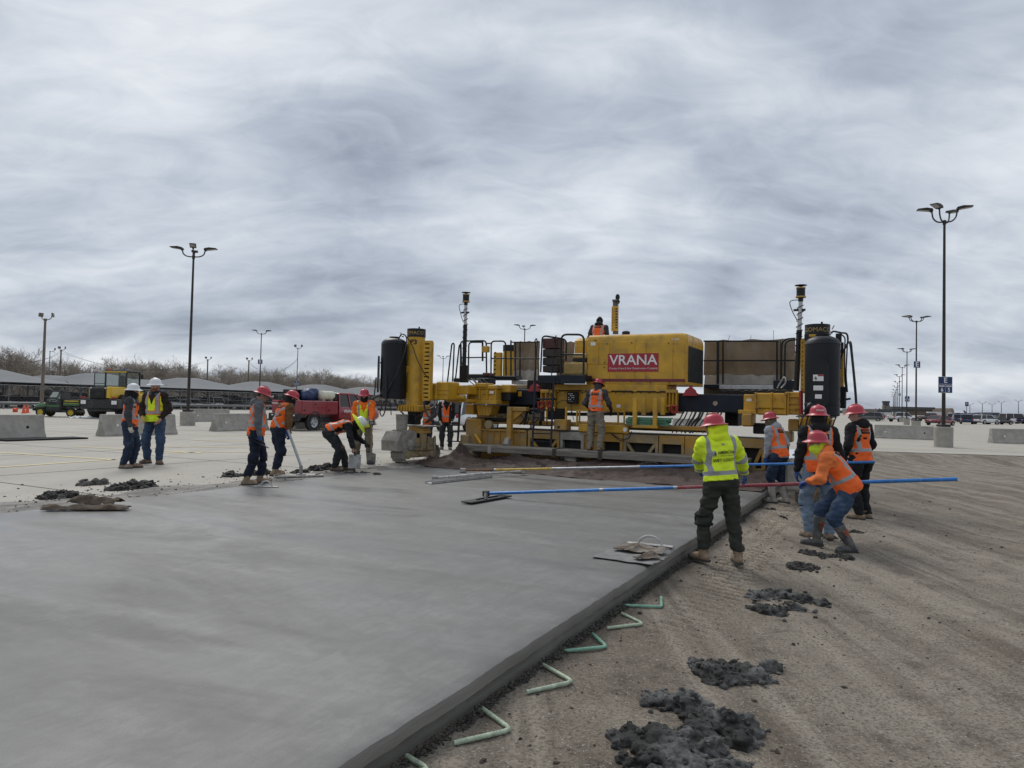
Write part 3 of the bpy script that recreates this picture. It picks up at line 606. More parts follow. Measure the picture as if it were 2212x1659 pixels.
# ---- crawler track (built along y, rear at -y) ---------------------
PAD = B(); PAD.bb((-.23, -.052, -.012), (.23, .052, .012), .004); PAD.bb((-.23, .022, .012), (.23, .045, .036), .004); pad_me = PAD.mesh('track_pad'); pad_me.materials.append(CAKE)
def track(cx, cy, z0, ang, fend):
    root = link('track_unit', None, pav, (cx, cy, z0), ang); half, rr, zc = .48, .20, .225; per = 4 * half + 2 * math.pi * rr; n = 30
    for k in range(n):
        d = per * k / n
        if d < 2 * half: y, z, a = -half + d, zc + rr, 0.
        elif d < 2 * half + math.pi * rr: t = (d - 2 * half) / rr; y, z, a = half + rr * math.sin(t), zc + rr * math.cos(t), -t
        elif d < 4 * half + math.pi * rr: y, z, a = half - (d - 2 * half - math.pi * rr), zc - rr, math.pi
        else: t = (d - 4 * half - math.pi * rr) / rr; y, z, a = -half - rr * math.sin(t), zc - rr * math.cos(t), math.pi - t
        o = link('track_pad', pad_me, root, (0, y, z)); o.rotation_euler = (a, 0, 0)
    b = B(); b.bb((-.15, -half - .05, zc - .10), (.15, half + .05, zc + .12), .03); b.build('track_frame', TAN, root, 0)
    for sx in (-1, 1):
        for y in (-.48, 0, .48):
            b = B(); b.lathe([(.0, .155), (.13 if y else .07, .155), (.13 if y else .07, .17), (.05, .19), (0, .19)], 20, (0, y, zc), 'x', 1, 1)
            if sx < 0:
                b.v = [(-p[0], p[1], p[2]) for p in b.v]; b.f = [f[::-1] for f in b.f]
            b.build('roller', TAN, root)
    b = B(); b.bb((.17, -.25, .30), (.20, .55, .62), .01); b.build('track_side_plate', TAN, root, 0)
    for y in (-.05, .2, .45): b = B(); b.bb((.2, y - .03, .30), (.25, y + .03, .66), .01); b.build('side_post', TAN, root, 0)
    b = B(); b.lathe([(.30, .74), (.30, .80), (.27, .82), (.27, .90), (.22, .90)], 24, (0, .1, 0)); b.build('slew_ring', YELD, root)
    b = B(); b.bb((-.34, -.16, .895), (.38, .5, .93), .008); b.build('track_deck', CAKE, root, 0)
    b = B(); b.prism([(-.12, .74), (.12, .74), (.06, .36), (-.06, .36)], -.06, .06, 'y'); b.v = [(.26, p[0] - .05, p[2]) if 0 else (p[1] * .4 + .23, p[0], p[2]) for p in b.v]; b.build('yoke', TAN, root, 0)
    b = B(); b.bb((-.1, -.12, .40), (.1, .42, .76), .02); b.build('track_post', DARK, root, 0)
    if fend:
        b = B(); b.prism([(-.88, .31), (-.90, .56), (-.74, .78), (-.30, .81), (-.20, .75), (-.18, .36), (-.34, .30)], -.36, .18, 'x'); fe = b.build('track_guard', CAKE, root, 0)
        b = B(); b.lathe([(.0, 0), (.13, 0), (.13, .03), (.11, .045), (0, .045)], 24, (.18, -.42, .45), 'x'); b.build('hub_cover', CAKE, fe)
        b = B(); b.bb((-.28, -.62, .78), (.1, -.3, .82), .02); b.build('mortar_crust', CAKE, fe, 0)
    return root
track(LX + .0, .32, 0, R(-6), True)
# ---- right leg -----------------------------------------------------
RX = q(3385, 700, .75).x; zt, zb = q(3385, 470, .75).z, q(3385, 1080, .75).z
legR = leg(RX, .75, zt, zb, 1)
ladder_plate(q(3262, 700, .62).x, q(3300, 700, .62).x, .62, q(3280, 885, .62).z, q(3280, 505, .62).z, 11, legR, .10)
pbox('leg_plate', 3552, 575, 3582, 850, .8, .3, YEL, legR, bev=.01); pbox('valve_block', 3555, 850, 3598, 1010, .75, .25, BLK, legR, bev=.01); pbox('cap_bracket', 3290, 460, 3330, 505, .45, .12, BLK, legR, bev=.006)
pbox('cap_bracket', 3325, 462, 3390, 480, .44, .1, YEL, legR, bev=.004); pbox('cap_bracket', 3522, 455, 3566, 520, .6, .1, BLK, legR, bev=.006); pbox('valve_block', 3560, 520, 3580, 600, .6, .12, BLK, legR, bev=.006)
tkR = tank(q(3424, 760, .2).x, .2, q(3424, 470, .2).z, q(3424, 1066, .2).z, R(-4), .315)
hose([(3492, 455, .2), (3505, 440, .2), (3560, 450, .3), (3605, 460, .35), (3612, 520, .35), (3590, 570, .35), (3560, 640, .4), (3560, 720, .4)], .018, parent=tkR)
hose([(3560, 460, .4), (3590, 490, .4), (3590, 560, .4), (3590, 780, .4), (3602, 890, .4)], .014, parent=tkR); hose([(3610, 520, .4), (3605, 620, .4), (3600, 760, .4), (3610, 890, .4)], .014, parent=tkR)
hose([(3600, 540, .4), (3625, 525, .3), (3640, 620, .25), (3665, 880, .2), (3680, 1110, .2)], .015, parent=tkR); hose([(3612, 530, .4), (3636, 520, .3), (3648, 620, .25), (3674, 890, .2), (3686, 1110, .25)], .012, parent=tkR)
rail([(3495, 425, .2), (3512, 395, .2)], .012, GALV, tkR, 'valve_handle'); hose([(3488, 440, .2), (3480, 470, .2)], .02, GALV, tkR, 'valve')
rail([(3590, 945, .4), (3634, 938, .4)], .02, BLK, tkR, 'handle')
hose([(3380, 980, -.12), (3330, 1000, -.2), (3320, 1060, -.1)], .07, BLKT, tkR, 'outlet_elbow')
track(RX - .05, .4, -.26, 0, False)
b = B(); b.bb((RX - .42, -.62, .02), (RX + .22, -.10, .62), .05); b.build('track_guard', CAKE, pav, 0)
for k in range(9):
    x = 3290 + k * 30 + random.uniform(-8, 8); hose([(x, 1060, .3 + .05 * k), (x - 20 + random.uniform(-15, 15), 1160, .3), (x + random.uniform(-30, 10), 1280, .25), (x - 10, 1380, .3)], random.uniform(.012, .02))
for (x0, y0, x1, y1, yp, mt) in ((3170, 1090, 3250, 1180, 1.0, YELD), (2910, 1120, 3000, 1200, 1.5, DARK), (3000, 1150, 3120, 1330, 1.6, TAN), (3255, 1120, 3295, 1480, .8, YELD), (3120, 1180, 3200, 1260, 1.2, TAN), (3250, 1080, 3330, 1130, .7, YEL)): pbox('hydraulic_block', x0, y0, x1, y1, yp, .4, mt, bev=.02)
# ---- mould (pan) across the slab -----------------------------------
YM = 1.5
mzt = lambda cx: q(cx, 1150 + (cx - 890) * .0375, YM).z
xl, xr = q(893, 1230, YM).x, 4.0
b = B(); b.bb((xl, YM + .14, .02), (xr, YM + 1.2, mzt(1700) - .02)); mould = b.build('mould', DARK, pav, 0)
def mpan(x0, x1, kind, mat):
    A, Z = q(x0, 1240, YM).x, q(x1, 1240, YM).x; zt = mzt((x0 + x1) / 2) - .03; b = B()
    if kind == 'win' or kind == 'truss':
        w_ = .07; zb_ = zt - .78; zm = zt - .20
        b.bb((A, YM, zm), (Z, YM + .14, zt), .006); b.bb((A, YM, zb_), (Z, YM + .14, zb_ + .14), .006); b.bb((A, YM, zb_ + .14), (A + w_, YM + .14, zm), .006); b.bb((Z - w_, YM, zb_ + .14), (Z, YM + .14, zm), .006); b.bb((A, YM, .02), (Z, YM + .14, zb_), .006)
        if kind == 'truss':
            mx_ = (A + Z) / 2
            b.bar((A + w_, YM + .06, zm), (mx_ - .03, YM + .06, zb_ + .14), .05, .07, (1, 0, 0)); b.bar((Z - w_, YM + .06, zm), (mx_ + .03, YM + .06, zb_ + .14), .05, .07, (1, 0, 0))
    elif kind == 'rib':
        b.bb((A, YM + .03, .02), (Z, YM + .14, zt), .004); n = max(2, int((Z - A) / .17))
        for k in range(n + 1): x = A + (Z - A) * k / n; b.bb((x - .014, YM, .25), (x + .014, YM + .04, zt - .03), .003)
        b.bb((A, YM - .02, zt - .05), (Z, YM + .06, zt), .004)
    else: b.bb((A, YM, .02), (Z, YM + .14, zt), .01); b.bb((A + .06, YM - .012, zt - .75), (Z - .06, YM, zt - .18), .004)
    o = b.build('mould_panel', mat, mould, 0); return o
for x0, x1, kd, mt in ((893, 1228, 'rib', YELD), (1242, 1476, 'truss', YELD), (1482, 1655, 'win', CAKE), (1658, 1780, 'rib', YELD), (1783, 1945, 'win', YELD), (1950, 2208, 'truss', TAN), (2214, 2402, 'win', YELD), (2406, 2512, 'flat', YELD), (2515, 2600, 'win', TAN), (2603, 2800, 'rib', YELD), (2803, 3000, 'truss', YELD)): mpan(x0, x1, kd, mt)
pbox('mould_end', 780, 1085, 890, 1290, YM - .1, .5, YELD, bev=.03); pbox('mould_end', 740, 1205, 800, 1300, YM - .25, .4, TAN, bev=.02); pbox('mould_top_box', 780, 980, 840, 1055, YM + .1, .4, YEL, bev=.015)
pbox('mould_beam', 790, 1118, 2640, 1150, YM + .25, .5, YELD, bev=.02)
b = B(); a = q(870, 985, YM + .05); c_ = q(990, 985, YM + .05); h0 = q(930, 1060, YM + .05).z
b.prism([(a.x, a.z), (c_.x, a.z), (c_.x - .09, h0), (a.x + .06, h0)], YM, YM + .4); b.build('hopper', YEL, pav, 0)
for k in range(5): pbox('hopper_rib', 885 + k * 21, 992, 889 + k * 21, 1052, YM - .015, .03, YELD, bev=.002)
b = B(); b.tube([q(850, 1200, YM - .2), q(895, 1270, YM - .2)], .035, 10); b.build('hydraulic_cylinder', YEL, pav)
b = B(); b.lathe([(0, -.05), (.11, -.05), (.11, .05), (0, .05)], 16, q(955, 1130, YM + .0), 'y'); b.build('motor', TAN, pav)
rail([(830, 1090, YM + .2), (1090, 1095, YM + .2)], .05, DARK, pav, 'pipe'); rail([(960, 1100, YM + .5), (1250, 1105, YM + .5)], .07, TAN, pav, 'pipe')
pbox('support_post', 1085, 998, 1118, 1245, YM - .25, .12, YELD, bev=.01); pbox('support_bracket', 1118, 1000, 1230, 1030, YM - .2, .2, YELD, bev=.01)
b = B(); b.prism([(q(1118, 1030, YM).x, q(1118, 1030, YM).z), (q(1235, 1030, YM).x, q(1235, 1030, YM).z), (q(1118, 1130, YM).x, q(1118, 1130, YM).z)], YM - .15, YM - .05); b.build('support_gusset', YELD, pav, 0)
b = B(); b.bar(q(1100, 1240, YM - .2), q(1080, 1290, YM - .35), .16, .12, (1, 0, 0)); b.build('support_foot', CAKE, pav, 0)
pbox('support_post', 2568, 1045, 2612, 1360, YM - .25, .14, YELD, bev=.012); pbox('support_bracket', 2605, 1060, 2660, 1110, YM - .2, .16, YELD, bev=.01)
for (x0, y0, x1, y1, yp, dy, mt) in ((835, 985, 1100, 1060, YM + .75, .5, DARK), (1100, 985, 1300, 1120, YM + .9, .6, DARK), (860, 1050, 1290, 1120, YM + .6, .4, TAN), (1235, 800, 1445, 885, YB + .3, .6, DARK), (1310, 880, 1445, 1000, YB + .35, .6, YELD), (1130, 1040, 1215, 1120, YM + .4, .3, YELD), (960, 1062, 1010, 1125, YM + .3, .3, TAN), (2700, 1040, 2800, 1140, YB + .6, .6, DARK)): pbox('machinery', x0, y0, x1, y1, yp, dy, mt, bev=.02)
# tray and hand rails in front of the worker, rebar rack
tray = pbox('tool_tray', 1615, 1130, 1965, 1190, YM - .05, .3, YEL, bev=.02)
for x in (1600, 1618, 1720, 1905, 1950): pbox('tray_post', x, 1030, x + 9, 1135, YM + .02, .05, YEL, tray, bev=.003)
pbox('tray_rail', 1600, 1026, 1955, 1036, YM, .06, YEL, tray, bev=.003); pbox('tray_rail', 1610, 1110, 1955, 1122, YM + .02, .06, YEL, tray, bev=.003)
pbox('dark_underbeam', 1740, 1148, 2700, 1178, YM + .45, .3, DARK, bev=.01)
pbox('junction_box', 1945, 1145, 1985, 1198, YM - .08, .12, YEL, bev=.01); b = B(); b.lathe([(0, -.02), (.05, -.02), (.05, .02)], 14, q(1965, 1168, YM - .09), 'y'); b.build('gauge', WHT, pav)
pbox('tool_box', 1435, 1092, 1530, 1172, YM - .12, .3, YELD, bev=.02); pbox('tool_box_hasp', 1462, 1140, 1478, 1158, YM - .13, .02, BLK, bev=.002); pbox('recess_frame', 1375, 1000, 1385, 1100, YM, .05, YEL, bev=.003); pbox('recess_frame', 1518, 1000, 1530, 1110, YM, .05, YEL, bev=.003)
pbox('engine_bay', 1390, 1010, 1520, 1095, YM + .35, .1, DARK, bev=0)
rack = pbox('rebar_rack', 2018, 1136, 2200, 1156, YM - .3, .5, YEL, bev=.006)
for x, yy in ((2018, YM - .3), (2168, YM - .3), (2084, YM + .15), (2226, YM + .15)): pbox('rack_post', x, 935 if yy < YM else 930, x + 30, 1140 if yy < YM else 1060, yy, .07, YEL, rack, bev=.006)
for k in range(10):
    x = 2350 + k * 32 + random.uniform(-10, 10); hose([(x + 40, 1036, YB), (x + 20, 1080, YB - .1), (x - 10 + random.uniform(-30, 20), 1130, YB - .1), (x - 40, 1190, YB - .2)], random.uniform(.012, .03))
hose([(1860, 1195, YM - .1), (1930, 1235, YM - .15), (1990, 1230, YM - .15), (2010, 1180, YM - .1)], .012); hose([(1850, 1190, YM - .1), (1920, 1245, YM - .15), (1960, 1250, YM - .15)], .012)
for k in range(10):
    x = 1180 + k * 22; hose([(x, 1040 + random.uniform(-20, 20), YM + .4), (x + random.uniform(-30, 40), 1085, YM + .1), (x + random.uniform(-20, 30), 1130, YM + .15)], random.uniform(.012, .022))
hose([(1225, 1110, YM), (1240, 1040, YM), (1290, 1015, YM), (1340, 1040, YM), (1345, 1100, YM)], .03); hose([(1590, 930, YB - .2), (1560, 960, YB - .2), (1500, 950, YB - .15), (1450, 985, YB - .2)], .008); hose([(1560, 975, YB - .15), (1570, 1040, YB - .2), (1585, 1100, YB - .2)], .008)
# ---- plank walkway -------------------------------------------------
YP = .78; zt = q(1000, 1292, YP).z + .01; x0, x1 = q(738, 1300, YP).x, 3.4
pl = B(); pl.bb((x0, YP + .02, zt - .14), (x1, YP + .58, zt - .03)); plank = pl.build('walkway_beam', M('plank_core', (.10, .09, .078), .9), pav, 0)
for k in range(4):
    b = B(); b.bb((x0 - random.uniform(0, .04), YP + k * .15, zt - .05), (x1, YP + k * .15 + .143, zt + random.uniform(-.004, .004)), .006); b.build('walkway_plank', WOOD, plank, 0)
b = B(); b.bb((x0, YP - .012, zt - .155), (x1, YP + .018, zt - .012), .004); b.build('walkway_plank', WOOD, plank, 0)
for x in (960, 1440, 1780, 2560):
    X = q(x, 1310, YP).x; b = B(); b.bb((X - .05, YP - .02, zt - .005), (X + .05, YP + .6, zt + .012), .003); b.bb((X - .05, YP - .022, zt - .19), (X + .05, YP - .012, zt + .010), .003); b.build('walkway_strap', CAKE if x < 1000 else M('rusty_strap', (.05, .042, .036), .8), plank, 0)
for x in (745, 1100, 1500, 2100, 2600): X = q(x, 1310, YP).x; b = B(); b.bb((X, YP + .1, .012), (X + .3, YP + .55, zt - .14), .02); b.build('walkway_skid', CAKE, plank, 0)
for x0_, x1_ in ((700, 815), ): pbox('walkway_end_box', x0_, 1325, x1_, 1385, YP - .1, .4, TAN, plank, bev=.01)
# ---- masts ---------------------------------------------------------
def mast(bx, by, tx, ty, yp, seg):
    a, z = q(bx, by, yp), q(tx, ty, yp); f = lambda t: a.lerp(z, t); b = B(); b.tube([f(0), f(seg)], .055, 10); ms = b.build('sensor_mast', BLK, pav)
    b = B(); b.tube([f(seg), f(.88)], .042, 10); b.build('mast_upper_tube', M('pale_tube', (.45, .46, .47), .4, .4), ms)
    b = B(); c0 = f(.885); b.lathe([(.05, 0), (.05, .07), (.095, .08), (.095, .10), (.085, .11), (.085, .26), (.09, .265), (.09, .285), (.03, .29), (.03, .31), (.12, .325), (.12, .335), (0, .35)], 18, c0); b.build('sensor_head', BLK, ms)
    b = B(); b.lathe([(.1, .075), (.1, .105), (.1, .105)], 18, c0); b.lathe([(.092, .263), (.092, .288)], 18, c0); b.build('sensor_ring', GOLD, ms)
    pts = []; n = 46
    for k in range(n + 1):
        t = .35 + .5 * k / n; p = f(t); ang = k * 1.1; pts.append(p + Vector((math.cos(ang) * .065, math.sin(ang) * .065, 0)))
    b = B(); b.tube(pts, .008, 5); b.tube(bez([f(.9), f(.88) + Vector((-.2, 0, .02)), f(.80) + Vector((-.16, 0, 0)), f(.7) + Vector((-.05, -.05, 0))]), .009, 5); b.build('mast_cable', RUB, ms)
    b = B(); p = f(.80); b.bb((p.x - .13, p.y - .03, p.z - .02), (p.x + .1, p.y + .03, p.z + .02), .004); b.build('mast_clamp', BLK, ms, 0); return ms
mast(768, 815, 786, 172, 1.2, .66); mast(3232, 880, 3268, 132, .95, .60)
pbox('mast_foot', 735, 690, 790, 818, 1.15, .12, BLK, bev=.008)
# ---- far side: rails, burlap, front legs, exhaust ------------------
YF = 3.7
for pts in ([(745, 815, YF), (745, 512, YF), (935, 508, YF), (938, 815, YF)], [(802, 760, YF), (806, 520, YF), (905, 520, YF)], [(970, 770, YF), (972, 512, YF), (1078, 512, YF), (1082, 770, YF)], [(1118, 770, YF), (1118, 506, YF)]): rail(pts, .024, round_=.12)
for a, c_ in (((745, 635), (935, 632)), ((970, 640), (1330, 642)), ((935, 530), (970, 528))): rail([(*a, YF), (*c_, YF)], .02)
for pts in ([(648, 812, 1.6), (680, 535, 1.6), (692, 525, 1.6), (698, 540, 1.6), (686, 812, 1.6)], [(708, 790, 1.6), (735, 545, 1.6), (748, 530, 1.6), (752, 700, 1.6)]): rail(pts, .02, round_=.06)
pbox('yellow_junction_box', 902, 548, 944, 594, YF - .1, .15, YEL, bev=.015); rail([(908, 660, YF - .05), (908, 510, YF - .05)], .03)
for (x0, y0, x1, y1, yp, mt) in ((790, 755, 950, 800, 2.6, BLK), (870, 785, 955, 830, 2.2, NAVY), (955, 768, 1155, 800, 3.2, BLK), (1120, 800, 1310, 832, 3.3, GALV), (690, 785, 745, 815, 1.8, BLK), (1130, 835, 1240, 868, 2.6, TAN), (905, 745, 940, 770, 2.5, CRATE)): pbox('deck_equipment', x0, y0, x1, y1, yp, .4, mt, bev=.02)
for k in range(6): hose([(800 + k * 22, 790, 2.0), (820 + k * 20, 815 - 12 * (k % 2), 1.9), (845 + k * 24, 835, 1.8)], .014)
def far_leg(x0, x1, y0, y1, yc0, yp):
    a, c_ = q(x0, y1, yp), q(x1, y0, yp); r_ = (c_.x - a.x) * .33; b = B(); b.lathe([(r_, a.z), (r_, c_.z)], 20, ((a.x + c_.x) / 2 + .1, yp + .3, 0)); fl = b.build('front_leg', YEL, pav)
    b = B(); b.lathe([(r_ + .01, c_.z), (r_ + .01, q(x1, yc0, yp).z), (0, q(x1, yc0, yp).z)], 20, ((a.x + c_.x) / 2 + .1, yp + .3, 0)); b.build('leg_cap', BLK, fl)
    b = B(); b.bb((a.x, yp, a.z), (a.x + (c_.x - a.x) * .4, yp + .15, c_.z - .05), .01); b.build('leg_plate', YEL, fl, 0)
    for k in range(6): b = B(); z = a.z + (c_.z - a.z) * (k + .5) / 6; b.bb((a.x + .03, yp - .004, z - .02), (a.x + .09, yp + .01, z + .03)); b.build('plate_hole', DARK, fl, 0)
far_leg(985, 1120, 582, 770, 536, 4.6)
def cloth(name, x0, x1, yt, yb, yp, mat, parent=pav, sag=.06, lean=0., seed=0):
    a, c_ = q(x0, yt, yp), q(x1, yb, yp); nx, nz_ = 44, 18; b = B()
    for j in range(nz_ + 1):
        for i in range(nx + 1):
            u, t = i / nx, j / nz_; x = a.x + (c_.x - a.x) * u; zt_ = a.z - sag * abs(math.sin(u * math.pi * 3 + seed)) * .5; z = zt_ + (c_.z - zt_) * t
            y = yp + .11 * noise.noise((x * 2.2, z * .8, seed)) + .05 * noise.noise((x * 6, z * 2, seed + 5)) + lean * t
            b.v.append((x, y, z))
    for j in range(nz_):
        for i in range(nx): o = j * (nx + 1) + i; b.f.append((o, o + nx + 1, o + nx + 2, o + 1))
    n0 = len(b.v); b.v += [(x, y + .03, z) for x, y, z in b.v]; b.f += [tuple(i + n0 for i in f[::-1]) for f in b.f]
    return b.build(name, mat, parent, 80)
YC = 4.4
for (x0, x1) in ((1138, 1325), (2552, 3205)):
    big = x0 > 2000; bu = cloth('burlap_curtain', x0, x1, 512 if not big else 505, 770 if not big else 765, YC, BURL, seed=x0)
    cloth('pale_burlap_strip', x0 + 4, x1 - 6, 720 if not big else 752, 808 if not big else 838, YC - .07, BURLP, bu, .1, -.05, x0 + 3)
cloth('burlap_curtain', 1460, 1582, 515, 770, YC, BURL, seed=5); cloth('burlap_fold', 3120, 3218, 500, 800, YC - .25, BURL, seed=9)
for x in (1150, 1185, 1300, 2650, 2688, 3088, 3118): rail([(x, 828, YC - .2), (x, 512 if x > 2000 else 520, YC - .2)], .022 if x != 2650 else .034)
for a, c_ in (((2545, 512), (3100, 512)), ((2545, 656), (3100, 656)), ((1120, 520), (1330, 520))): rail([(*a, YC - .2), (*c_, YC - .2)], .02)
for pts in ([(3118, 800, YC - .5), (3124, 500, YC - .5), (3225, 492, YC - .5)], [(3145, 800, YC - .6), (3150, 510, YC - .6), (3225, 500, YC - .6)]): rail(pts, .024, round_=.15)
rail([(3100, 655, YC - .5), (3235, 655, YC - .5)], .02)
pbox('deck_rail', 2660, 838, 3070, 868, YC - .9, .12, GALV, bev=.006); pbox('dark_deck', 2545, 835, 3230, 862, YC - .6, .5, NAVY, bev=.006); pbox('dark_deck', 3060, 802, 3235, 866, YC - 1.6, .4, NAVY, bev=.01)
pbox('deck_sheet', 2545, 860, 3200, 908, YC - .2, .3, M('dim_sheet', (.16, .15, .135), .9), bev=0)
for k in range(9): hose([(2650 + k * 60, 895 - (k % 3) * 8, 2.6), (2690 + k * 58, 880, 2.5), (2740 + k * 60, 902, 2.6)], .02)
hose([(3090, 860, 2.6), (3140, 780, 2.5), (3150, 820, 2.5), (3120, 860, 2.5)], .018, GALV)
for x in (2740, 2900, 3062): rail([(x - (14 if x < 3000 else 0), 505, YC), (x, 470 if x < 3000 else 432, YC)], .006, TAN, pav, 'wire_end')
# graduated post and exhaust flap behind the housing
gp = pbox('graduated_post', 1862, 252, 1912, 438, YB + 1.3, .03, YEL, bev=.008)
for k in range(8):
    y0 = 268 + k * 20; pbox('graduation_mark', 1892, y0, 1906, y0 + 9, YB + 1.295, .01, BLK, gp, bev=0); pbox('graduation_mark', 1864, y0 + 6, 1869, y0 + 12, YB + 1.295, .01, BLK, gp, bev=0)
b = B(); a = q(1893, 460, YB + 1.42); c_ = q(1893, 210, YB + 1.42); b.tube([a, c_], .075, 14); b.tube([q(1893, 218, YB + 1.35), q(1893, 206, YB + 1.35)], .09, 14); b.build('exhaust_pipe', M('sooty_steel', (.12, .12, .12), .5, .5), gp)
b = B(); p = q(1908, 187, YB + 1.35); b.lathe([(0, -.01), (.085, -.01), (.085, .01), (0, .01)], 16, p, 'y', .7, 1); b.tube([p, q(1918, 232, YB + 1.35)], .02, 6); b.build('exhaust_flap', BLK, gp)
hose([(1905, 210, YB + 1.3), (1922, 215, YB + 1.3), (1916, 236, YB + 1.3)], .012, BLK, gp, 'bracket')
# black side ladder behind the left leg
sl_ = pbox('step_bracket', 640, 1250, 745, 1258, .9, .04, BLK, bev=.004)
for a, c_ in (((672, 985), (655, 1255)), ((742, 985), (724, 1255))): pbars('ladder_stile', [((*a, 1.0), (*c_, .9))], .05, .03, BLK, sl_)
for y in (1050, 1118, 1185): pbars('rung', [((672 - (y - 985) * .06, y, 1.0), (740 - (y - 985) * .06, y, 1.0))], .05, .03, BLK, sl_)
# ---- things on and behind the paver --------------------------------
def PW(p): return W(p[0], p[1], p[2])
# pail on the left track guard
p = q(292, 1200, -.22); b = B(); b.lathe([(.0, 0), (.125, 0), (.15, .30), (.158, .30), (.158, .325), (.15, .325), (.155, .385), (.162, .385), (.162, .40), (.145, .40), (.14, .03), (0, .03)], 24)
pail = tag(b.build('pail', CAKE, None, 40, PW((LX - .10, -.18, .81))), 'battered grey mortar pail standing on the left track guard of the paver', 'bucket')
b = B(); b.tube([(.16 * math.cos(a), .16 * math.sin(a) * .9 - .02, .37 - .12 * math.sin(a * 1.) * (1 if a < math.pi else 0)) for a in np.linspace(math.pi, 2 * math.pi, 11)], .005, 5); b.build('handle', GALV, pail)
# bundle of green bars in the rack
GRB = M('green_epoxy_bar', (.085, .22, .135), .5, var=.2, scale=9)
a = q(1990, 1100, YM - .1); c_ = q(2290, 1100, YM - .1); zr = q(2110, 1136, YM - .1).z
bun = thing('rebar_bundle', 'bundle of green coated reinforcing bars lying in the yellow rack on the paver', 'rebar', PW((a.x, YM - .2, zr)), -TH)
for j in range(6):
    for k in range(9):
        b = B(); dx = random.uniform(-.06, .06); b.tube([(dx, k * .034 + (j % 2) * .017, .018 + j * .031), (c_.x - a.x + dx, k * .034 + (j % 2) * .017, .018 + j * .031)], .0155, 6); b.build('bar', GRB, bun, 60)
# brown burlap trailing over the slab behind the paver
nx, ny = 220, 46; b = B(); x0, x1, y0, y1 = -4.3, 3.95, -.85, .95
for j in range(ny + 1):
    for i in range(nx + 1):
        u, t = i / nx, j / ny; x = x0 + (x1 - x0) * u; e0 = y0 + .30 * noise.noise((x * .7, 0, 1)) + .12 * noise.noise((x * 2.3, 3, 1)) + (.55 if x < -3.6 else 0) * min(1, (-3.6 - x) / .5)
        y = e0 + (y1 - e0) * t; f1 = noise.noise((x * .55 + y * .2, y * 3.6, 2.)); f2 = noise.noise((x * 1.3, y * 8., 7.))
        rd = lambda n_: max(0., 1 - 2.6 * abs(n_)) ** 2
        w1 = x * .5 + .35 * noise.noise((x * .9, y * .9, 3.)); z = .020 + .075 * rd(noise.noise((w1, y * 2.6 + .4 * noise.noise((x * 1.4, y * 2, 8.)), 2.))) + .05 * rd(noise.noise((x * 1.1 + y, y * 5.5, 7.))) + .022 * rd(noise.noise((x * 3 + y * 2, y * 11, 4.)))
        z *= .3 + .7 * min(1, t * 6)
        pk = math.exp(-abs((x + 3.5) / .30) ** 1.2 - abs((y - .62) / .34) ** 1.4); an = math.atan2(y - .62, x + 3.5); z += .44 * pk * (1 + .16 * math.sin(an * 7 + 1.2) + .1 * math.sin(an * 13)); z += max(0, t - .5) * .36 * min(1, max(0, (x + 3.0) / .8))
        b.v.append((x, y, z))
for j in range(ny):
    for i in range(nx): o = j * (nx + 1) + i; b.f.append((o, o + 1, o + nx + 2, o + nx + 1))
tag(b.build('burlap_drag', BROWN, None, 80, O_, -TH), 'crumpled dark brown wet burlap trailing on the slab behind the paver', 'burlap')
# ================================================================== distance-field surfaces (people, mortar heaps)
_LAT = np.random.default_rng(5).random((32, 32, 32)).astype(np.float32)
def n3(X, Y, Z):
    xi = np.floor(X).astype(np.int32); yi = np.floor(Y).astype(np.int32); zi = np.floor(Z).astype(np.int32)
    fx = X - xi; fy = Y - yi; fz = Z - zi; fx = fx * fx * (3 - 2 * fx); fy = fy * fy * (3 - 2 * fy); fz = fz * fz * (3 - 2 * fz)
    x0, x1, y0, y1, z0, z1 = xi & 31, (xi + 1) & 31, yi & 31, (yi + 1) & 31, zi & 31, (zi + 1) & 31; t = _LAT
    a = (t[x0, y0, z0] * (1 - fx) + t[x1, y0, z0] * fx) * (1 - fy) + (t[x0, y1, z0] * (1 - fx) + t[x1, y1, z0] * fx) * fy
    c = (t[x0, y0, z1] * (1 - fx) + t[x1, y0, z1] * fx) * (1 - fy) + (t[x0, y1, z1] * (1 - fx) + t[x1, y1, z1] * fx) * fy
    return a * (1 - fz) + c * fz - .5
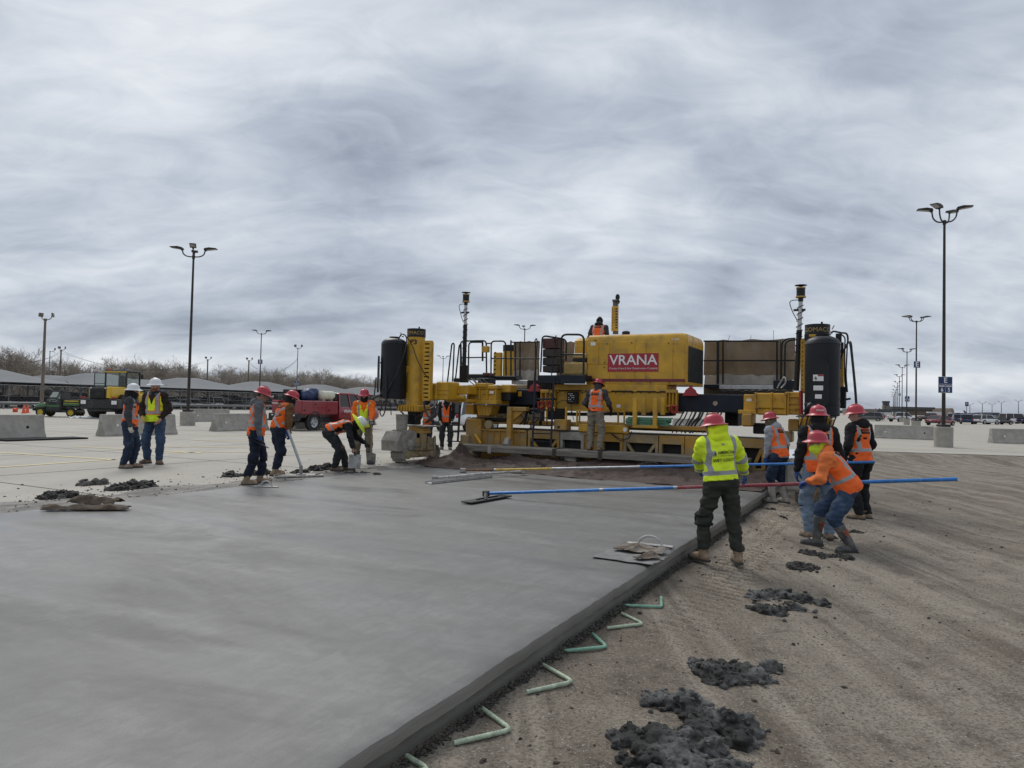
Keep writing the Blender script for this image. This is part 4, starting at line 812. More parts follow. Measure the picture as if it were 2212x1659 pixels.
class SDF:
    def __init__(s, h, k=.03): s.h = h; s.k = k; s.p = []; s.cuts = []; s.fold = None
    def cone(s, a, ra, b_, rb): s.p.append((0, np.array(a, float), ra, np.array(b_, float), rb)); return s
    def ell(s, c, r, rot=None): s.p.append((1, np.array(c, float), np.array(r, float), np.eye(3) if rot is None else np.array(rot), 0)); return s
    def chain(s, pts, rs):
        for i in range(len(pts) - 1): s.cone(pts[i], rs[i], pts[i + 1], rs[i + 1])
        return s
    def bounds(s):
        lo = np.full(3, 1e9); hi = -lo
        for q in s.p:
            if q[0] == 0:
                for c, r in ((q[1], q[2]), (q[3], q[4])): lo = np.minimum(lo, c - r); hi = np.maximum(hi, c + r)
            else: m = q[2].max(); lo = np.minimum(lo, q[1] - m); hi = np.maximum(hi, q[1] + m)
        return lo, hi
    def mesh(s, name='m', pad=.03):
        h = s.h; lo, hi = s.bounds(); lo = lo - pad - h; n = np.ceil((hi + pad + h - lo) / h).astype(int) + 1
        ax = [(lo[i] + h * np.arange(n[i])).astype(np.float32) for i in range(3)]
        Fd = np.full(n, .12, np.float32)
        for q in s.p:
            if q[0] == 0: l_ = np.minimum(q[1] - q[2], q[3] - q[4]); h_ = np.maximum(q[1] + q[2], q[3] + q[4])
            else: m = q[2].max(); l_ = q[1] - m; h_ = q[1] + m
            mg = s.k + .05; sl = tuple(slice(max(0, int((l_[i] - mg - lo[i]) / h)), min(n[i], int((h_[i] + mg - lo[i]) / h) + 2)) for i in range(3))
            X, Y, Z = np.meshgrid(ax[0][sl[0]], ax[1][sl[1]], ax[2][sl[2]], indexing='ij', sparse=True)
            if q[0] == 0:
                a, b_ = q[1], q[3]; d = b_ - a; L2 = max(d @ d, 1e-9)
                t = np.clip(((X - a[0]) * d[0] + (Y - a[1]) * d[1] + (Z - a[2]) * d[2]) / L2, 0, 1)
                D = np.sqrt((X - a[0] - t * d[0]) ** 2 + (Y - a[1] - t * d[1]) ** 2 + (Z - a[2] - t * d[2]) ** 2) - (q[2] + (q[4] - q[2]) * t)
            else:
                c, r, Rm = q[1], q[2], q[3]; u = [(X - c[0]) * Rm[j][0] + (Y - c[1]) * Rm[j][1] + (Z - c[2]) * Rm[j][2] for j in range(3)]
                k0 = np.sqrt(sum((u[j] / r[j]) ** 2 for j in range(3))); k1 = np.sqrt(sum((u[j] / r[j] ** 2) ** 2 for j in range(3))) + 1e-6; D = k0 * (k0 - 1) / k1
            A = Fd[sl]; hh = np.clip(.5 + .5 * (A - D) / s.k, 0, 1); Fd[sl] = A + (D - A) * hh - s.k * hh * (1 - hh)
        X, Y, Z = np.meshgrid(*ax, indexing='ij', sparse=True)
        if s.fold:
            Xf, Yf, Zf = np.broadcast_arrays(X, Y, Z); near = np.abs(Fd) < .05
            for (amp, fx, fy, fz, sd_) in s.fold: Fd[near] += amp * n3(Xf[near] * fx + sd_, Yf[near] * fy + sd_ * 1.7, Zf[near] * fz + 9)
        for f in s.cuts: Fd = np.maximum(Fd, f(X, Y, Z).astype(np.float32))
        ins = Fd < 0
        # naive surface nets
        c8 = [ins[i:n[0] - 1 + i, j:n[1] - 1 + j, k:n[2] - 1 + k] for i in (0, 1) for j in (0, 1) for k in (0, 1)]
        cnt = sum(c.astype(np.int8) for c in c8); act = (cnt > 0) & (cnt < 8); I = np.argwhere(act)
        if len(I) == 0: return None
        idx = -np.ones(act.shape, np.int32); idx[act] = np.arange(len(I)); pos = np.zeros((len(I), 3)); num = np.zeros(len(I))
        cor = np.array([(i, j, k) for i in (0, 1) for j in (0, 1) for k in (0, 1)])
        vals = np.stack([Fd[I[:, 0] + c[0], I[:, 1] + c[1], I[:, 2] + c[2]] for c in cor], 1)
        for a in range(8):
            for b_ in range(a + 1, 8):
                if np.abs(cor[a] - cor[b_]).sum() != 1: continue
                va, vb = vals[:, a], vals[:, b_]; m = (va < 0) != (vb < 0); t = np.where(m, va / (va - vb + 1e-12), 0)
                pos += np.where(m[:, None], cor[a] + t[:, None] * (cor[b_] - cor[a]), 0); num += m
        V = lo + h * (I + pos / num[:, None]); Q_ = []
        for a in range(3):
            b_, c = (a + 1) % 3, (a + 2) % 3; sl0 = [slice(None)] * 3; sl1 = [slice(None)] * 3; sl0[a] = slice(0, n[a] - 1); sl1[a] = slice(1, n[a])
            i0 = ins[tuple(sl0)]; i1 = ins[tuple(sl1)]; E = np.argwhere(i0 != i1); E = E[(E[:, b_] > 0) & (E[:, c] > 0) & (E[:, b_] < n[b_] - 1) & (E[:, c] < n[c] - 1)]
            if not len(E): continue
            def cell(db, dc): e_ = E.copy(); e_[:, b_] -= db; e_[:, c] -= dc; return idx[e_[:, 0], e_[:, 1], e_[:, 2]]
            qd = np.stack([cell(1, 1), cell(0, 1), cell(0, 0), cell(1, 0)], 1); fl = ~i0[E[:, 0], E[:, 1], E[:, 2]]; qd[fl] = qd[fl][:, ::-1]; Q_.append(qd)
        Q_ = np.concatenate(Q_); Q_ = Q_[(Q_ >= 0).all(1)]
        return V, Q_
def np_mesh(name, V, Q_, mat, parent=None, loc=None, attrs=None, smooth=True):
    me = bpy.data.meshes.new(name); me.vertices.add(len(V)); me.vertices.foreach_set('co', V.astype(np.float32).ravel())
    me.loops.add(Q_.size); me.polygons.add(len(Q_)); me.loops.foreach_set('vertex_index', Q_.astype(np.int32).ravel()); me.polygons.foreach_set('loop_start', np.arange(0, Q_.size, Q_.shape[1], dtype=np.int32))
    if smooth: me.polygons.foreach_set('use_smooth', np.ones(len(Q_), bool))
    me.update(calc_edges=True); me.materials.append(mat)
    for k, a in (attrs or {}).items():
        t = me.attributes.new(k, 'FLOAT_VECTOR', 'POINT'); t.data.foreach_set('vector', a.astype(np.float32).ravel())
    return link(name, me, parent, loc)
# ================================================================== cloth materials
def fab(name, col, rough=.85, var=.14, dirt=None): return M('cloth_' + name, col, rough, var=var, scale=9, bump=.25, bscale=220, dirt=dirt, spec=.25)
def vest_mat(name, col, mode='H', edge=None, dirt=.0, arms=False, sx_=.118):
    nb = NB('vest_' + name); a = nb.n.new('ShaderNodeAttribute'); a.attribute_name = 'tc'; s = nb.n.new('ShaderNodeSeparateXYZ'); nb.l.new(a.outputs['Vector'], s.inputs[0]); x, y, z = s.outputs
    mt = nb.math; ax = mt('ABSOLUTE', x)
    def band(v_, c, w_): return mt('LESS_THAN', mt('ABSOLUTE', mt('SUBTRACT', v_, c)), w_)
    def stripes(w_):
        if mode == 'X':
            bk = band(ax, mt('MULTIPLY', mt('ABSOLUTE', mt('SUBTRACT', z, .22)), .85), w_ * 1.1); fr = mt('MAXIMUM', mt('MULTIPLY', band(ax, .115, w_), mt('GREATER_THAN', z, .1)), band(z, .12, w_)); isb = mt('LESS_THAN', y, 0.)
            m = mt('ADD', mt('MULTIPLY', bk, isb), mt('MULTIPLY', fr, mt('SUBTRACT', 1., isb)))
        else: m = mt('MAXIMUM', mt('MULTIPLY', band(ax, sx_, w_), mt('GREATER_THAN', z, .12)), band(z, .12, w_))
        if arms:
            a2 = nb.n.new('ShaderNodeAttribute'); a2.attribute_name = 'ac'; s2 = nb.n.new('ShaderNodeSeparateXYZ'); nb.l.new(a2.outputs['Vector'], s2.inputs[0]); t = s2.outputs[0]
            arm = mt('MAXIMUM', band(t, .92, .10), band(t, 1.72, .10)); on = mt('GREATER_THAN', t, 0.); m = mt('ADD', mt('MULTIPLY', arm, on), mt('MULTIPLY', m, mt('SUBTRACT', 1., on)))
        return m
    v = nb.map(); base = nb.ramp(nb.noise(v, 7, 5), (.3, tuple(np.array(col) * .84)), (.7, tuple(np.clip(np.array(col) * 1.1, 0, 1))))
    if dirt: base = nb.mix(nb.ramp(nb.noise(nb.map((1, 1, 2.5)), 7, 7, .7), (.62 - dirt * .1, 0), (.75 - dirt * .1, .85)), base, (.05, .05, .04))
    if edge: base = nb.mix(stripes(.045), base, edge)
    m = stripes(.026); c = nb.mix(m, base, (.30, .305, .315)); r_ = nb.mix(m, .8, .42)
    nb.b.inputs['Specular IOR Level'].default_value = .3; nb.bump(nb.noise(v, 200, 3), .2, .004); return nb.out(c, r_)
ORANGE = (.92, .15, .028); LIME = (.68, .90, .04)
V_OR = vest_mat('orange', ORANGE); V_OX = vest_mat('orange_x', (.80, .13, .015), 'X', dirt=.3); V_LI = vest_mat('lime', LIME, edge=(.78, .15, .02)); V_JK = vest_mat('lime_jacket', (.72, .93, .035), arms=True, dirt=.25, sx_=.168)
SKIN = M('skin', (.36, .20, .14), .55, var=.1, scale=30); SKIN2 = M('skin_fair', (.46, .25, .19), .55, var=.12, scale=30)
HAT_R = M('red_hard_hat', (.44, .032, .052), .32, var=.08, scale=3, dirt=((.26, .09, .09), .15, 8.)); HAT_W = M('white_hard_hat', (.70, .71, .72), .35, var=.05, scale=3.)
F_BLK = fab('black', (.014, .014, .016)); F_CHAR = fab('charcoal', (.05, .052, .058)); F_BRN = fab('dark_brown', (.028, .020, .017)); F_GREY = fab('grey', (.115, .125, .135)); F_TANJ = fab('brown_duck', (.145, .080, .035)); F_LGREY = fab('light_grey', (.34, .35, .38)); F_ORH = fab('orange_fleece', (.78, .205, .06))
F_JEAN = fab('blue_jeans', (.035, .062, .115), dirt=((.09, .13, .19), .25, 5.)); F_NAVY = fab('navy', (.014, .019, .034)); F_LJ = fab('light_jeans', (.16, .22, .30), dirt=((.24, .29, .35), .3, 6.)); F_DKG = fab('dark_grey', (.028, .032, .034)); F_KHA = fab('khaki', (.235, .205, .16), dirt=((.16, .14, .11), .3, 5.)); F_KHB = fab('muddy_khaki', (.135, .115, .085), dirt=((.22, .20, .17), .3, 5.)); F_GRN = fab('dark_olive', (.034, .036, .029)); F_LIME = fab('lime_knit', (.58, .78, .05)); F_DJ = fab('dark_jeans', (.020, .032, .060), dirt=((.05, .07, .11), .3, 5.)); F_BLU = fab('slate_blue', (.09, .13, .17)); F_ORJ = fab('orange_jacket', (.88, .15, .02)); F_MESH = fab('orange_dim', (.55, .10, .03))
B_TAN = M('tan_boot_leather', (.23, .16, .10), .75, var=.2, scale=12, bump=.2, dirt=((.33, .30, .26), .35, 14.)); B_BRN = M('brown_boot_leather', (.14, .09, .06), .6, var=.2, scale=12, dirt=((.25, .22, .18), .3, 14.)); B_RUB = M('grey_rubber_boot', (.052, .056, .060), .5, var=.15, dirt=((.19, .18, .165), .4, 9.)); B_RUBL = M('pale_rubber_boot', (.33, .31, .275), .7, var=.15, dirt=((.24, .22, .19), .4, 9.)); SOLE = M('boot_sole', (.05, .046, .042), .85)
G_BLUE = M('blue_nitrile', (.018, .065, .24), .6, var=.15); G_WHT = M('white_work_glove', (.52, .50, .45), .85, var=.15); G_YEL = M('yellow_leather_glove', (.55, .36, .10), .75, var=.15); G_BLK = M('black_glove', (.02, .02, .022), .7)
BEARD = M('ginger_hair', (.15, .055, .028), .7, var=.3, scale=60); HAIRB = M('dark_hair', (.02, .015, .012), .6); HAIRG = M('grey_hair', (.16, .15, .15), .7, var=.3, scale=60); EYE_M = M('eye', (.02, .015, .012), .3); GLASS_D = M('dark_lens', (.01, .01, .012), .15); PADW = M('white_knee_cap', (.5, .5, .48), .6)
def nrm(v): v = np.array(v, float); return v / (np.linalg.norm(v) + 1e-9)
def ik(a, t, l1, l2, pole):
    a = np.array(a, float); t = np.array(t, float); d = t - a; D = np.linalg.norm(d); 
    if D > (l1 + l2) * .995: t = a + d / D * (l1 + l2) * .995; d = t - a; D = np.linalg.norm(d)
    u = d / D; c = (l1 ** 2 + D ** 2 - l2 ** 2) / (2 * D); hgt = math.sqrt(max(l1 ** 2 - c * c, 0)); p = np.array(pole, float); p = p - u * (p @ u); return a + u * c + nrm(p) * hgt, t
def rotm(ax, a): return np.array(Matrix.Rotation(a, 3, ax))
def hand_prims(S, wr, dr, pn, side, curl, rr, spread=1.):
    y = nrm(dr); z = nrm(np.array(pn) - y * (np.array(pn) @ y)); x = nrm(np.cross(y, z)) * 1.0
    if side > 0: x = -x
    # x points to the thumb
    f = lambda a, b_, c: wr + x * a + y * b_ + z * c
    for i, (bx, ln, rd) in enumerate(((.032, (.044, .027, .022), .0098), (.011, (.049, .031, .023), .0100), (-.010, (.045, .029, .022), .0095), (-.030, (.035, .022, .019), .0085))):
        kn = f(bx, .088 - abs(i - 1) * .005, 0); S.cone(f(bx * .45, .015, 0), .020, kn, .0135)
        p = kn; ang = 0
        for j, l_ in enumerate(ln):
            ang += curl * (1.15, 1.5, .9)[j] * (.8 + .1 * i); dd = y * math.cos(ang) + z * math.sin(ang) + x * bx * 1.6 * spread * (1 - curl) ; q_ = p + nrm(dd) * l_; S.cone(p, (rd - .0006 * j) * rr, q_, (rd - .0012 * (j + 1)) * rr); p = q_
    p0 = f(.022, .022, .006); p1 = p0 + nrm(x * .75 + y * .55 + z * .35) * .045; p2 = p1 + nrm(x * (.35 - .3 * curl) + y * .8 + z * (.3 + .6 * curl)) * .034; p3 = p2 + nrm(y * .8 + z * (.3 + curl) + x * (.1 - .5 * curl)) * .026
    S.chain([p0, p1, p2, p3], [.018, .0125 * rr, .0112 * rr, .0095 * rr])
def person(label, pos, yaw, h=1.78, lean=4., side=0., twist=0., hip=(0, 0, .965), feet=((.1, 0, 8), (-.1, .02, -8)), hands=((.25, .03, .84), (-.25, .03, .84)), elbow=None, head=(0, 0, 0), bend=0.,
           top=F_CHAR, pants=F_JEAN, boots=B_TAN, boot_h=.16, vest=V_OR, glove=(G_BLK, G_BLK), curl=(.35, .35), hat=HAT_R, hatkind='brim', skin=SKIN, hood=None, hoodm=None, gaiter=None, beard=None, hair=HAIRB, vox=.0115, patch=True, kneepads=False, bulk=1., group='people at work on the paving', hem=-.09, palm=(None, None), toes=0., knee=None):
    k = h / 1.78; ph = R(yaw); root = thing('person', label, 'person', pos, -ph, group); px_ = np.array(pos, float); cp, sp = math.cos(ph), math.sin(ph)
    def tolocal(p):
        if len(p) == 4: d = np.array(p[1:], float) - px_; return np.array([d[0] * cp - d[1] * sp, d[0] * sp + d[1] * cp, d[2]]) / k
        return np.array(p, float)
    hip = np.array(hip, float); Rt = rotm('X', -R(lean)) @ rotm('Y', R(side)); Rt2 = rotm('X', -R(lean + bend)) @ rotm('Y', R(side)) @ rotm('Z', R(-twist))
    sp_ = Rt @ np.array([0, 0, 1.]); sp2 = Rt2 @ np.array([0, 0, 1.]); rx = Rt2 @ np.array([1., 0, 0]); fy = Rt2 @ np.array([0, 1., 0])
    mid = hip + sp_ * .26; neck = mid + sp2 * .27; sh = [neck - sp2 * .05 + rx * .185 * s_ for s_ in (1, -1)]
    Hm = rotm('Z', R(-head[0])) @ rotm('X', -R(head[1])) @ rotm('Y', R(head[2])); hd = neck + sp2 * .06 + Hm @ np.array([0, .015, .10]); hz = Hm @ np.array([0, 0, 1.]); hy = Hm @ np.array([0, 1., 0]); hx_ = Hm @ np.array([1., 0, 0])
    legs = []
    for i, s_ in enumerate((1, -1)):
        hj = hip + np.array([.095 * s_, 0, -.03]); fx, fyy, fa = feet[i][:3]; fz = feet[i][3] if len(feet[i]) > 3 else 0.; ank = np.array([fx, fyy - .03, .09 + fz]); fd = np.array([math.sin(R(fa)), math.cos(R(fa)), 0]); kn, an = ik(hj, ank, .44, .425, (knee[i] if knee else fd + np.array([s_ * .12, 0, 0]))); legs.append((hj, kn, ank, fd))
    arms = []
    for i, s_ in enumerate((1, -1)):
        el, wr = ik(sh[i], tolocal(hands[i]), .295, .265, elbow[i] if elbow and elbow[i] is not None else (s_ * .5, -1, -.2)); arms.append((sh[i], el, wr))
    sc = lambda V: V * k
    def mk(S, name, mat, par=root, attrs=None, pad=.03):
        r = S.mesh(name, pad)
        if r is None: return None
        V, Qd = r; at = attrs(V) if attrs else None; return np_mesh(name, sc(V), Qd, mat, par, None, at)
    def tatt(V):
        d = V - hip; tz = np.where((V - mid) @ sp2 > 0, .26 + (V - mid) @ sp2, d @ sp_); out = {'tc': np.stack([(V - neck) @ rx, (V - neck * .5 - mid * .5) @ fy, tz], 1)}
        ac = np.full(len(V), -1.)
        for (a, e_, w_) in arms:
            d1 = e_ - a; t1 = np.clip((V - a) @ d1 / (d1 @ d1), -.2, 1); D1 = np.linalg.norm(V - a - t1[:, None] * d1, axis=1); d2 = w_ - e_; t2 = np.clip((V - e_) @ d2 / (d2 @ d2), 0, 1.2); D2 = np.linalg.norm(V - e_ - t2[:, None] * d2, axis=1)
            m1 = (D1 < .105) & (t1 > .22) & (D1 <= D2); ac = np.where(m1, t1, ac); m2 = (D2 < .1) & (D2 < D1); ac = np.where(m2, 1 + t2, ac)
        out['ac'] = np.stack([ac, ac, ac], 1); return out
    rot_h = np.stack([hx_, hy, hz]); rot_t = np.stack([rx, fy, sp2]); rot_p = np.stack([np.array([1., 0, 0]), Rt @ np.array([0, 1., 0]), sp_])
    # body: one continuous surface
    S = SDF(max(vox, .013), .025)
    S.ell(hd, (.076, .097, .115), rot_h).ell(hd + hy * .035 - hz * .06, (.052, .058, .062), rot_h).cone(hd - hz * .06, .058, neck - sp2 * .03, .062)
    S.cone(hd + hy * .092 + hz * .0, .010, hd + hy * .112 - hz * .028, .015).ell(hd + hx_ * .078 - hz * .005, (.014, .02, .032), rot_h).ell(hd - hx_ * .078 - hz * .005, (.014, .02, .032), rot_h)
    S.ell(mid + sp2 * .12, (.150, .100, .19), rot_t).ell(hip + sp_ * .10, (.140, .100, .17), rot_p).ell(hip, (.150, .11, .12), rot_p)
    for (a, e_, w_) in arms: S.chain([neck - sp2 * .05, a, e_, w_], [.055, .055, .042, .03])
    for (a, kn, an, fd) in legs: S.chain([a, kn, an, an + fd * .12 - np.array([0, 0, .045])], [.082, .055, .04, .03])
    gl = []
    for i, s_ in enumerate((1, -1)):
        if glove[i] is None: S2 = None
    body = mk(S, 'body', skin)
    # hands, five fingers each
    for i, s_ in enumerate((1, -1)):
        a, e_, w_ = arms[i]; dr = nrm(w_ - e_); pn = palm[i] if palm[i] is not None else (-s_, .15, 0); S = SDF(.0062, .006); hand_prims(S, w_ - dr * .012, dr, pn, s_, curl[i], 1.12 if glove[i] else 1.)
        if glove[i]: S.cone(w_ - dr * .05, .034, w_ + dr * .01, .030)
        mk(S, 'glove' if glove[i] else 'hand', glove[i] or skin, pad=.01)
    # trousers
    S = SDF(vox, .035); S.ell(hip + sp_ * .03, (.172 * bulk, .130 * bulk, .15), rot_p)
    for (a, kn, an, fd) in legs: S.chain([a + np.array([0, -.005, 0]), kn, an + nrm(kn - an) * max(boot_h - .20, 0)], [.116, .090, .070 if boot_h < .25 else .058])
    S.fold = [(.034, 7, 7, 15, random.uniform(0, 20)), (.022, 15, 15, 30, random.uniform(0, 20))]
    zc = hip + sp_ * .13; S.cuts.append(lambda X, Y, Z: (X - zc[0]) * sp_[0] + (Y - zc[1]) * sp_[1] + (Z - zc[2]) * sp_[2])
    if boot_h < .25: S.cuts.append(lambda X, Y, Z: (.075 if boot_h < .18 else .15) - Z + 0 * X)
    mk(S, 'trousers', pants)
    if kneepads:
        for (a, kn, an, fd) in legs:
            S = SDF(.009, .02); c = kn + fd * .062; S.ell(c, (.062, .030, .085)); o = mk(S, 'knee_pad', F_BLK); S = SDF(.009, .02); S.ell(c + fd * .016, (.042, .022, .06)); mk(S, 'pad_cap', PADW, o) if o else None
            b = B(); b.tube([tuple(sc(kn + np.array([.085 * math.cos(t), .085 * math.sin(t), -.075]))) for t in np.linspace(0, 2 * math.pi, 17)], .014 * k, 6); b.build('knee_strap', F_BLK, root)
    for (a, kn, an, fd) in legs:
        g = an - np.array([0, 0, .09]); up_ = nrm(kn - an); S = SDF(.009, .02); S.cone(an + fd * .0, .056, an + up_ * (boot_h - .09), .060 if boot_h < .25 else .078); S.cone(g + np.array([0, 0, .048]) - fd * .045, .044, g + np.array([0, 0, .047]) + fd * .10, .049).cone(g + np.array([0, 0, .047]) + fd * .10, .049, g + np.array([0, 0, .042]) + fd * .165, .041)
        S.fold = [(.008, 14, 14, 20, random.uniform(0, 20))]; gz = g[2]; S.cuts.append(lambda X, Y, Z: (gz + .012) - Z + 0 * X); tp = an + up_ * (boot_h - .10); S.cuts.append(lambda X, Y, Z: (X - tp[0]) * up_[0] + (Y - tp[1]) * up_[1] + (Z - tp[2]) * up_[2])
        bo = mk(S, 'boot', boots); b = B(); lf = np.array([fd[1], -fd[0], 0]); ol = [(-.10, .0), (-.085, .04), (0, .043), (.10, .056), (.17, .052), (.207, .025), (.212, 0), (.207, -.025), (.17, -.052), (.10, -.056), (0, -.043), (-.085, -.04)]
        pts = [g + fd * y_ + lf * x_ for y_, x_ in ol]; n = len(pts); b.v = [tuple(sc(p)) for p in pts] + [tuple(sc(p + np.array([0, 0, .026]))) for p in pts]; b.f = [tuple(range(n)), tuple(range(n, 2 * n))[::-1]] + [(i, n + i, n + (i + 1) % n, (i + 1) % n) for i in range(n)]; b.build('sole', SOLE, bo, 30)
    # jacket or hoodie
    S = SDF(vox, .04); S.ell(mid + sp2 * .11, (.180 * bulk, .128 * bulk, .205), rot_t).ell(hip + sp_ * .12, (.172 * bulk, .132 * bulk, .21), rot_p).ell(hip - sp_ * .03, (.180 * bulk, .146 * bulk, .24), rot_p).cone(neck - sp2 * .02, .075, neck + sp2 * .015, .068)
    for (a, e_, w_) in arms: S.chain([neck - sp2 * .055, a, e_, w_ - nrm(w_ - e_) * .035], [.075, .079 * bulk, .064 * bulk, .047])
    S.fold = [(.028, 8, 8, 15, random.uniform(0, 20)), (.021, 17, 17, 28, random.uniform(0, 20))]
    hc = hip + sp_ * hem; S.cuts.append(lambda X, Y, Z: -((X - hc[0]) * sp_[0] + (Y - hc[1]) * sp_[1] + (Z - hc[2]) * sp_[2]) - .35 * np.clip(np.abs(X) - .2, 0, 1))
    jk = mk(S, 'jacket', top, attrs=tatt)
    vs_ = None
    if vest is not None and vest is not top:
        S = SDF(vox, .04); S.ell(mid + sp2 * .11, (.192 * bulk, .146 * bulk, .212), rot_t).ell(hip + sp_ * .12, (.186 * bulk, .150 * bulk, .21), rot_p).ell(hip - sp_ * .03, (.192 * bulk, .160 * bulk, .26), rot_p)
        for s_ in (1, -1): S.cone(neck - sp2 * .055 + rx * s_ * .02, .088, neck - sp2 * .055 + rx * s_ * .125, .090)
        S.fold = [(.028, 7, 7, 11, random.uniform(0, 20)), (.020, 15, 15, 22, random.uniform(0, 20))]; hv = hip + sp_ * (hem + .02 - .0)
        S.cuts += [lambda X, Y, Z: -((X - hv[0]) * sp_[0] + (Y - hv[1]) * sp_[1] + (Z - hv[2]) * sp_[2]),
                   lambda X, Y, Z: .088 - np.sqrt((X - neck[0] - sp2[0] * .05 - fy[0] * .03) ** 2 + (Y - neck[1] - sp2[1] * .05 - fy[1] * .03) ** 2 + (Z - neck[2] - sp2[2] * .05 - fy[2] * .03) ** 2),
                   lambda X, Y, Z: np.where(((X - mid[0]) * fy[0] + (Y - mid[1]) * fy[1] + (Z - mid[2]) * fy[2]) > .02, .5 * (((X - mid[0]) * sp2[0] + (Y - mid[1]) * sp2[1] + (Z - mid[2]) * sp2[2]) * .42 - .01 - np.abs((X - mid[0]) * rx[0] + (Y - mid[1]) * rx[1] + (Z - mid[2]) * rx[2])), -1.)]
        for i, s_ in enumerate((1, -1)):
            c0 = sh[i] + rx * s_ * .055 - sp2 * .06; S.cuts.append(lambda X, Y, Z, c0=c0: .082 - np.sqrt(((X - c0[0]) * rx[0] + (Y - c0[1]) * rx[1] + (Z - c0[2]) * rx[2]) ** 2 + (((X - c0[0]) * sp2[0] + (Y - c0[1]) * sp2[1] + (Z - c0[2]) * sp2[2]) * .55) ** 2 + (((X - c0[0]) * fy[0] + (Y - c0[1]) * fy[1] + (Z - c0[2]) * fy[2]) * .5) ** 2))
        vs_ = mk(S, 'safety_vest', vest, attrs=tatt)
    tgt = vs_ or jk
    info = dict(root=root, k=k, neck=neck, mid=mid, rx=rx, fy=fy, sp=sp2, hd=hd, hx=hx_, hy=hy, hz=hz, arms=arms, legs=legs, tgt=tgt, pos=px_, yaw=ph)
    if patch: 
        on_back(info, 'panel', .155, .20, .072, F_BLK); on_back(info, 'VRANA', .155, .052, 0, M('patch_print', (.62, .16, .06), .7))
    # head gear
    hm = hoodm or top
    if hood == 'down':
        S = SDF(vox, .03); S.ell(neck - fy * .085 + sp2 * .005, (.125, .075, .085), rot_t).cone(neck + rx * .09 - fy * .02 + sp2 * .02, .042, neck + rx * .06 + fy * .085 - sp2 * .03, .032).cone(neck - rx * .09 - fy * .02 + sp2 * .02, .042, neck - rx * .06 + fy * .085 - sp2 * .03, .032); S.fold = [(.02, 12, 12, 14, random.uniform(0, 20))]; mk(S, 'hood', hm)
    elif hood == 'up':
        S = SDF(vox, .04); S.ell(hd - hy * .045 - hz * .035, (.112, .122, .100), rot_h).ell(neck - fy * .05 + sp2 * .03, (.115, .10, .08), rot_t).cone(neck + rx * .08 + fy * .04 + sp2 * .02, .05, neck - rx * .08 + fy * .04 + sp2 * .02, .05); S.fold = [(.036, 8, 8, 11, random.uniform(0, 20)), (.028, 17, 17, 20, 4)]
        S.cuts += [lambda X, Y, Z: .092 - np.sqrt(((X - hd[0] - hy[0] * .115) / .95) ** 2 + ((Y - hd[1] - hy[1] * .115) / 1.) ** 2 + ((Z - hd[2] - hy[2] * .115 + .01) / 1.15) ** 2)]; mk(S, 'hood', hm)
    if gaiter:
        S = SDF(.010, .03); S.ell(hd + hy * .018 - hz * .075, (.086, .098, .075), rot_h).cone(hd - hz * .07, .082, neck - sp2 * .01, .088).ell(hd - hy * .02 - hz * .01, (.090, .100, .105), rot_h); S.fold = [(.014, 12, 12, 26, 3.)]
        S.cuts += [lambda X, Y, Z: .058 - np.sqrt((X - hd[0] - hy[0] * .12) ** 2 + (Y - hd[1] - hy[1] * .12) ** 2 + (((Z - hd[2] - hy[2] * .12 - .02)) * 1.5) ** 2)]; mk(S, 'neck_gaiter', gaiter)
    elif hair:
        S = SDF(.011, .02); S.ell(hd - hy * .008 + hz * .012, (.081, .100, .112), rot_h); S.cuts += [lambda X, Y, Z: ((X - hd[0]) * hy[0] + (Y - hd[1]) * hy[1] + (Z - hd[2]) * hy[2]) - .045, lambda X, Y, Z: -((X - hd[0]) * hz[0] + (Y - hd[1]) * hz[1] + (Z - hd[2]) * hz[2]) - .05]; mk(S, 'hair', hair)
    if beard:
        S = SDF(.009, .02); S.ell(hd + hy * .05 - hz * .082, (.062, .056, .052), rot_h).cone(hd + hx_ * .066 - hz * .02, .02, hd + hx_ * .05 + hy * .05 - hz * .07, .026).cone(hd - hx_ * .066 - hz * .02, .02, hd - hx_ * .05 + hy * .05 - hz * .07, .026).cone(hd + hx_ * .03 + hy * .095 - hz * .045, .012, hd - hx_ * .03 + hy * .095 - hz * .045, .012); mk(S, 'beard', beard)
    for s_ in (1, -1):
        b = B(); c = sc(hd + hx_ * .031 * s_ + hy * .088 + hz * .012); b.lathe([(0, -.011), (.008, -.008), (.011, 0), (.008, .008), (0, .011)], 8, c); b.build('eye', EYE_M, root)
        b = B(); b.tube([tuple(sc(hd + hx_ * .016 * s_ + hy * .097 + hz * .034)), tuple(sc(hd + hx_ * .05 * s_ + hy * .082 + hz * .034))], .006, 5); b.build('eyebrow', hair or HAIRB, root)
    b = B(); b.tube([tuple(sc(hd + hx_ * .024 * s_ + hy * (.094 if s_ else .1) - hz * .062)) for s_ in (-1, 0, 1)], .005, 5); b.build('mouth', M('lips', (.25, .09, .08), .5), root)
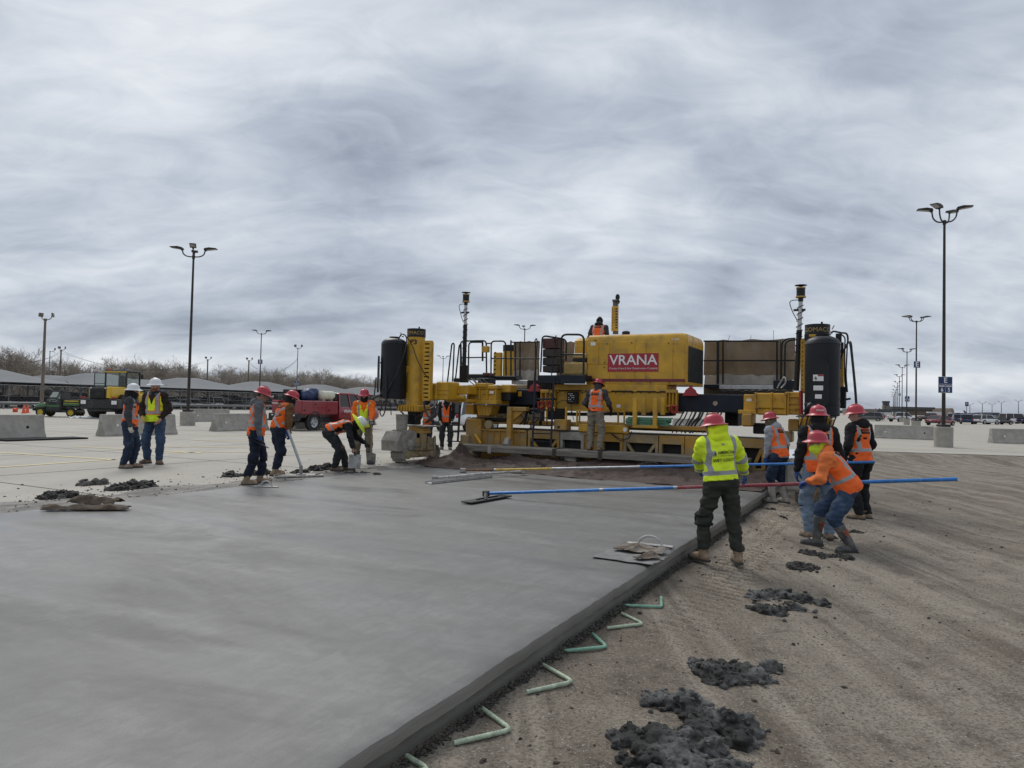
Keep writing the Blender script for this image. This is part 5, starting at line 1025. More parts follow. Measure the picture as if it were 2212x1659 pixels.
    if hat is not None:
        b = B(); m = Matrix([[hx_[j], hy[j], hz[j], 0] for j in range(3)] + [[0, 0, 0, 1]]); tl = rotm('X', R(-6)); c = hd + hz * .048 - hy * .004; m = m @ Matrix.Rotation(R(5), 4, 'X'); m.translation = Vector(sc(c)); b.M = m @ Matrix.Scale(k, 4)
        if hatkind == 'beanie':
            S = SDF(.011, .03); S.ell(hd + hz * .035 - hy * .01, (.098, .112, .105), rot_h).ell(hd + hz * .135 - hy * .02, (.05, .05, .035), rot_h); S.fold = [(.01, 20, 20, 8, 2.)]; mk(S, 'knit_cap', hat)
        else:
            n = 28; pr = [(.004, .118), (.045, .114), (.080, .100), (.104, .072), (.114, .036), (.117, .004), (.122, -.004), (.158, -.020), (.163, -.026), (.158, -.028), (.118, -.012), (.105, -.01)]; vs0 = len(b.v)
            vv = []; ff = []
            for (r_, z_) in pr:
                for j in range(n):
                    a = 2 * math.pi * j / n; e_ = 1.0 + (.10 if r_ > .13 else 0) * max(0, math.sin(a)); vv.append((r_ * math.cos(a) * .93 * e_, r_ * math.sin(a) * 1.12 * e_, z_ - (.012 * max(0, math.sin(a)) if r_ > .13 else 0)))
            for i in range(len(pr) - 1): ff += [(i * n + j, (i + 1) * n + j, (i + 1) * n + (j + 1) % n, i * n + (j + 1) % n) for j in range(n)]
            ff.append(tuple(range(n))); b.add(vv, ff); ht_ = b.build('hard_hat', hat, root, 50)
            for off in (0,) if hatkind == 'brim' else (0,):
                b2 = B(); b2.M = b.M; b2.tube([(off, y_, z_) for y_, z_ in ((-.118, .035), (-.09, .088), (-.04, .116), (0, .121), (.04, .116), (.09, .088), (.122, .035))], .013, 6); b2.build('hat_ridge', hat, ht_)
            b2 = B(); b2.M = b.M; b2.tube([(.100 * math.cos(t) * .95, .112 * math.sin(t), -.022) for t in np.linspace(0, 2 * math.pi, 19)], .011, 5); b2.build('hat_band', F_BLK, ht_)
            if hatkind == 'shade':
                b2 = B(); b2.M = b.M; b2.lathe([(.112, .006), (.16, -.005), (.255, -.045), (.262, -.052), (.255, -.056), (.16, -.018), (.112, -.008)], 32); b2.build('sun_shade', F_LIME, ht_); info['hatm'] = b.M
            info['hatm'] = b.M; info['hat'] = ht_
    return info
def on_back(info, what, zoff, w_, hgt, mat, xoff=0., front=False, tgt=None, sx=1., bold=0.):
    """a printed panel or words laid onto the back (or front) of the garment"""
    from mathutils.bvhtree import BVHTree
    tgt = tgt or info['tgt']; me0 = tgt.data; bv = BVHTree.FromPolygons([v_.co[:] for v_ in me0.vertices], [p.vertices[:] for p in me0.polygons])
    k = info['k']; c = info['mid'] + info['sp'] * zoff; sg = 1 if front else -1
    if what == 'panel':
        nx, nz_ = 10, 5; vs_ = [(-w_ / 2 + w_ * i / nx, -hgt / 2 + hgt * j / nz_) for j in range(nz_ + 1) for i in range(nx + 1)]; fs = [(j * (nx + 1) + i, j * (nx + 1) + i + 1, (j + 1) * (nx + 1) + i + 1, (j + 1) * (nx + 1) + i) for j in range(nz_) for i in range(nx)]; eps = .004
    else:
        t = text_mesh(what, w_, 0., bold, 0., sx); vs_ = [(v_.co.x, v_.co.y) for v_ in t.vertices]; fs = [tuple(p.vertices) for p in t.polygons]; eps = .009; bpy.data.meshes.remove(t)
    out = []
    for (x, z) in vs_:
        o = (c + info['rx'] * (x + xoff) * (1 if not front else -1) + info['sp'] * z + info['fy'] * sg * .5) * k; d = Vector(-info['fy'] * sg); hit = bv.ray_cast(Vector(o), d)
        out.append(tuple(hit[0] - d * eps) if hit[0] else tuple(o - info['fy'] * sg * (.36 * k)))
    if front: fs = [f[::-1] for f in fs]
    b = B(); b.v = out; b.f = fs; return b.build('back_patch' if what == 'panel' else 'lettering', mat, tgt, 80)
def hat_text(info, txt, ang, size, mat):
    me = text_mesh(txt, size, 0.); me.materials.clear(); me.materials.append(mat)
    for v_ in me.vertices:
        a = ang + v_.co.x / .112; z = .045 + v_.co.y; r_ = .118 - max(0, z - .03) * .35; v_.co = info['hatm'] @ Vector((r_ * .95 * math.sin(a), -r_ * 1.14 * math.cos(a), z))
    link('lettering', me, info['hat'])
# ================================================================== the crew
def wp(u, v_, d): return ('w', *P(u, v_, d))
WTXT = M('white_print', (.75, .74, .72), .6)
p1 = person('worker in white hard hat, black hood and orange vest standing in profile, white glove', G(276, 1011), 80, 1.74, 3, feet=((.10, -.03, 14), (-.08, .10, -2)), hands=((.23, .10, .82), (-.24, .02, .84)), head=(12, 4, 0), top=F_CHAR, pants=F_DJ, boots=B_TAN, hood='up', hoodm=F_BLK, hat=HAT_W, glove=(G_WHT, G_WHT), curl=(.55, .4), hair=None, patch=False, gaiter=F_BLK, group='men in white hard hats')
p2 = person('bearded man in white hard hat, brown jacket and lime vest with hand in pocket', G(331, 1002), 186, 1.89, 0, feet=((.16, -.02, 14), (-.14, .06, -50)), hands=((.16, .19, 1.00), (-.20, .10, .96)), elbow=((1, -.6, -.2), (-1, -.7, 0)), head=(3, 6, 0), top=F_BRN, pants=F_JEAN, boots=B_BRN, vest=V_LI, hood='down', hoodm=F_BLU, hat=HAT_W, glove=(G_YEL, None), curl=(.25, .3), skin=SKIN2, beard=BEARD, hair=BEARD, patch=False, bulk=1.08, group='men in white hard hats', palm=((-.4, -.8, 0), None))
p3 = person('worker in red hard hat, grey hoodie and orange vest looking down, black trowel in hand', G(549, 1046), 70, 1.71, 4, feet=((.12, -.11, 14), (-.12, .13, 8)), hands=((.24, .07, .83), (-.23, .10, .84)), head=(0, 22, 0), top=F_GREY, pants=F_NAVY, boots=B_TAN, boot_h=.20, hood='down', glove=(G_BLUE, G_BLUE), curl=(.75, .4), kneepads=True, patch=False, group='crew on the left edge of the slab')
P4 = G(597, 1027)
p4 = person('worker in red hard hat, brown jacket and crossed-stripe orange vest pushing a float pole', P4, 48, 1.72, 15, bend=12, feet=((.11, -.06, 20), (-.10, .05, 4)), hands=(wp(625, 938, 14.1), (-.20, .24, .92)), head=(12, 26, 0), top=F_TANJ, pants=F_NAVY, boots=B_TAN, boot_h=.20, vest=V_OX, gaiter=F_BLK, glove=(G_BLUE, G_BLUE), curl=(.85, .8), hem=-.03, kneepads=True, group='crew on the left edge of the slab')
p5 = person('worker bent double over the slab edge with a lime sun-shade on his hard hat', G(737, 1017), 84, 1.74, 62, bend=22, hip=(0, -.30, .86), feet=((.12, -.10, 10), (-.10, .12, -4)), hands=(wp(765, 975, 15.0), (-.16, .50, .60)), head=(0, 62, 0), top=F_BLK, pants=F_DKG, boots=B_BRN, hat=HAT_W, hatkind='shade', glove=(None, G_BLK), curl=(.85, .6), gaiter=F_BLK, hem=-.02, elbow=((.6, -.6, .4), None), group='crew on the left edge of the slab')
p6 = person('worker in red hard hat with lime vest over orange jacket leaning on a shovel', G(783, 1002), 172, 1.78, 3, feet=((.13, 0, 14), (-.15, .03, -14)), hands=((.23, .10, .90), wp(801, 922, 16.7)), head=(0, 12, 0), top=F_ORJ, pants=F_KHB, boots=B_RUB, boot_h=.34, vest=vest_mat('lime_plain', LIME), gaiter=F_BLK, glove=(G_BLK, G_WHT), curl=(.4, .85), patch=False, group='crew on the left edge of the slab')
p7 = person('worker in dull orange apron standing behind the left track of the paver', G(924, 974), 215, 1.74, 6, hands=((.20, .22, 1.0), (-.2, .2, 1.0)), top=F_CHAR, pants=F_DJ, vest=vest_mat('dull_orange', (.50, .10, .025)), hat=HAT_R, vox=.014, patch=False, gaiter=F_BLK, group='crew beyond the paver', hem=-.18)
p8 = person('worker in black jacket and orange vest with white gloves beyond the left track', G(963, 971), 178, 1.80, 3, feet=((.13, 0, 10), (-.13, .02, -10)), hands=((.20, .16, .92), (-.18, .12, .92)), top=F_BLK, pants=F_DKG, hat=HAT_R, vox=.014, patch=False, glove=(G_WHT, G_WHT), gaiter=F_BLK, group='crew beyond the paver')
dk = q(1760, 460, YB + hd + .35); zfe = q(1765, 356, YB + hd + .35).z - 1.60
p9 = person('worker in black knit cap and orange vest bending on top of the paver', W(dk.x, YB + hd + .35, zfe), 20, 1.76, 10, bend=18, head=(-8, 30, 0), hands=((.2, .35, 1.0), (-.2, .35, 1.0)), top=F_CHAR, pants=F_NAVY, hat=F_BLK, hatkind='beanie', hood='down', hoodm=F_BLK, vox=.013, group='crew on the paver')
b = B(); b.bb((dk.x - .9, YB + hd + .05, zfe - .05), (dk.x + .9, YB + hd + .9, zfe)); b.build('front_deck', NAVY, pav, 0)
zp = q(1000, 1292, YP).z + .012; w10 = q(1738, 1350, 1.08)
p10 = person('worker in khaki trousers and orange vest standing on the plank behind the paver', W(w10.x, 1.08, zp), 27, 1.68, 8, bend=6, feet=((.15, -.02, 8), (-.14, .02, -8)), hands=((.30, .32, 1.02), (-.26, .30, 1.05)), head=(5, 22, 0), top=F_CHAR, pants=F_KHA, boots=B_TAN, gaiter=F_CHAR, vox=.0115, hem=-.03, group='crew on the paver')
p11pos = GD(1556, 1217) + np.array([0, 0, .022])
p11 = person('worker in lime jacket with hood up seen from behind, holding the blue float pole', p11pos, -9, 1.62, 6, side=-4, feet=((.17, -.10, 12, .0), (-.21, .06, -24, .0)), hands=(wp(1621, 1055, 8.45), wp(1507, 1046, 8.62)), elbow=((1, -.3, 0), (-1, -.3, 0)), head=(-38, 12, 0), top=V_JK, vest=V_JK, pants=F_GRN, boots=B_TAN, boot_h=.20, hood='up', hoodm=fab('lime_hood', (.72, .93, .035)), glove=(G_BLUE, G_BLUE), curl=(.35, .85), gaiter=None, hair=None, patch=False, bulk=1.24, hem=.03, vox=.0105, kneepads=False, group='crew on the right edge of the slab')
BK = M('black_print', (.012, .012, .014), .6)
on_back(p11, 'AMERICAN', .105, .050, 0, BK, .030, bold=.0008, sx=.92); on_back(p11, 'CONCRETE PRODUCTS', .066, .020, 0, BK, .037, sx=.86); on_back(p11, 'SAFETY & QUALITY', .012, .050, 0, BK, .0, sx=.62, bold=.0008)
on_back(p11, 'panel', .098, .042, .066, M('print_grey', (.32, .34, .30), .6), -.122); on_back(p11, 'panel', .092, .020, .040, BK, -.113); on_back(p11, 'panel', .205, .03, .022, M('hood_tab', (.3, .31, .33), .5))
hat_text(p11, 'VRANA', R(42), .032, WTXT)
for i in (1,):
    a, kn, an, fd = p11['legs'][i]; S = SDF(.009, .02); S.ell(kn + fd * .06, (.075, .035, .10)); r_ = S.mesh(); np_mesh('knee_pad', r_[0] * p11['k'], r_[1], F_BLK, p11['root'])
    for dz in (.05, -.06): b = B(); b.tube([tuple((kn + np.array([.098 * math.cos(t), .098 * math.sin(t), dz])) * p11['k']) for t in np.linspace(0, 2 * math.pi, 17)], .018, 6); b.build('knee_strap', F_BLK, p11['root'])
p12 = person('worker in light grey hoodie, orange vest and pale rubber boots beside the paver', GD(1683, 1087), -38, 1.68, 12, bend=8, feet=((.12, -.03, 10), (-.10, .10, -10)), hands=((.24, .22, .98), wp(1652, 1010, 13.3)), head=(-10, 16, 0), top=F_LGREY, pants=F_DJ, boots=B_RUBL, boot_h=.36, hood='down', glove=(G_BLUE, G_BLUE), gaiter=fab('olive_knit', (.13, .11, .07)), group='crew on the right edge of the slab')
p13 = person('worker in black hood and red hard hat, orange vest and light jeans with knee straps', GD(1768, 1163), 6, 1.80, 5, feet=((.13, 0, 8), (-.13, .04, -8)), hands=((.28, .16, .92), (-.27, .10, .86)), head=(2, 6, 0), top=F_BLK, pants=F_LJ, boots=B_TAN, hood='down', gaiter=F_BLK, glove=(G_BLUE, G_BLUE), kneepads=True, group='crew on the right edge of the slab')
hat_text(p13, 'VRANA', R(0), .036, WTXT)
p14 = person('worker in orange hoodie, lime neck gaiter and tall rubber boots gripping the float pole', GD(1795, 1188), -72, 1.70, 30, bend=14, hip=(0, -.20, .865), feet=((.15, .20, 4, .02), (-.14, -.20, -14, .0)), hands=(wp(1775, 1036, 9.35), wp(1742, 1042, 9.26)), elbow=((.8, -.6, -.6), (-1.2, -.5, -.5)), head=(-6, 4, 0), top=F_ORH, pants=F_JEAN, boots=B_RUB, boot_h=.42, hood='down', gaiter=F_LIME, glove=(G_BLUE, G_BLUE), curl=(.8, .8), hem=-.10, bulk=1.1, vox=.0105, group='crew on the right edge of the slab', palm=((0, .2, -1), (0, .2, -1)))
for i in (0, 1):
    a, kn, an, fd = p14['legs'][i]; up_ = nrm(kn - an); c = an + up_ * .20; nrmv = np.array([-1., -.5, 0]); nrmv = nrm(nrmv - up_ * (nrmv @ up_)); xx = nrm(np.cross(up_, nrmv))
    for t_, dz, sz in (('Tuff', .03, .05), ('steel', -.005, .032), ('toe', -.032, .026)): text('lettering', t_, sz, M('boot_print', (.42, .10, .03), .6), p14['root'], frame((c + up_ * dz + nrmv * .088) * p14['k'], xx, up_), .002, .001)
p15 = person('tall worker in black hoodie, black trousers and orange vest, rightmost of the crew', GD(1858, 1120), -24, 1.84, 5, feet=((.12, .0, 6), (-.12, -.06, -10)), hands=((.26, .18, .96), (-.20, .12, .98)), elbow=((1, -.6, 0), (-1, -1, 0)), head=(-36, 10, 0), top=F_BLK, pants=F_BLK, boots=B_TAN, hood='down', hair=HAIRG, skin=SKIN2, glove=(G_BLK, G_BLK), group='crew on the right edge of the slab')
hat_text(p15, 'VRANA', R(25), .03, WTXT)
p16 = person('worker in white hard hat and orange vest glimpsed through the paver frame', G(1150, 925), 200, 1.75, 25, top=F_LGREY, pants=F_DJ, hat=HAT_W, vox=.016, patch=False, group='crew beyond the paver')
# ================================================================== tools and materials on the ground
ALU = M('worn_aluminium', (.50, .50, .49), .42, .75, var=.2, scale=12, dirt=((.33, .32, .30), .4, 9.)); BLUEP = M('blue_pole', (.028, .17, .48), .38, .2, var=.15, scale=5, dirt=((.30, .33, .36), .18, 14.)); REDPO = M('red_pole', (.24, .03, .045), .45, var=.15, scale=6, dirt=((.30, .25, .22), .2, 14.)); YELPO = M('yellow_pole', (.56, .36, .03), .45, var=.2, dirt=((.28, .20, .10), .3, 8.)); RUSTPO = M('rusty_pole', (.17, .085, .035), .7, var=.3, scale=14); GREYPO = M('grey_pole', (.34, .36, .37), .4, .6, var=.15)
WDH = M('wooden_handle', (.32, .19, .09), .6, var=.25, scale=10, stretch=(3, 3, .5)); STEEL = M('dull_steel', (.30, .295, .28), .5, .6, var=.25, scale=10, dirt=((.30, .28, .25), .45, 8.)); DSTEEL = M('dark_steel_blade', (.035, .035, .035), .45, .5, var=.3)
def pole(parent, pts, cols, r=.022):
    for i in range(len(pts) - 1): b = B(); b.tube([pts[i], pts[i + 1]], r * (1 - .0 * i), 10); b.build('pole_section', cols[i], parent, 60)
    for p in pts[1:-1]: b = B(); d = (Vector(pts[-1]) - Vector(pts[0])).normalized() * .03; b.tube([Vector(p) - d, Vector(p) + d], r + .003, 10); b.build('coupling', GREYPO, parent, 60)
# bull float with the blue and red pole
A0 = G(1050, 1072, .16); A0 = np.array(P(1050, 1066, 11.55)); A1 = np.array(P(2068, 1035, 8.75)); f = lambda t: tuple(A0 + (A1 - A0) * t)
bf = thing('bull_float', 'black float blade on a long blue and red pole held by two workers', 'float')
pole(bf, [f(0), f(.30), f(.47), f(.73), f(1)], [BLUEP, BLUEP, REDPO, BLUEP], .024)
c0 = G(1049, 1082, .03); a0 = G(1007, 1088, .02); a1 = G(1095, 1073, .02); b = B(); b.bar(a0 + [0, 0, .02], a1 + [0, 0, .02], .20, .022, bev=.006); bl = b.build('float_blade', DSTEEL, bf, 0)
for t in (.3, .42, .58, .7):
    p_ = a0 + (a1 - a0) * t; b = B(); b.bar(p_ + [-.03, -.06, .04], p_ + [.03, .06, .04], .03, .02); b.build('blade_rib', DSTEEL, bl, 0)
b = B(); b.tube([tuple(c0), tuple(A0)], .035, 8); b.lathe([(0, -.05), (.06, -.04), (.06, .04), (0, .05)], 12, tuple(A0)); b.build('swivel', DSTEEL, bf)
# second, longer pole with the channel float
C0 = np.array(P(1003, 1021, 15.5)); C0[2] = max(C0[2], .06); C1 = np.array(P(1890, 998, 11.4)); g_ = lambda t: tuple(C0 + (C1 - C0) * t)
cf = thing('long_pole', 'long pole in yellow, grey and blue sections reaching across the slab', 'pole')
pole(cf, [g_(0), g_(.10), g_(.275), g_(.50), g_(1)], [RUSTPO, YELPO, GREYPO, BLUEP], .022)
b = B(); b.box((C0[0] - .03, C0[1], C0[2]), (.14, .1, .09), .01); b.build('pole_bracket', STEEL, cf, 0)
a0 = G(925, 1045, .012); a1 = G(1057, 1031, .012); t0 = G(940, 1036, .05); t1 = np.array(P(1130, 1018, 15.2)); ch = thing('channel_float', 'muddy aluminium channel float lying on the wet slab', 'float')
dv = nrm(a1 - a0); pv = np.array([-dv[1], dv[0], 0]); b = B(); b.bar(a0 + [0, 0, .008], a1 + [0, 0, .008], .17, .012, bev=.003); b.build('float_plate', ALU, ch, 0)
for s_ in (-1, 1): b = B(); b.bar(a0 + pv * .085 * s_ + [0, 0, .028], a1 + pv * .085 * s_ + [0, 0, .028], .012, .05, bev=.003); b.build('float_lip', ALU, ch, 0)
b = B(); b.tube([tuple(t0 + [0, 0, .03]), tuple((t0 + t1) / 2 + [0, 0, .03]), tuple(t1)], .024, 10); b.build('channel_tube', ALU, ch)
for p_ in (t0 + [0, 0, .02], t1): b = B(); b.box(tuple(p_), (.12, .12, .10), .012); b.build('clamp', STEEL, ch, 0)
# board float pushed by the man in the brown jacket
a0, a1 = G(594, 1031, .012), G(697, 1028, .012); br_ = thing('board_float', 'pale board float on a grey metal pole at the slab edge', 'float'); b = B(); b.bar(a0 + [0, 0, .02], a1 + [0, 0, .02], .26, .035, bev=.006); b.build('float_board', M('bleached_board', (.43, .41, .37), .8, var=.2, scale=8, stretch=(1, 6, 1)), br_, 0)
for t in (.06, .9): p_ = a0 + (a1 - a0) * t; b = B(); b.bar(p_ + [0, -.12, .045], p_ + [0, .12, .045], .05, .025); b.build('board_batten', WOOD, br_, 0)
pc = (a0 + a1) / 2 + [.03, 0, .04]; ph_ = np.array(P(622, 929, 14.05)); b = B(); b.tube([tuple(pc + [0, 0, .16]), tuple(ph_)], .026, 10); b.build('pole_section', GREYPO, br_); b = B(); b.tube([tuple(pc), tuple(pc + [0, 0, .17])], .035, 8); b.box(tuple(pc), (.16, .14, .04), .01); b.build('swivel', STEEL, br_)
# shovels
def shovel(label, foot, top, face, mat_h=WDH, wd=.22):
    foot = np.array(foot); top = np.array(top); d = nrm(top - foot); t = thing('shovel', label, 'shovel'); n_ = nrm(np.array(face) - d * (np.array(face) @ d)); x = np.cross(d, n_); b = B()
    nx, ny = 6, 8; 
    for sgn in (0, 1):
        for j in range(ny + 1):
            for i in range(nx + 1):
                u = i / nx * 2 - 1; v_ = j / ny; w_ = wd / 2 * (1 if v_ > .25 else .72 + .28 * math.sqrt(v_ / .25)); b.v.append(tuple(foot + d * v_ * .29 + x * u * w_ + n_ * (.03 * u * u - .02 * v_) + n_ * .004 * sgn))
    for sgn in (0, 1):
        o0 = sgn * (nx + 1) * (ny + 1)
        for j in range(ny):
            for i in range(nx): o = o0 + j * (nx + 1) + i; fc = (o, o + 1, o + nx + 2, o + nx + 1); b.f.append(fc if sgn else fc[::-1])
    b.build('shovel_blade', STEEL, t, 60); b = B(); b.tube([tuple(foot + d * .25), tuple(foot + d * .45)], [.026, .02], 8); b.build('socket', STEEL, t); b = B(); b.tube([tuple(foot + d * .42), tuple(top)], .019, 8); b.build('handle', mat_h, t)
    b = B(); g2 = top - d * .0; b.tube([tuple(g2 - x * .06 + d * .02), tuple(g2 - x * .06 + d * .10), tuple(g2 + x * .06 + d * .10), tuple(g2 + x * .06 + d * .02), tuple(g2)], .013, 6); b.build('grip', G_BLK, t); return t
shovel('round shovel with dark grip held upright by the man in lime vest', G(802, 1003, .0) + [0, 0, .01], P(803, 918, 16.75), (0, -1, 0))
shovel('square shovel with broken light handle standing against jeans on the dirt', GD(1750, 1098) + [0, 0, .01], P(1778, 1030, 11.3), (-.5, -1, 0), WDH, .30)
# short hand tool held by the bent worker: steel trowel blade
b = B(); c = np.array(P(766, 997, 15.0)); tr = thing('hand_shovel', 'short steel scoop held by the bending worker', 'scoop'); b.box(tuple(c), (.26, .02, .30), .008, Matrix.Rotation(R(-14), 3, 'X')); b.build('scoop_blade', STEEL, tr, 0); b = B(); b.tube([tuple(c + [0, 0, .13]), tuple(c + [-.01, .02, .30])], .018, 8); b.build('handle', G_BLK, tr)
# black trowel in hand
w3 = p3['arms'][0][2]; kk = p3['k']; cy3, sy3 = math.cos(p3['yaw']), math.sin(p3['yaw']); l3 = (w3 + np.array([.02, .0, -.09])) * kk; wpt = p3['pos'] + np.array([l3[0] * cy3 + l3[1] * sy3, -l3[0] * sy3 + l3[1] * cy3, l3[2]])
t3 = thing('trowel', 'black finishing trowel in the hand of the man in the grey hoodie', 'trowel', wpt, R(10)); b = B(); b.box((0, 0, -.03), (.36, .10, .008), .003, Matrix.Rotation(R(28), 3, 'Y')); b.build('trowel_blade', DSTEEL, t3, 0); b = B(); b.tube([(-.07, 0, .05), (.07, 0, -.02)], .016, 8); b.build('handle', G_BLK, t3)
def hand_float(label, p_, rz, L_=.38, W2=.085):
    t = thing('hand_float', label, 'float', p_, rz); b = B(); b.box((0, 0, .008), (L_, W2, .014), .005); b.build('float_sole', ALU, t, 0); b = B(); b.tube(bez([(-L_ * .26, 0, .012), (-L_ * .20, 0, .06), (-L_ * .08, 0, .095), (L_ * .08, 0, .095), (L_ * .20, 0, .06), (L_ * .26, 0, .012)], 4), .014, 8); b.build('handle', M('cast_handle', (.44, .43, .41), .6, var=.2), t); return t
hand_float('small magnesium hand float lying at the boots of the grey hoodie man', G(575, 1052, .012), R(-8), .42); tf = G(1404, 1178, .012); hand_float('arched hand float on the slab edge behind a muddy rag', tf, R(-22), .50)
# rag and sheet on the slab edge
def rag(name, label, c, rz, sx, sy, mat, amp=.05, seed=0, base=.014, fold=None, cat='cloth'):
    n1, n2 = 34, 26; b = B(); th_ = .006
    for k_ in (1, 0):
        for j in range(n2 + 1):
            for i in range(n1 + 1):
                u, v_ = i / n1 * 2 - 1, j / n2 * 2 - 1; e = 1 + .12 * noise.noise((u * 2, v_ * 2, seed)); x, y = u * sx / 2 * e, v_ * sy / 2 * (1 + .14 * noise.noise((u * 2.3, v_ * 1.7, seed + 4)))
                z = base + amp * (max(0, noise.noise((x * 6, y * 9, seed + 1)) + .35) ** 1.3) * (1 - .75 * max(abs(u), abs(v_)) ** 4) + amp * .4 * max(0, noise.noise((x * 15, y * 22, seed + 2)))
                if fold: z += fold(u, v_)
                b.v.append((x, y, z - (0 if k_ else th_)))
    for k_ in (0, 1):
        o0 = k_ * (n1 + 1) * (n2 + 1)
        for j in range(n2):
            for i in range(n1): o = o0 + j * (n1 + 1) + i; fc = (o, o + 1, o + n1 + 2, o + n1 + 1); b.f.append(fc if not k_ else fc[::-1])
    return tag(b.build(name, mat, None, 70, c, rz), label, cat)
MUDC = M('muddy_leather', (.115, .085, .058), .85, var=.35, scale=9, bump=.5, bscale=40, dirt=((.27, .26, .24), .45, 5.))
rag('kneeling_sheet', 'thin grey sheet under the muddy rag on the slab edge', G(1362, 1205, .012), R(-30), .62, .46, M('grey_sheet', (.18, .178, .172), .7, var=.2), .008, 3, .012)
rag('muddy_rag', 'stiff brown muddy rag folded on the slab edge', G(1385, 1192, .018), R(-25), .50, .34, MUDC, .06, 8, .03); rag('muddy_glove_pile', 'crumpled leather glove at the corner of the grey sheet', G(1398, 1210, .018), R(20), .26, .13, MUDC, .07, 12, .03)
# folded burlap at the left slab edge: a long roll bent back on itself
BBU = M('brown_burlap', (.085, .062, .043), .92, var=.3, scale=6, bump=.5, bscale=90)
fb_ = rag('folded_burlap', 'folded strip of brown burlap lying at the left slab edge', G(186, 1102, .012), R(10), 1.02, .20, BBU, .05, 21, .02, lambda u, v_: .03 * max(0, 1 - v_ * v_), 'burlap')
f2 = rag('burlap_fold', None, G(207, 1091, .012), R(-4), .66, .26, BBU, .09, 33, .03, lambda u, v_: .055 * max(0, 1 - v_ * v_), None); mw = fb_.matrix_basis.inverted() @ f2.matrix_basis; f2.parent = fb_; f2.matrix_basis = mw
# mortar heaps
MORT = None; nb = NB('wet_mortar'); v = nb.map(); c = nb.ramp(nb.noise(v, 3.5, 6, .6, .4), (.44, (.032, .030, .027)), (.60, (.20, .198, .19))); c = nb.mix(nb.ramp(nb.noise(v, 40, 4), (.4, .5), (.6, 0)), c, (.016, .016, .016)); MORT = nb.out(c, .72); nb.bump(nb.noise(v, 45, 6, .75), .9, .03)
nb = NB('dark_mortar'); v = nb.map(); c = nb.ramp(nb.noise(v, 14, 6, .7), (.4, (.020, .0185, .0165)), (.72, (.075, .070, .063))); MORTD = nb.out(c, .7); nb.bump(nb.noise(v, 60, 6, .75), .9, .03)
_PH = (1 + 5 ** .5) / 2; _IV = np.array([(-1, _PH, 0), (1, _PH, 0), (-1, -_PH, 0), (1, -_PH, 0), (0, -1, _PH), (0, 1, _PH), (0, -1, -_PH), (0, 1, -_PH), (_PH, 0, -1), (_PH, 0, 1), (-_PH, 0, -1), (-_PH, 0, 1)]) / 1.9
_IF = [(0, 11, 5), (0, 5, 1), (0, 1, 7), (0, 7, 10), (0, 10, 11), (1, 5, 9), (5, 11, 4), (11, 10, 2), (10, 7, 6), (7, 1, 8), (3, 9, 4), (3, 4, 2), (3, 2, 6), (3, 6, 8), (3, 8, 9), (4, 9, 5), (2, 4, 11), (6, 2, 10), (8, 6, 7), (9, 8, 1)]
_rk = np.random.default_rng(3); _ROCKS = [_IV * _rk.uniform(.6, 1.25, (12, 1)) * _rk.uniform(.65, 1.2, 3) * np.array([1, 1, .75]) for _ in range(24)]
def ico(r_, rng): return (_ROCKS[rng.randrange(24)] * r_).tolist(), _IF
def heap(label, pts, mat=MORTD, n=60, hgt=.10, seed=0, vox=.0115, zf=None, crumbs=14, flat=1.):
    """pts: outline control points (world) with spread radii; a heap of lumps resting on the ground"""
    r = np.random.default_rng(seed); t = thing('mortar_heap', label, 'mortar heap', (0, 0, 0), 0, 'heaps of spilled mortar'); S = SDF(vox, .010); hgt *= .78; n = int(n * 2.4); zf = zf or (lambda p: 0.)
    cs = np.array([p[:2] for p in pts]); rad = [p[2] for p in pts]
    for i in range(n):
        j = r.integers(len(pts)); a = r.random() * 6.28; q_ = rad[j] * math.sqrt(r.random()); x, y = cs[j] + np.array([math.cos(a), math.sin(a)]) * q_; e = 1 - (q_ / rad[j]) ** 1.5; z0 = zf((x, y, 0)); sz = r.uniform(.010, .036) * (.8 + .5 * e) * (hgt / .1) ** .5
        S.ell((x, y, z0 + e * hgt * r.uniform(.05, .8) * flat), (sz * r.uniform(1, 1.7), sz * r.uniform(.9, 1.5), sz * .8))
    for j in range(len(pts)): S.ell((cs[j][0], cs[j][1], zf((*cs[j], 0)) - .01), (rad[j] * .85, rad[j] * .85, hgt * .42 * flat))
    S.fold = [(.030, 13, 13, 15, seed * 1.3), (.026, 30, 30, 32, seed * 2.1), (.016, 62, 62, 62, seed * .7)]; z_b = min(zf((*c_, 0)) for c_ in cs) - .03; S.cuts.append(lambda X, Y, Z: z_b - Z + 0 * X); V, Qd = S.mesh(); np_mesh('heap_body', V, Qd, mat, t); gb = B(); rg = random.Random(seed)
    for i in range(min(420, len(V) // 6)):
        p_ = V[rg.randrange(len(V))]; vs_, fs_ = ico(.004 + .017 * rg.random() ** 2.2, rg); a = rg.random() * 6.28; ca, sa = math.cos(a), math.sin(a); gb.add([(p_[0] + x * ca - y * sa, p_[1] + x * sa + y * ca, p_[2] + z) for x, y, z in vs_], fs_)
    tag(gb.build('mortar_grains', mat, t, 0), kind='stuff')
    for i in range(crumbs):
        j = r.integers(len(pts)); a = r.random() * 6.28; q_ = rad[j] * r.uniform(1.05, 2.0); x, y = cs[j] + np.array([math.cos(a), math.sin(a)]) * q_; s_ = r.uniform(.008, .026); b = B(); b.lathe([(0, -s_ * .5), (s_ * r.uniform(.8, 1.1), -s_ * .2), (s_ * r.uniform(.7, 1.), s_ * .35), (0, s_ * .7)], 6, (x, y, zf((x, y, 0)) + s_ * .3), 'z', 1, r.uniform(.7, 1.3)); b.build('crumb', mat, t, 80)
    return t
dz = lambda p: dirt_at((p[0], p[1], 0))
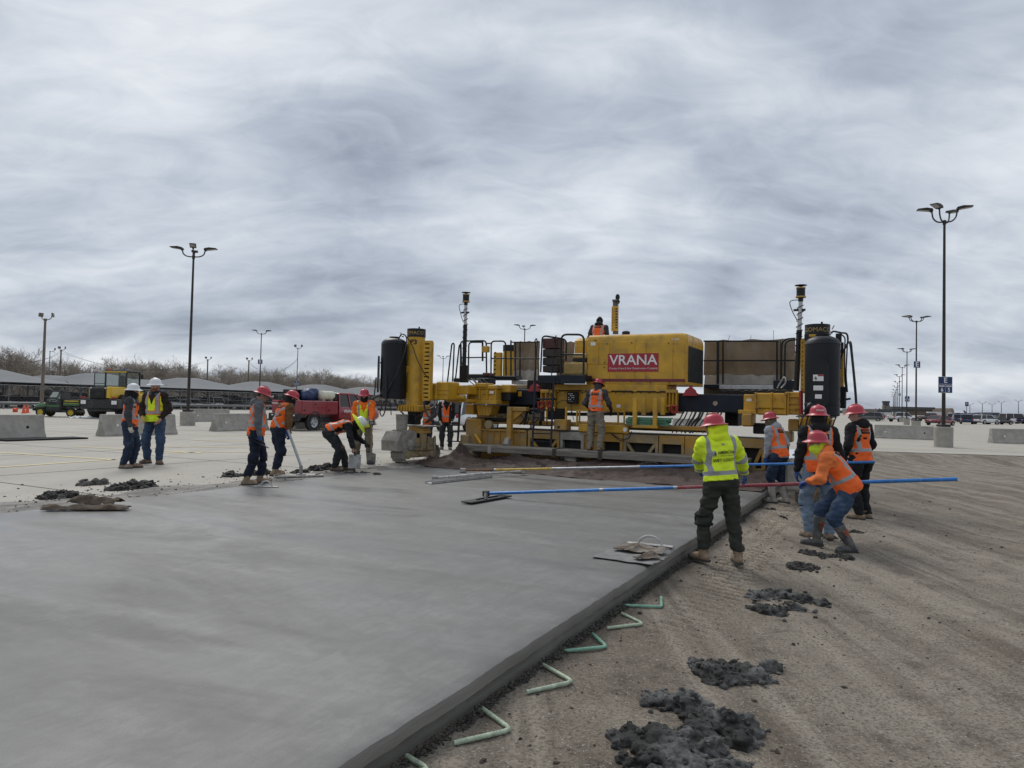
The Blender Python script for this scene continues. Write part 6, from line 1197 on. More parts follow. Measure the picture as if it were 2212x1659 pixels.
def hp(lst, dirt=True): return [(*(GD(u, v_) if dirt else G(u, v_))[:2], r_) for u, v_, r_ in lst]
heap('low dark heap of mortar nearest the boots on the dirt', hp([(1725, 1226, .13), (1745, 1228, .10)]), seed=1, hgt=.06, zf=dz); heap('dark mortar trodden flat under the tall rubber boots', hp([(1745, 1196, .10), (1775, 1200, .14), (1805, 1203, .13), (1830, 1206, .08)]), seed=2, hgt=.05, zf=dz, n=80)
heap('long double streak of mortar midway along the dirt', hp([(1640, 1290, .16), (1690, 1284, .16), (1745, 1298, .13), (1775, 1306, .06), (1665, 1320, .17), (1710, 1314, .14), (1640, 1318, .10)]), MORT, seed=3, hgt=.065, zf=dz, n=120, crumbs=24)
heap('wide flat mortar heap smeared grey on top', hp([(1540, 1450, .17), (1590, 1455, .18), (1630, 1465, .13), (1560, 1470, .12), (1665, 1448, .05)]), MORT, seed=4, hgt=.085, zf=dz, n=110, crumbs=14)
heap('craggy mortar heap with pale trowelled top near the bottom edge', hp([(1430, 1520, .12), (1480, 1530, .15), (1520, 1560, .14), (1575, 1572, .11), (1610, 1580, .08), (1505, 1590, .07), (1600, 1612, .05)]), MORT, seed=5, hgt=.11, zf=dz, n=140, crumbs=22)
heap('largest mortar heap, cut by the lower edge of the picture', hp([(1370, 1600, .11), (1430, 1610, .15), (1470, 1640, .14), (1410, 1650, .14), (1500, 1605, .08), (1540, 1620, .06), (1440, 1690, .16)]), MORT, seed=6, hgt=.12, zf=dz, n=160, crumbs=10)
heap('small mortar lump below the largest heap', hp([(1560, 1662, .08), (1590, 1668, .06)]), MORT, seed=7, hgt=.07, zf=dz, n=40)
heap('scattered wet mortar beside the black trousers', hp([(1850, 1150, .08), (1800, 1140, .10), (1790, 1160, .12)]), seed=8, hgt=.035, zf=dz, n=70, crumbs=30); heap('thin splash of mortar under the track of the paver', hp([(1665, 1100, .08), (1690, 1118, .06)]), seed=9, hgt=.025, zf=dz, n=30, crumbs=14)
heap('sprawling dark mortar heap left of the folded burlap', hp([(105, 1077, .16), (130, 1073, .20), (150, 1075, .12)], False), seed=11, hgt=.15, crumbs=20); heap('pair of blocky mortar lumps farthest left on the car park', hp([(185, 1048, .13), (205, 1047, .10), (222, 1046, .08)], False), M('pale_mortar', (.10, .094, .084), .85, var=.3, scale=12, bump=.6), seed=12, hgt=.16, n=40)
heap('long high mortar heap behind the folded burlap', hp([(255, 1058, .18), (285, 1054, .24), (315, 1051, .17)], False), seed=13, hgt=.19, n=100, crumbs=26); heap('mortar heap behind the tan boots of the grey hoodie man', hp([(500, 1029, .19), (545, 1026, .20), (572, 1024, .14)], False), seed=14, hgt=.16, n=90, crumbs=20)
heap('mortar heap between the board float and the bending worker', hp([(685, 1016, .20), (705, 1014, .18), (725, 1013, .15)], False), seed=15, hgt=.20, n=90, crumbs=20); heap('low mortar patch under the bending worker', hp([(760, 1022, .14), (785, 1022, .12), (815, 1026, .10)], False), seed=16, hgt=.05, n=60); heap('small mortar heap behind the pale board float', hp([(642, 1022, .12), (655, 1021, .10)], False), seed=17, hgt=.10, n=40)
# wet mortar strip along the left joint, crumbs, spill under the slab edge
nb = NB('mortar_smear'); v = nb.map(); msk = nb.ramp(nb.noise(nb.map((1.2, .5, 1), 0), 2.6, 8, .7), (.40, 0), (.58, 1)); sm_c = nb.mix(msk, (.23, .215, .19), (.085, .08, .072)); SMEAR = nb.out(sm_c, .75)
b = B(); n_ = 120
for i in range(n_ + 1):
    w0 = -12 + 14.2 * i / n_; e1 = -4.55 - .5 * noise.noise((w0 * .8, 0, 4)) - .2 * noise.noise((w0 * 3, 0, 6)); b.v += [(-3.75, w0, .0055), (e1, w0, .0055)]
    if i: o = 2 * i; b.f.append((o - 2, o, o + 1, o - 1))
tag(b.build('mortar_smear', SMEAR, None, 0, O_, -TH), kind='stuff')
def scatter(name, fn, n, mat, seed, rmin, rmax, p=2.):
    rng = random.Random(seed); b = B()
    for i in range(n):
        x, y, z = fn(rng); vs_, fs_ = ico(rmin + (rmax - rmin) * rng.random() ** p, rng); a = rng.random() * 6.28; ca, sa = math.cos(a), math.sin(a); b.add([(x + vx * ca - vy * sa, y + vx * sa + vy * ca, z + vz) for vx, vy, vz in vs_], fs_)
    return tag(b.build(name, mat, None, 0), kind='stuff')
def f_spill(rng):
    w0 = -14 + 15 * rng.random(); s0 = 3.985 + abs(rng.gauss(0, .022)) + .03 * max(0, noise.noise((w0 * 2, 0, 1))); z = float(-.205 + max(0, .045 - (s0 - 3.98)) * rng.random()); p_ = W(s0, w0); return p_[0], p_[1], z + .004
SPM = M('slab_spill', (.062, .056, .048), .85, var=.4, scale=25, bump=.5)
scatter('mortar_spill', f_spill, 6500, SPM, 3, .004, .017, 1.8)
def f_crL(rng): p_ = W(-3.755 - abs(rng.gauss(0, 1.1)), -11 + 13 * rng.random()); return p_[0], p_[1], .004
scatter('mortar_crumbs', f_crL, 900, MORTD, 4, .006, .03, 3.)
def f_peb(rng): s0 = 4.1 + 7 * rng.random(); w0 = -14 + 14 * rng.random(); p_ = W(s0, w0); return p_[0], p_[1], float(dirt_z(s0, w0)) + .001
scatter('dirt_pebbles', f_peb, 3500, M('pebble', (.15, .125, .10), .9, var=.4, scale=3), 5, .003, .014, 3.); scatter('pale_pebbles', f_peb, 900, M('pale_pebble', (.34, .31, .27), .9, var=.3, scale=3), 6, .003, .009, 3.)
def f_clod(rng): s0 = 4.15 + 5.5 * rng.random() ** 2.2; w0 = -13 + 15 * rng.random(); p_ = W(s0, w0); return p_[0], p_[1], float(dirt_z(s0, w0)) + .002
scatter('dirt_clods', f_clod, 330, M('dark_clod', (.045, .036, .028), .95, var=.4, scale=20, bump=.4), 8, .006, .026, 3.)
# bent green bars on the dirt
GBAR = M('pale_green_bar', (.42, .50, .37), .55, var=.2, scale=14, bump=.25, bscale=120); GBAR2 = M('bright_green_bar', (.22, .42, .31), .5, var=.14, scale=14, bump=.25, bscale=120)
vb = [((980, 1612), (1105, 1583), (1035, 1532), GBAR, 'nearest whole pale green bent bar on the dirt, below the slab edge'), ((1137, 1501), (1238, 1478), (1173, 1441), GBAR, 'pale green bent bar, second whole one up from the bottom edge'), ((1218, 1411), (1311, 1402), (1280, 1374), GBAR2, 'bright green bent bar in the middle of the row'), ((1311, 1361), (1390, 1352), (1343, 1329), GBAR, 'pale green bent bar, fourth whole one from the bottom'), ((1342, 1311), (1429, 1315), (1428, 1294), GBAR2, 'farthest green bent bar, its short leg pointing away'), ((800, 1680), (930, 1672), (878, 1640), GBAR, 'pale green bent bar cut off by the bottom edge of the picture')]
for a_, c_, d_, mt, lb in vb:
    A, Cn, D2 = [GD(*x) + [0, 0, .016] for x in (a_, c_, d_)]; k1 = Cn + nrm(A - Cn) * .045; k2 = Cn + nrm(D2 - Cn) * .045; t = thing('bent_bar', lb, 'rebar', A, 0, 'bent green bars beside the slab'); pts = [A, *[A + (k1 - A) * x for x in (.33, .66)], k1, (k1 + k2) / 2 * .45 + Cn * .55, k2, *[k2 + (D2 - k2) * x for x in (.5,)], D2]; b = B(); b.tube([tuple(p_ - A) for p_ in pts], .0128, 8); b.build('bar', mt, t, 60)
    rb = B()
    for (p_, q_) in ((A, k1), (k2, D2)):
        L_ = np.linalg.norm(q_ - p_); n_ = int(L_ / .022); d = (q_ - p_) / L_
        for i in range(1, n_): c = p_ + d * (i * .022) - A; rb.tube([tuple(c - d * .003), tuple(c + d * .003)], .0143, 6)
    tag(rb.build('bar_ribs', mt, t, 60), kind='stuff')
# ================================================================== barriers, poles, vehicles, trees, buildings
BARC = M('barrier_concrete', (.34, .325, .29), .85, var=.14, scale=1.6, bump=.25, bscale=30, dirt=((.24, .225, .195), .4, 2.2))
def barrier_mesh(L_=3.05):
    b = B(); pr = [(-.30, 0), (-.30, .075), (-.19, .26), (-.095, .80), (-.075, .815), (.075, .815), (.095, .80), (.19, .26), (.30, .075), (.30, 0)]; n = len(pr); ys = [-L_ / 2, -L_ / 2 + .015, L_ / 2 - .015, L_ / 2]
    for i, y in enumerate(ys):
        k_ = .985 if i in (0, 3) else 1; b.v += [(x * k_, y, z * (k_ if z > .1 else 1)) for x, z in pr]
        if i: o = i * n; b.f += [(o - n + j, o + j, o + (j + 1) % n, o - n + (j + 1) % n) for j in range(n)]
    b.f += [tuple(range(n)), tuple(range(3 * n, 4 * n))[::-1]]; return b
def barrier(label, c, rz, L_=3.05):
    t = thing('concrete_barrier', label, 'barrier', c, rz, 'concrete barriers on the car park'); b = barrier_mesh(L_); b.build('barrier_body', BARC, t, 25)
    for y in (-L_ * .32, L_ * .32):
        for s_ in (-1, 1): b = B(); b.lathe([(.045, -.012), (.045, .012)], 12, (s_ * .168, y, .40), 'x'); b.build('lifting_hole', DARK if y > 0 else WHT, t)
    for s_ in (-1, 1): b = B(); b.tube([(-.03, s_ * L_ / 2, .5), (-.03, s_ * (L_ / 2 + .05), .5), (.03, s_ * (L_ / 2 + .05), .5), (.03, s_ * L_ / 2, .5)], .012, 6); b.build('loop', STEEL, t)
    return t
def W2(s, w_): return W(s, w_)
barrier('concrete barrier cut by the left edge of the picture', W(-19.7, -2.1), -TH); barrier('concrete barrier behind the two men in white hard hats', W(-20.0, 3.2), -TH); barrier('concrete barrier behind the grey hoodie worker', W(-21.3, 9.3), -TH); barrier('concrete barrier seen between the two red-hatted men on the left', W(-21.8, 14.6), -TH)
barrier('small far barrier right of the two red-hatted men', W(-24, 21), -TH); barrier('far concrete barrier left of the light pole foot', W(-33, 17), -TH)
g0, g1 = G(1889, 946), G(2022, 951); c = (g0 + g1) / 2; barrier('concrete barrier in front of the tall right light pole row', c, math.atan2(g1[1] - g0[1], g1[0] - g0[0]) - R(90), np.linalg.norm(g1 - g0)); g0, g1 = G(2141, 957), G(2290, 961); barrier('concrete barrier at the right edge behind the traffic cone', (g0 + g1) / 2, math.atan2(g1[1] - g0[1], g1[0] - g0[0]) - R(90), 3.6)
g0, g1 = G(1450, 928), G(1560, 930); barrier('concrete barrier glimpsed under the dark beam of the paver', (g0 + g1) / 2, math.atan2(g1[1] - g0[1], g1[0] - g0[0]) - R(90), 3.6)
c = W(-19.2, -1.5); b = B(); b.box((0, 0, .03), (.9, 2.6, .05), .02); tag(b.build('black_sheet', F_BLK, None, 0, W(-18.9, -1.0), -TH), 'flat black plastic sheet under the leftmost barrier', 'sheet')
# cones
CONE_O = M('cone_orange', (.72, .09, .03), .5, var=.1); CONE_W = M('cone_collar', (.7, .7, .68), .4)
def cone(label, p, bands=True, tip=0.):
    t = thing('traffic_cone', label, 'cone', p, .4, 'traffic cones'); t.rotation_euler = (tip, 0, .4); b = B(); b.box((0, 0, .02), (.36, .36, .04), .01); b.build('cone_base', CONE_O, t, 0); b = B(); b.lathe([(.135, .04), (.03, .70), (.022, .71), (0, .71)], 20); cb_ = b.build('cone_body', CONE_O, t, 50)
    if bands:
        for z0, z1 in ((.36, .48), (.55, .63)): b = B(); rr = lambda z: .139 - (z - .04) * .159; b.lathe([(rr(z0), z0), (rr(z1), z1)], 20); b.build('cone_collar', CONE_W, cb_)
cone('orange traffic cone with two white collars at the right edge', G(2204, 958)); cone('plain orange cone standing left of the green utility vehicle', G(51, 893), False); cone('plain orange cone half hidden by the utility vehicle bumper', G(59, 892), False); cone('orange cone lying on its side at far left', G(33, 891) + [0, 0, .2], False, R(80))
# light poles
PBR = M('bronze_pole', (.035, .028, .024), .5, .3, var=.2); PGR = M('grey_steel_pole', (.15, .145, .14), .55, .3, var=.2); PWD = M('brown_pole', (.16, .125, .10), .75, var=.2); LENS = M('lamp_lens', (.30, .30, .28), .3); SBL = M('sign_blue', (.012, .03, .12), .5, var=.05); SWH = M('sign_white', (.75, .76, .77), .5, var=.03)
LP = []
def arm_head(t, mat, ang, z, reach, up=.38, tilt=8, sz=(.30, .62, .09), box_=False):
    m = Matrix.Rotation(ang, 4, 'Z'); b = B(); b.M = m; b.tube(bez([(0, 0, z), (0, reach * .55, z + .02), (0, reach * .9, z + up * .4), (0, reach, z + up)], 5), .035, 8); a = b.build('lamp_arm', mat, t); m2 = m @ Matrix.Translation((0, reach, z + up)) @ Matrix.Rotation(R(tilt), 4, 'X'); b = B(); b.M = m2
    if box_: b.box((0, .1, .06), (.42, .16, .38), .03)
    else: b.tube([(0, 0, -.05), (0, .05, .06)], .06, 8); b.prism([(-.04, .0), (.0, .10), (.25, .12), (.62, .04), (.64, .0)], -.16, .16, 'x')
    hd_ = b.build('lamp_head', mat, a, 40); b = B(); b.M = m2
    if box_: b.box((0, .19, .06), (.34, .02, .30))
    else: b.box((0, .36, -.008), (.24, .46, .014))
    b.build('lamp_lens', LENS, hd_, 0)
def light_pole(label, p, H_, heads, mat=PBR, base=.75, sign=None, rz=0., reach=.62, r0=.085, box_=False, up=.38, srz=0.):
    t = thing('light_pole', label, 'light pole', p, 0, 'car park light poles')
    if base: b = B(); b.lathe([(.39, 0), (.40, base - .03), (.37, base), (0, base)], 24); b.build('pole_base', BARC, t, 40); b = B(); b.box((0, 0, base + .06), (.44, .44, .12), .02); b.build('base_cover', mat, t, 0)
    b = B(); b.tube([(0, 0, base + (.1 if base else 0)), (0, 0, H_ - .55)], [r0, r0 * .62], 12); b.build('pole_shaft', mat, t); b = B(); b.lathe([(r0 * .9, H_ - .62), (r0 * .9, H_ - .42), (0, H_ - .40)], 12); b.build('pole_cap', mat, t)
    for a_ in heads: arm_head(t, mat, rz + R(a_), H_ - .5, reach, up, 8, box_=box_)
    if sign:
        kind, z = sign; m = Matrix.Rotation(srz, 4, 'Z') @ Matrix.Translation((0, -r0 - .03, z)); b = B(); b.M = m
        if kind[0] == 'E' and len(kind) == 1 or kind == 'D':
            b.box((0, 0, 0), (.62, .02, .62), .004); s_ = b.build('sign_panel', SWH, t, 0); b = B(); b.M = m; b.box((0, -.012, 0), (.57, .01, .57)); b.build('sign_field', SBL, s_, 0); text('lettering', kind, .62, SWH, s_, m @ frame((0, -.02, 0), (1, 0, 0), (0, 0, 1)), .002, .012)
        else:
            b.box((0, 0, 0), (.66, .02, .76), .004); s_ = b.build('sign_panel', SWH, t, 0)
            for (x0, x1, z0, z1) in ((-.315, .315, .04, .365), (-.315, -.01, -.365, .02), (.01, .315, -.365, .02)): b = B(); b.M = m; b.bb((x0, -.017, z0), (x1, -.011, z1)); b.build('sign_field', SBL, s_, 0)
            for tx, x, z, s in (('E', 0, .20, .34), (kind[1], -.16, -.24, .24), (kind[2], .16, -.24, .24), ('ROW', -.16, -.07, .10), ('ROW', .16, -.07, .10)): text('lettering', tx, s, SWH, s_, m @ frame((x, -.022, z), (1, 0, 0), (0, 0, 1)), .002, .005)
    return t
light_pole('dark four-headed light pole on a round concrete base, left of the paver', G(405, 919), 9.75, (90, -90, 15, 195), rz=R(6), reach=.60)
R0 = G(2038, 966); light_pole('tall four-headed light pole with row sign E 6 5 on a round base', R0, 11.05, (62, -62, 118, -118), rz=R(8), reach=.52, base=.95, sign=(('E', '6', '5'), 2.9), up=.55)
stp = D_ * 36.8
for k_ in range(1, 11):
    light_pole(['light pole with a square E sign next beyond the E 6 5 pole', 'third light pole of the row receding to the airport', 'fourth light pole of the receding row', 'light pole with a small D sign in the receding row'][min(k_ - 1, 3)] if k_ < 5 else 'far light pole, number %s along the row to the airport' % ('five six seven eight nine ten'.split()[k_ - 5]), R0 + stp * k_ * (1 + .002 * k_), 10.6, (75, -75, 100, -100), rz=R(4), base=.9, sign=(('E', 6.1), (('E', '4', '3'), 3.6), None, ('D', 6.), None, None, None, None, None, None)[k_ - 1], r0=.085 if k_ < 4 else .1)
light_pole('light pole with two arms and an E sign above the carports', P(560, 866, 94) * [1, 1, 0], 10.7, (95, -85, -60), sign=('E', 6.5), base=.7)
light_pole('slim light pole with E row sign behind the red truck', P(640, 866, 112) * [1, 1, 0], 10.2, (60, -60), mat=PGR, sign=(('E', '10', '9'), 4.2), base=.5, reach=.5, box_=True)
light_pole('light pole rising behind the burlap rails of the paver', P(1130, 880, 80) * [1, 1, 0], 10.6, (92, -88, 10), base=.7); light_pole('light pole behind the left mast of the paver', P(955, 876, 135) * [1, 1, 0], 10.6, (92, -88, 10), base=.7)
light_pole('brown pole with two boxy floodlights at far left', P(91, 855, 66) * [1, 1, 0], 9.0, (70, -70), mat=PWD, base=0, reach=.5, box_=True, r0=.16); light_pole('small grey pole with one floodlight behind the far left pole', P(104, 855, 118) * [1, 1, 0], 9.2, (-60,), mat=PGR, base=0, reach=.6, box_=True)
up_poles = [P(128, 855, 120) * [1, 1, 0], P(446, 860, 140) * [1, 1, 0], P(535, 862, 140) * [1, 1, 0]]
for p_, lb in zip(up_poles, ('wooden pole with twin floodlights left of the wheel loader', 'wooden pole with floodlight right of the dark light pole', 'wooden pole above the grey carports in the middle')): light_pole(lb, p_, 9.6, (60, -60), mat=PWD, base=0, reach=.5, box_=True, r0=.18)
for u, z_ in ((2188, 96), (2118, 120)): pass
for i, (u, tp, d) in enumerate(((2200, 862, 240), (2163, 866, 245), (2143, 871, 270), (2122, 868, 235), (2095, 872, 250))): pp = P(u, 898, d) * [1, 1, 0]; light_pole('distant light pole at right, number %s from the right edge' % 'one two three four five'.split()[i], pp, 1.5 + (898 - tp) * d / F_, (90, -90), mat=PGR, base=0, r0=.14, reach=.8)
g0 = P(2088, 898, 150) * [1, 1, 0]; t = thing('row_sign', 'small blue row sign on a post among the cars at far right', 'sign', g0); b = B(); b.tube([(0, 0, 0), (0, 0, 4.2)], .06, 8); b.build('sign_post', PGR, t); b = B(); b.box((0, -.08, 3.9), (.75, .03, .9), .01); s_ = b.build('sign_panel', SBL, t, 0); text('lettering', 'E', .6, SWH, s_, frame((0, -.1, 3.95), (1, 0, 0), (0, 0, 1)))
# overhead wire
t = thing('overhead_wire', 'thin overhead wires sagging between the wooden poles', 'wire')
for dz_ in (0, .35):
    for a_, c_ in ((up_poles[0], up_poles[1]), (up_poles[0], P(-60, 855, 105) * [1, 1, 0]), (up_poles[2], P(641, 866, 125) * [1, 1, 0])):
        b = B(); b.tube([tuple(np.array(a_) * (1 - x) + np.array(c_) * x + [0, 0, 9.0 - dz_ - 2.6 * 4 * x * (1 - x) * (1 if dz_ == 0 else .8)]) for x in np.linspace(0, 1, 15)], .02, 4); b.build('wire', RUB, t)
# ------------------------------------------------------------------ cars
TYRE = M('tyre', (.018, .018, .019), .8, var=.2); RIM = M('alloy_rim', (.38, .39, .40), .35, .7); GLS = M('car_glass', (.012, .014, .017), .08, var=.1); LTR = M('tail_light', (.30, .01, .012), .25); LTW = M('head_light', (.65, .66, .66), .2); PLB = M('black_trim', (.02, .02, .021), .6)
def loft(b, secs):
    n = len(secs[0])
    for i, s_ in enumerate(secs):
        o = len(b.v); b.v += list(s_)
        if i: b.f += [(o - n + j, o - n + (j + 1) % n, o + (j + 1) % n, o + j) for j in range(n)]
    o = len(b.v); b.f += [tuple(range(o - n * len(secs), o - n * (len(secs) - 1)))[::-1], tuple(range(o - n, o))]; return b
def ring(y, hw, z0, z1, r_=.08, tw=1.): return [(-hw + r_, y, z0), (hw - r_, y, z0), (hw, y, z0 + r_), (hw, y, (z0 + z1) / 2), (hw * tw, y, z1 - r_), (hw * tw - r_, y, z1), (-hw * tw + r_, y, z1), (-hw * tw, y, z1 - r_), (-hw, y, (z0 + z1) / 2), (-hw, y, z0 + r_)]
def wheel(par, x, y, r_, w_, rim=RIM, rot=0.):
    s_ = 1 if x > 0 else -1; b = B(); b.lathe([(r_ * .62, -w_ / 2), (r_ * .95, -w_ / 2), (r_, -w_ / 2 + .03), (r_, w_ / 2 - .03), (r_ * .95, w_ / 2), (r_ * .62, w_ / 2)], 24, (x, y, r_), 'x', cap=False); wl = b.build('wheel', TYRE, par, 40); b = B(); b.lathe([(0, s_ * w_ * .36), (r_ * .2, s_ * w_ * .40), (r_ * .3, s_ * w_ * .30), (r_ * .52, s_ * w_ * .34), (r_ * .63, s_ * w_ * .46), (r_ * .64, -s_ * w_ * .3)], 20, (x, y, r_), 'x', cap=False); b.build('rim', rim, wl, 40)
    for k_ in range(5): a = k_ * 1.2566; b = B(); b.box((x + s_ * w_ * .35, y + math.cos(a) * r_ * .40, r_ + math.sin(a) * r_ * .40), (.012, r_ * .10, r_ * .10)); b.build('rim_slot', PLB, wl, 0)
PAINT = M('car_paint_white', (.70, .71, .72), .25, var=.03, coat=.6)
def car(kind):
    t = thing('parked_car', 'x', 'car'); L_, hw, r_ = {'suv': (4.75, .94, .37), 'sedan': (4.75, .91, .33), 'pickup': (5.6, .98, .40), 'van': (5.6, 1.0, .36)}[kind]; z0 = .30 if kind != 'pickup' else .42; h0 = {'suv': 1.02, 'sedan': .88, 'pickup': 1.12, 'van': 1.1}[kind]; y0 = -L_ / 2; B0 = B()
    st = [(0, .86, .55, .80), (.04, .95, .40, .93), (.12, .99, .32, .98), (.35, 1, .30, 1.0), (.62, 1, .30, 1.0), (.72, .99, .30, .97), (.88, .97, .32, .86), (.96, .93, .38, .78), (1., .82, .5, .68)]
    loft(B0, [ring(y0 + L_ * f_, hw * a, max(z0, c_ * z0 / .3), h0 * d_, .09) for f_, a, c_, d_ in st]); B0.build('car_body', PAINT, t, 50)
    g = {'suv': ((.015, .10, .58, .74), 1.70), 'sedan': ((.10, .27, .55, .72), 1.44), 'pickup': ((.38, .42, .60, .74), 1.85), 'van': ((.005, .03, .72, .84), 2.15)}[kind]; (a0_, a1_, a2_, a3_), zt_ = g; Y = lambda f_: y0 + L_ * f_; tw = .80
    gl = B(); gl.add([(-hw * .95, Y(a0_), h0 - .06), (hw * .95, Y(a0_), h0 - .06), (hw * .95, Y(a3_), h0 - .08), (-hw * .95, Y(a3_), h0 - .08), (-hw * tw, Y(a1_), zt_ - .05), (hw * tw, Y(a1_), zt_ - .05), (hw * tw, Y(a2_), zt_ - .06), (-hw * tw, Y(a2_), zt_ - .06)], [(0, 1, 5, 4), (1, 2, 6, 5), (2, 3, 7, 6), (3, 0, 4, 7), (4, 5, 6, 7)]); gl.build('windows', GLS, t, 0)
    b = B(); loft(b, [ring(Y(a1_) - .06, hw * tw - .02, zt_ - .09, zt_ - .03, .025), ring(Y(a1_) + .12, hw * tw, zt_ - .08, zt_, .03), ring(Y(a2_) - .1, hw * tw, zt_ - .08, zt_, .03), ring(Y(a2_) + .04, hw * tw - .02, zt_ - .10, zt_ - .04, .025)]); b.build('roof', PAINT, t, 50)
    for s_ in (-1, 1):
        for (fb, ft) in ((a0_, a1_), (a0_ + (a3_ - a0_) * .40, a1_ + (a2_ - a1_) * .42), (a3_, a2_)): b = B(); b.bar((s_ * hw * .955, Y(fb), h0 - .06), (s_ * (hw * tw + .012), Y(ft), zt_ - .05), .07, .05, (1, 0, 0)); b.build('pillar', PAINT, t, 0)
        b = B(); b.box((s_ * hw * .76, y0 + .06, h0 * .82), (.22, .14, .22 if kind != 'sedan' else .15), .03); b.build('tail_light', LTR, t, 0); b = B(); b.box((s_ * hw * .70, -y0 - .14, h0 * .68), (.34, .14, .13), .03); b.build('head_light', LTW, t, 0); b = B(); b.box((s_ * (hw + .10), Y(a3_) - .18, h0 + .06), (.16, .10, .14), .03); b.build('side_mirror', PLB, t, 0)
        for f_ in (.185, .80): 
            b = B(); b.lathe([(r_ * 1.02, .012), (r_ * 1.16, .012), (r_ * 1.16, -.03)], 20, (s_ * hw * .985, y0 + L_ * f_, r_ + .02), 'x', cap=False); b.build('wheel_arch', PLB, t, 40); wheel(t, s_ * (hw - .10), y0 + L_ * f_, r_, .23)
    b = B(); b.box((0, y0 + .05, z0 + .12), (hw * 1.75, .22, .2), .04); b.build('rear_bumper', PLB, t, 0); b = B(); b.box((0, y0 + .015, h0 * .74), (.34, .03, .14), .004); b.build('number_plate', WHT, t, 0)
    if kind == 'pickup': b = B(); b.bb((-hw * .82, y0 + .12, h0 - .02), (hw * .82, Y(.37), h0 + .012)); b.build('bed_floor', PLB, t, 0)
    return t
CARS = {k_: car(k_) for k_ in ('suv', 'sedan', 'pickup', 'van')}
paints = {n: M('car_paint_' + n, c_, .25, .1, var=.03, coat=.6) for n, c_ in dict(black=(.012, .012, .014), grey=(.08, .085, .09), silver=(.34, .35, .36), red=(.22, .015, .02), blue=(.02, .04, .14), maroon=(.10, .012, .018), dark=(.03, .035, .04)).items()}; paints['white'] = PAINT
usedk = set(); CN = ['white', 'black', 'grey', 'silver', 'dark', 'red', 'blue', 'white', 'black', 'silver']
def place_car(kind, colr, p, rz, label, group):
    if kind not in usedk:
        usedk.add(kind); t = CARS[kind]; t.location = [float(x) for x in p]; t.rotation_euler = (0, 0, rz); t['label'] = label; t['group'] = group
        for ch in KIDS[t.name]:
            for i, sl_ in enumerate(ch.material_slots):
                if sl_.material == PAINT and colr != 'white': sl_.link = 'OBJECT'; sl_.material = paints[colr]
        return t
    src = CARS[kind]; c = dup(src, p, rz, label, group)
    for ch in KIDS[c.name]:
        for sl_ in ch.material_slots:
            if sl_.material and sl_.material.name.startswith('car_paint_'): sl_.link = 'OBJECT'; sl_.material = paints[colr]
    return c
rr = random.Random(4)
GLc = 'cars parked under the grey carports'
sets = [(-79.5, 21.), (-79.5, 24.2)]
for i in range(30):
    w0 = 14 + i * 3.05; kind = rr.choice(['suv', 'suv', 'sedan', 'pickup']); colr = rr.choice(CN)
    if i == 2: kind, colr = 'suv', 'maroon'
    if i in (11, 13): kind, colr = 'suv', 'white'
    place_car(kind, colr, W(-78.5 + rr.uniform(-.3, .3), w0), -TH + R(90) + R(180 if rr.random() < .35 else 0), 'parked %s %s under the grey carports behind the fence' % (colr, kind if kind != 'suv' else 'utility car'), GLc + ', ' + colr + ' ' + kind)
GRc = 'cars in the airport car park at right'
def far(kind, colr, u, v_, ang, lb=None): 
    place_car(kind, colr, G(u, v_), ang, lb or 'distant %s %s in the airport car park' % (colr, kind if kind != 'suv' else 'utility car'), GRc if not lb else None)
far('pickup', 'white', 1949, 911.5, R(-70), 'white crew-cab pickup crossing the car park left of the light poles'); far('sedan', 'red', 2032, 919, R(-62), 'dark red saloon behind the E 6 5 light pole'); far('suv', 'white', 2130, 916.5, R(-72), 'white utility car in the front row right of the light poles'); far('pickup', 'dark', 2010, 910.5, R(-80), 'dark pickup behind the dark red saloon'); far('van', 'white', 2190, 915, R(-80), 'white delivery van at the right edge of the car rows'); far('sedan', 'black', 2160, 917, R(-75), 'black saloon between the white utility car and the white van'); far('suv', 'blue', 2088, 916, R(-30), 'blue car left of the white utility car')
for i in range(16): u = 2058 + i * 11 + rr.uniform(-2, 2); far(rr.choice(['suv', 'sedan', 'suv', 'pickup']), rr.choice(CN), u, 911.5 + (u - 2058) * .022 + rr.uniform(-.6, .6), R(rr.choice([-25, -30, 150])))
for i in range(18): u = 2045 + i * 10 + rr.uniform(-2, 2); far(rr.choice(['suv', 'sedan', 'suv', 'van']), rr.choice(CN), u, 908.5 + (u - 2045) * .022 + rr.uniform(-.4, .4), R(rr.choice([-25, -30, 150])))
A0_ = G(1880, 909.5)
for i in range(16): p_ = A0_ + D_ * (i * 6.5) - T_ * rr.uniform(0, .6); place_car(rr.choice(['suv', 'sedan', 'suv', 'pickup']), rr.choice(CN), p_, -TH + R(90), 'car in the long row receding towards the control tower', 'cars in the row below the control tower')
for i in range(10): p_ = A0_ + D_ * (10 + i * 7) - T_ * (12 + rr.uniform(0, .6)); place_car(rr.choice(['suv', 'sedan', 'suv']), rr.choice(CN), p_, -TH + R(90), 'car in the second row behind the row below the control tower', 'cars in the second row below the tower')
place_car('suv', 'white', G(1012, 930), -TH, 'white car seen behind the left arm of the paver', 'car behind the paver')
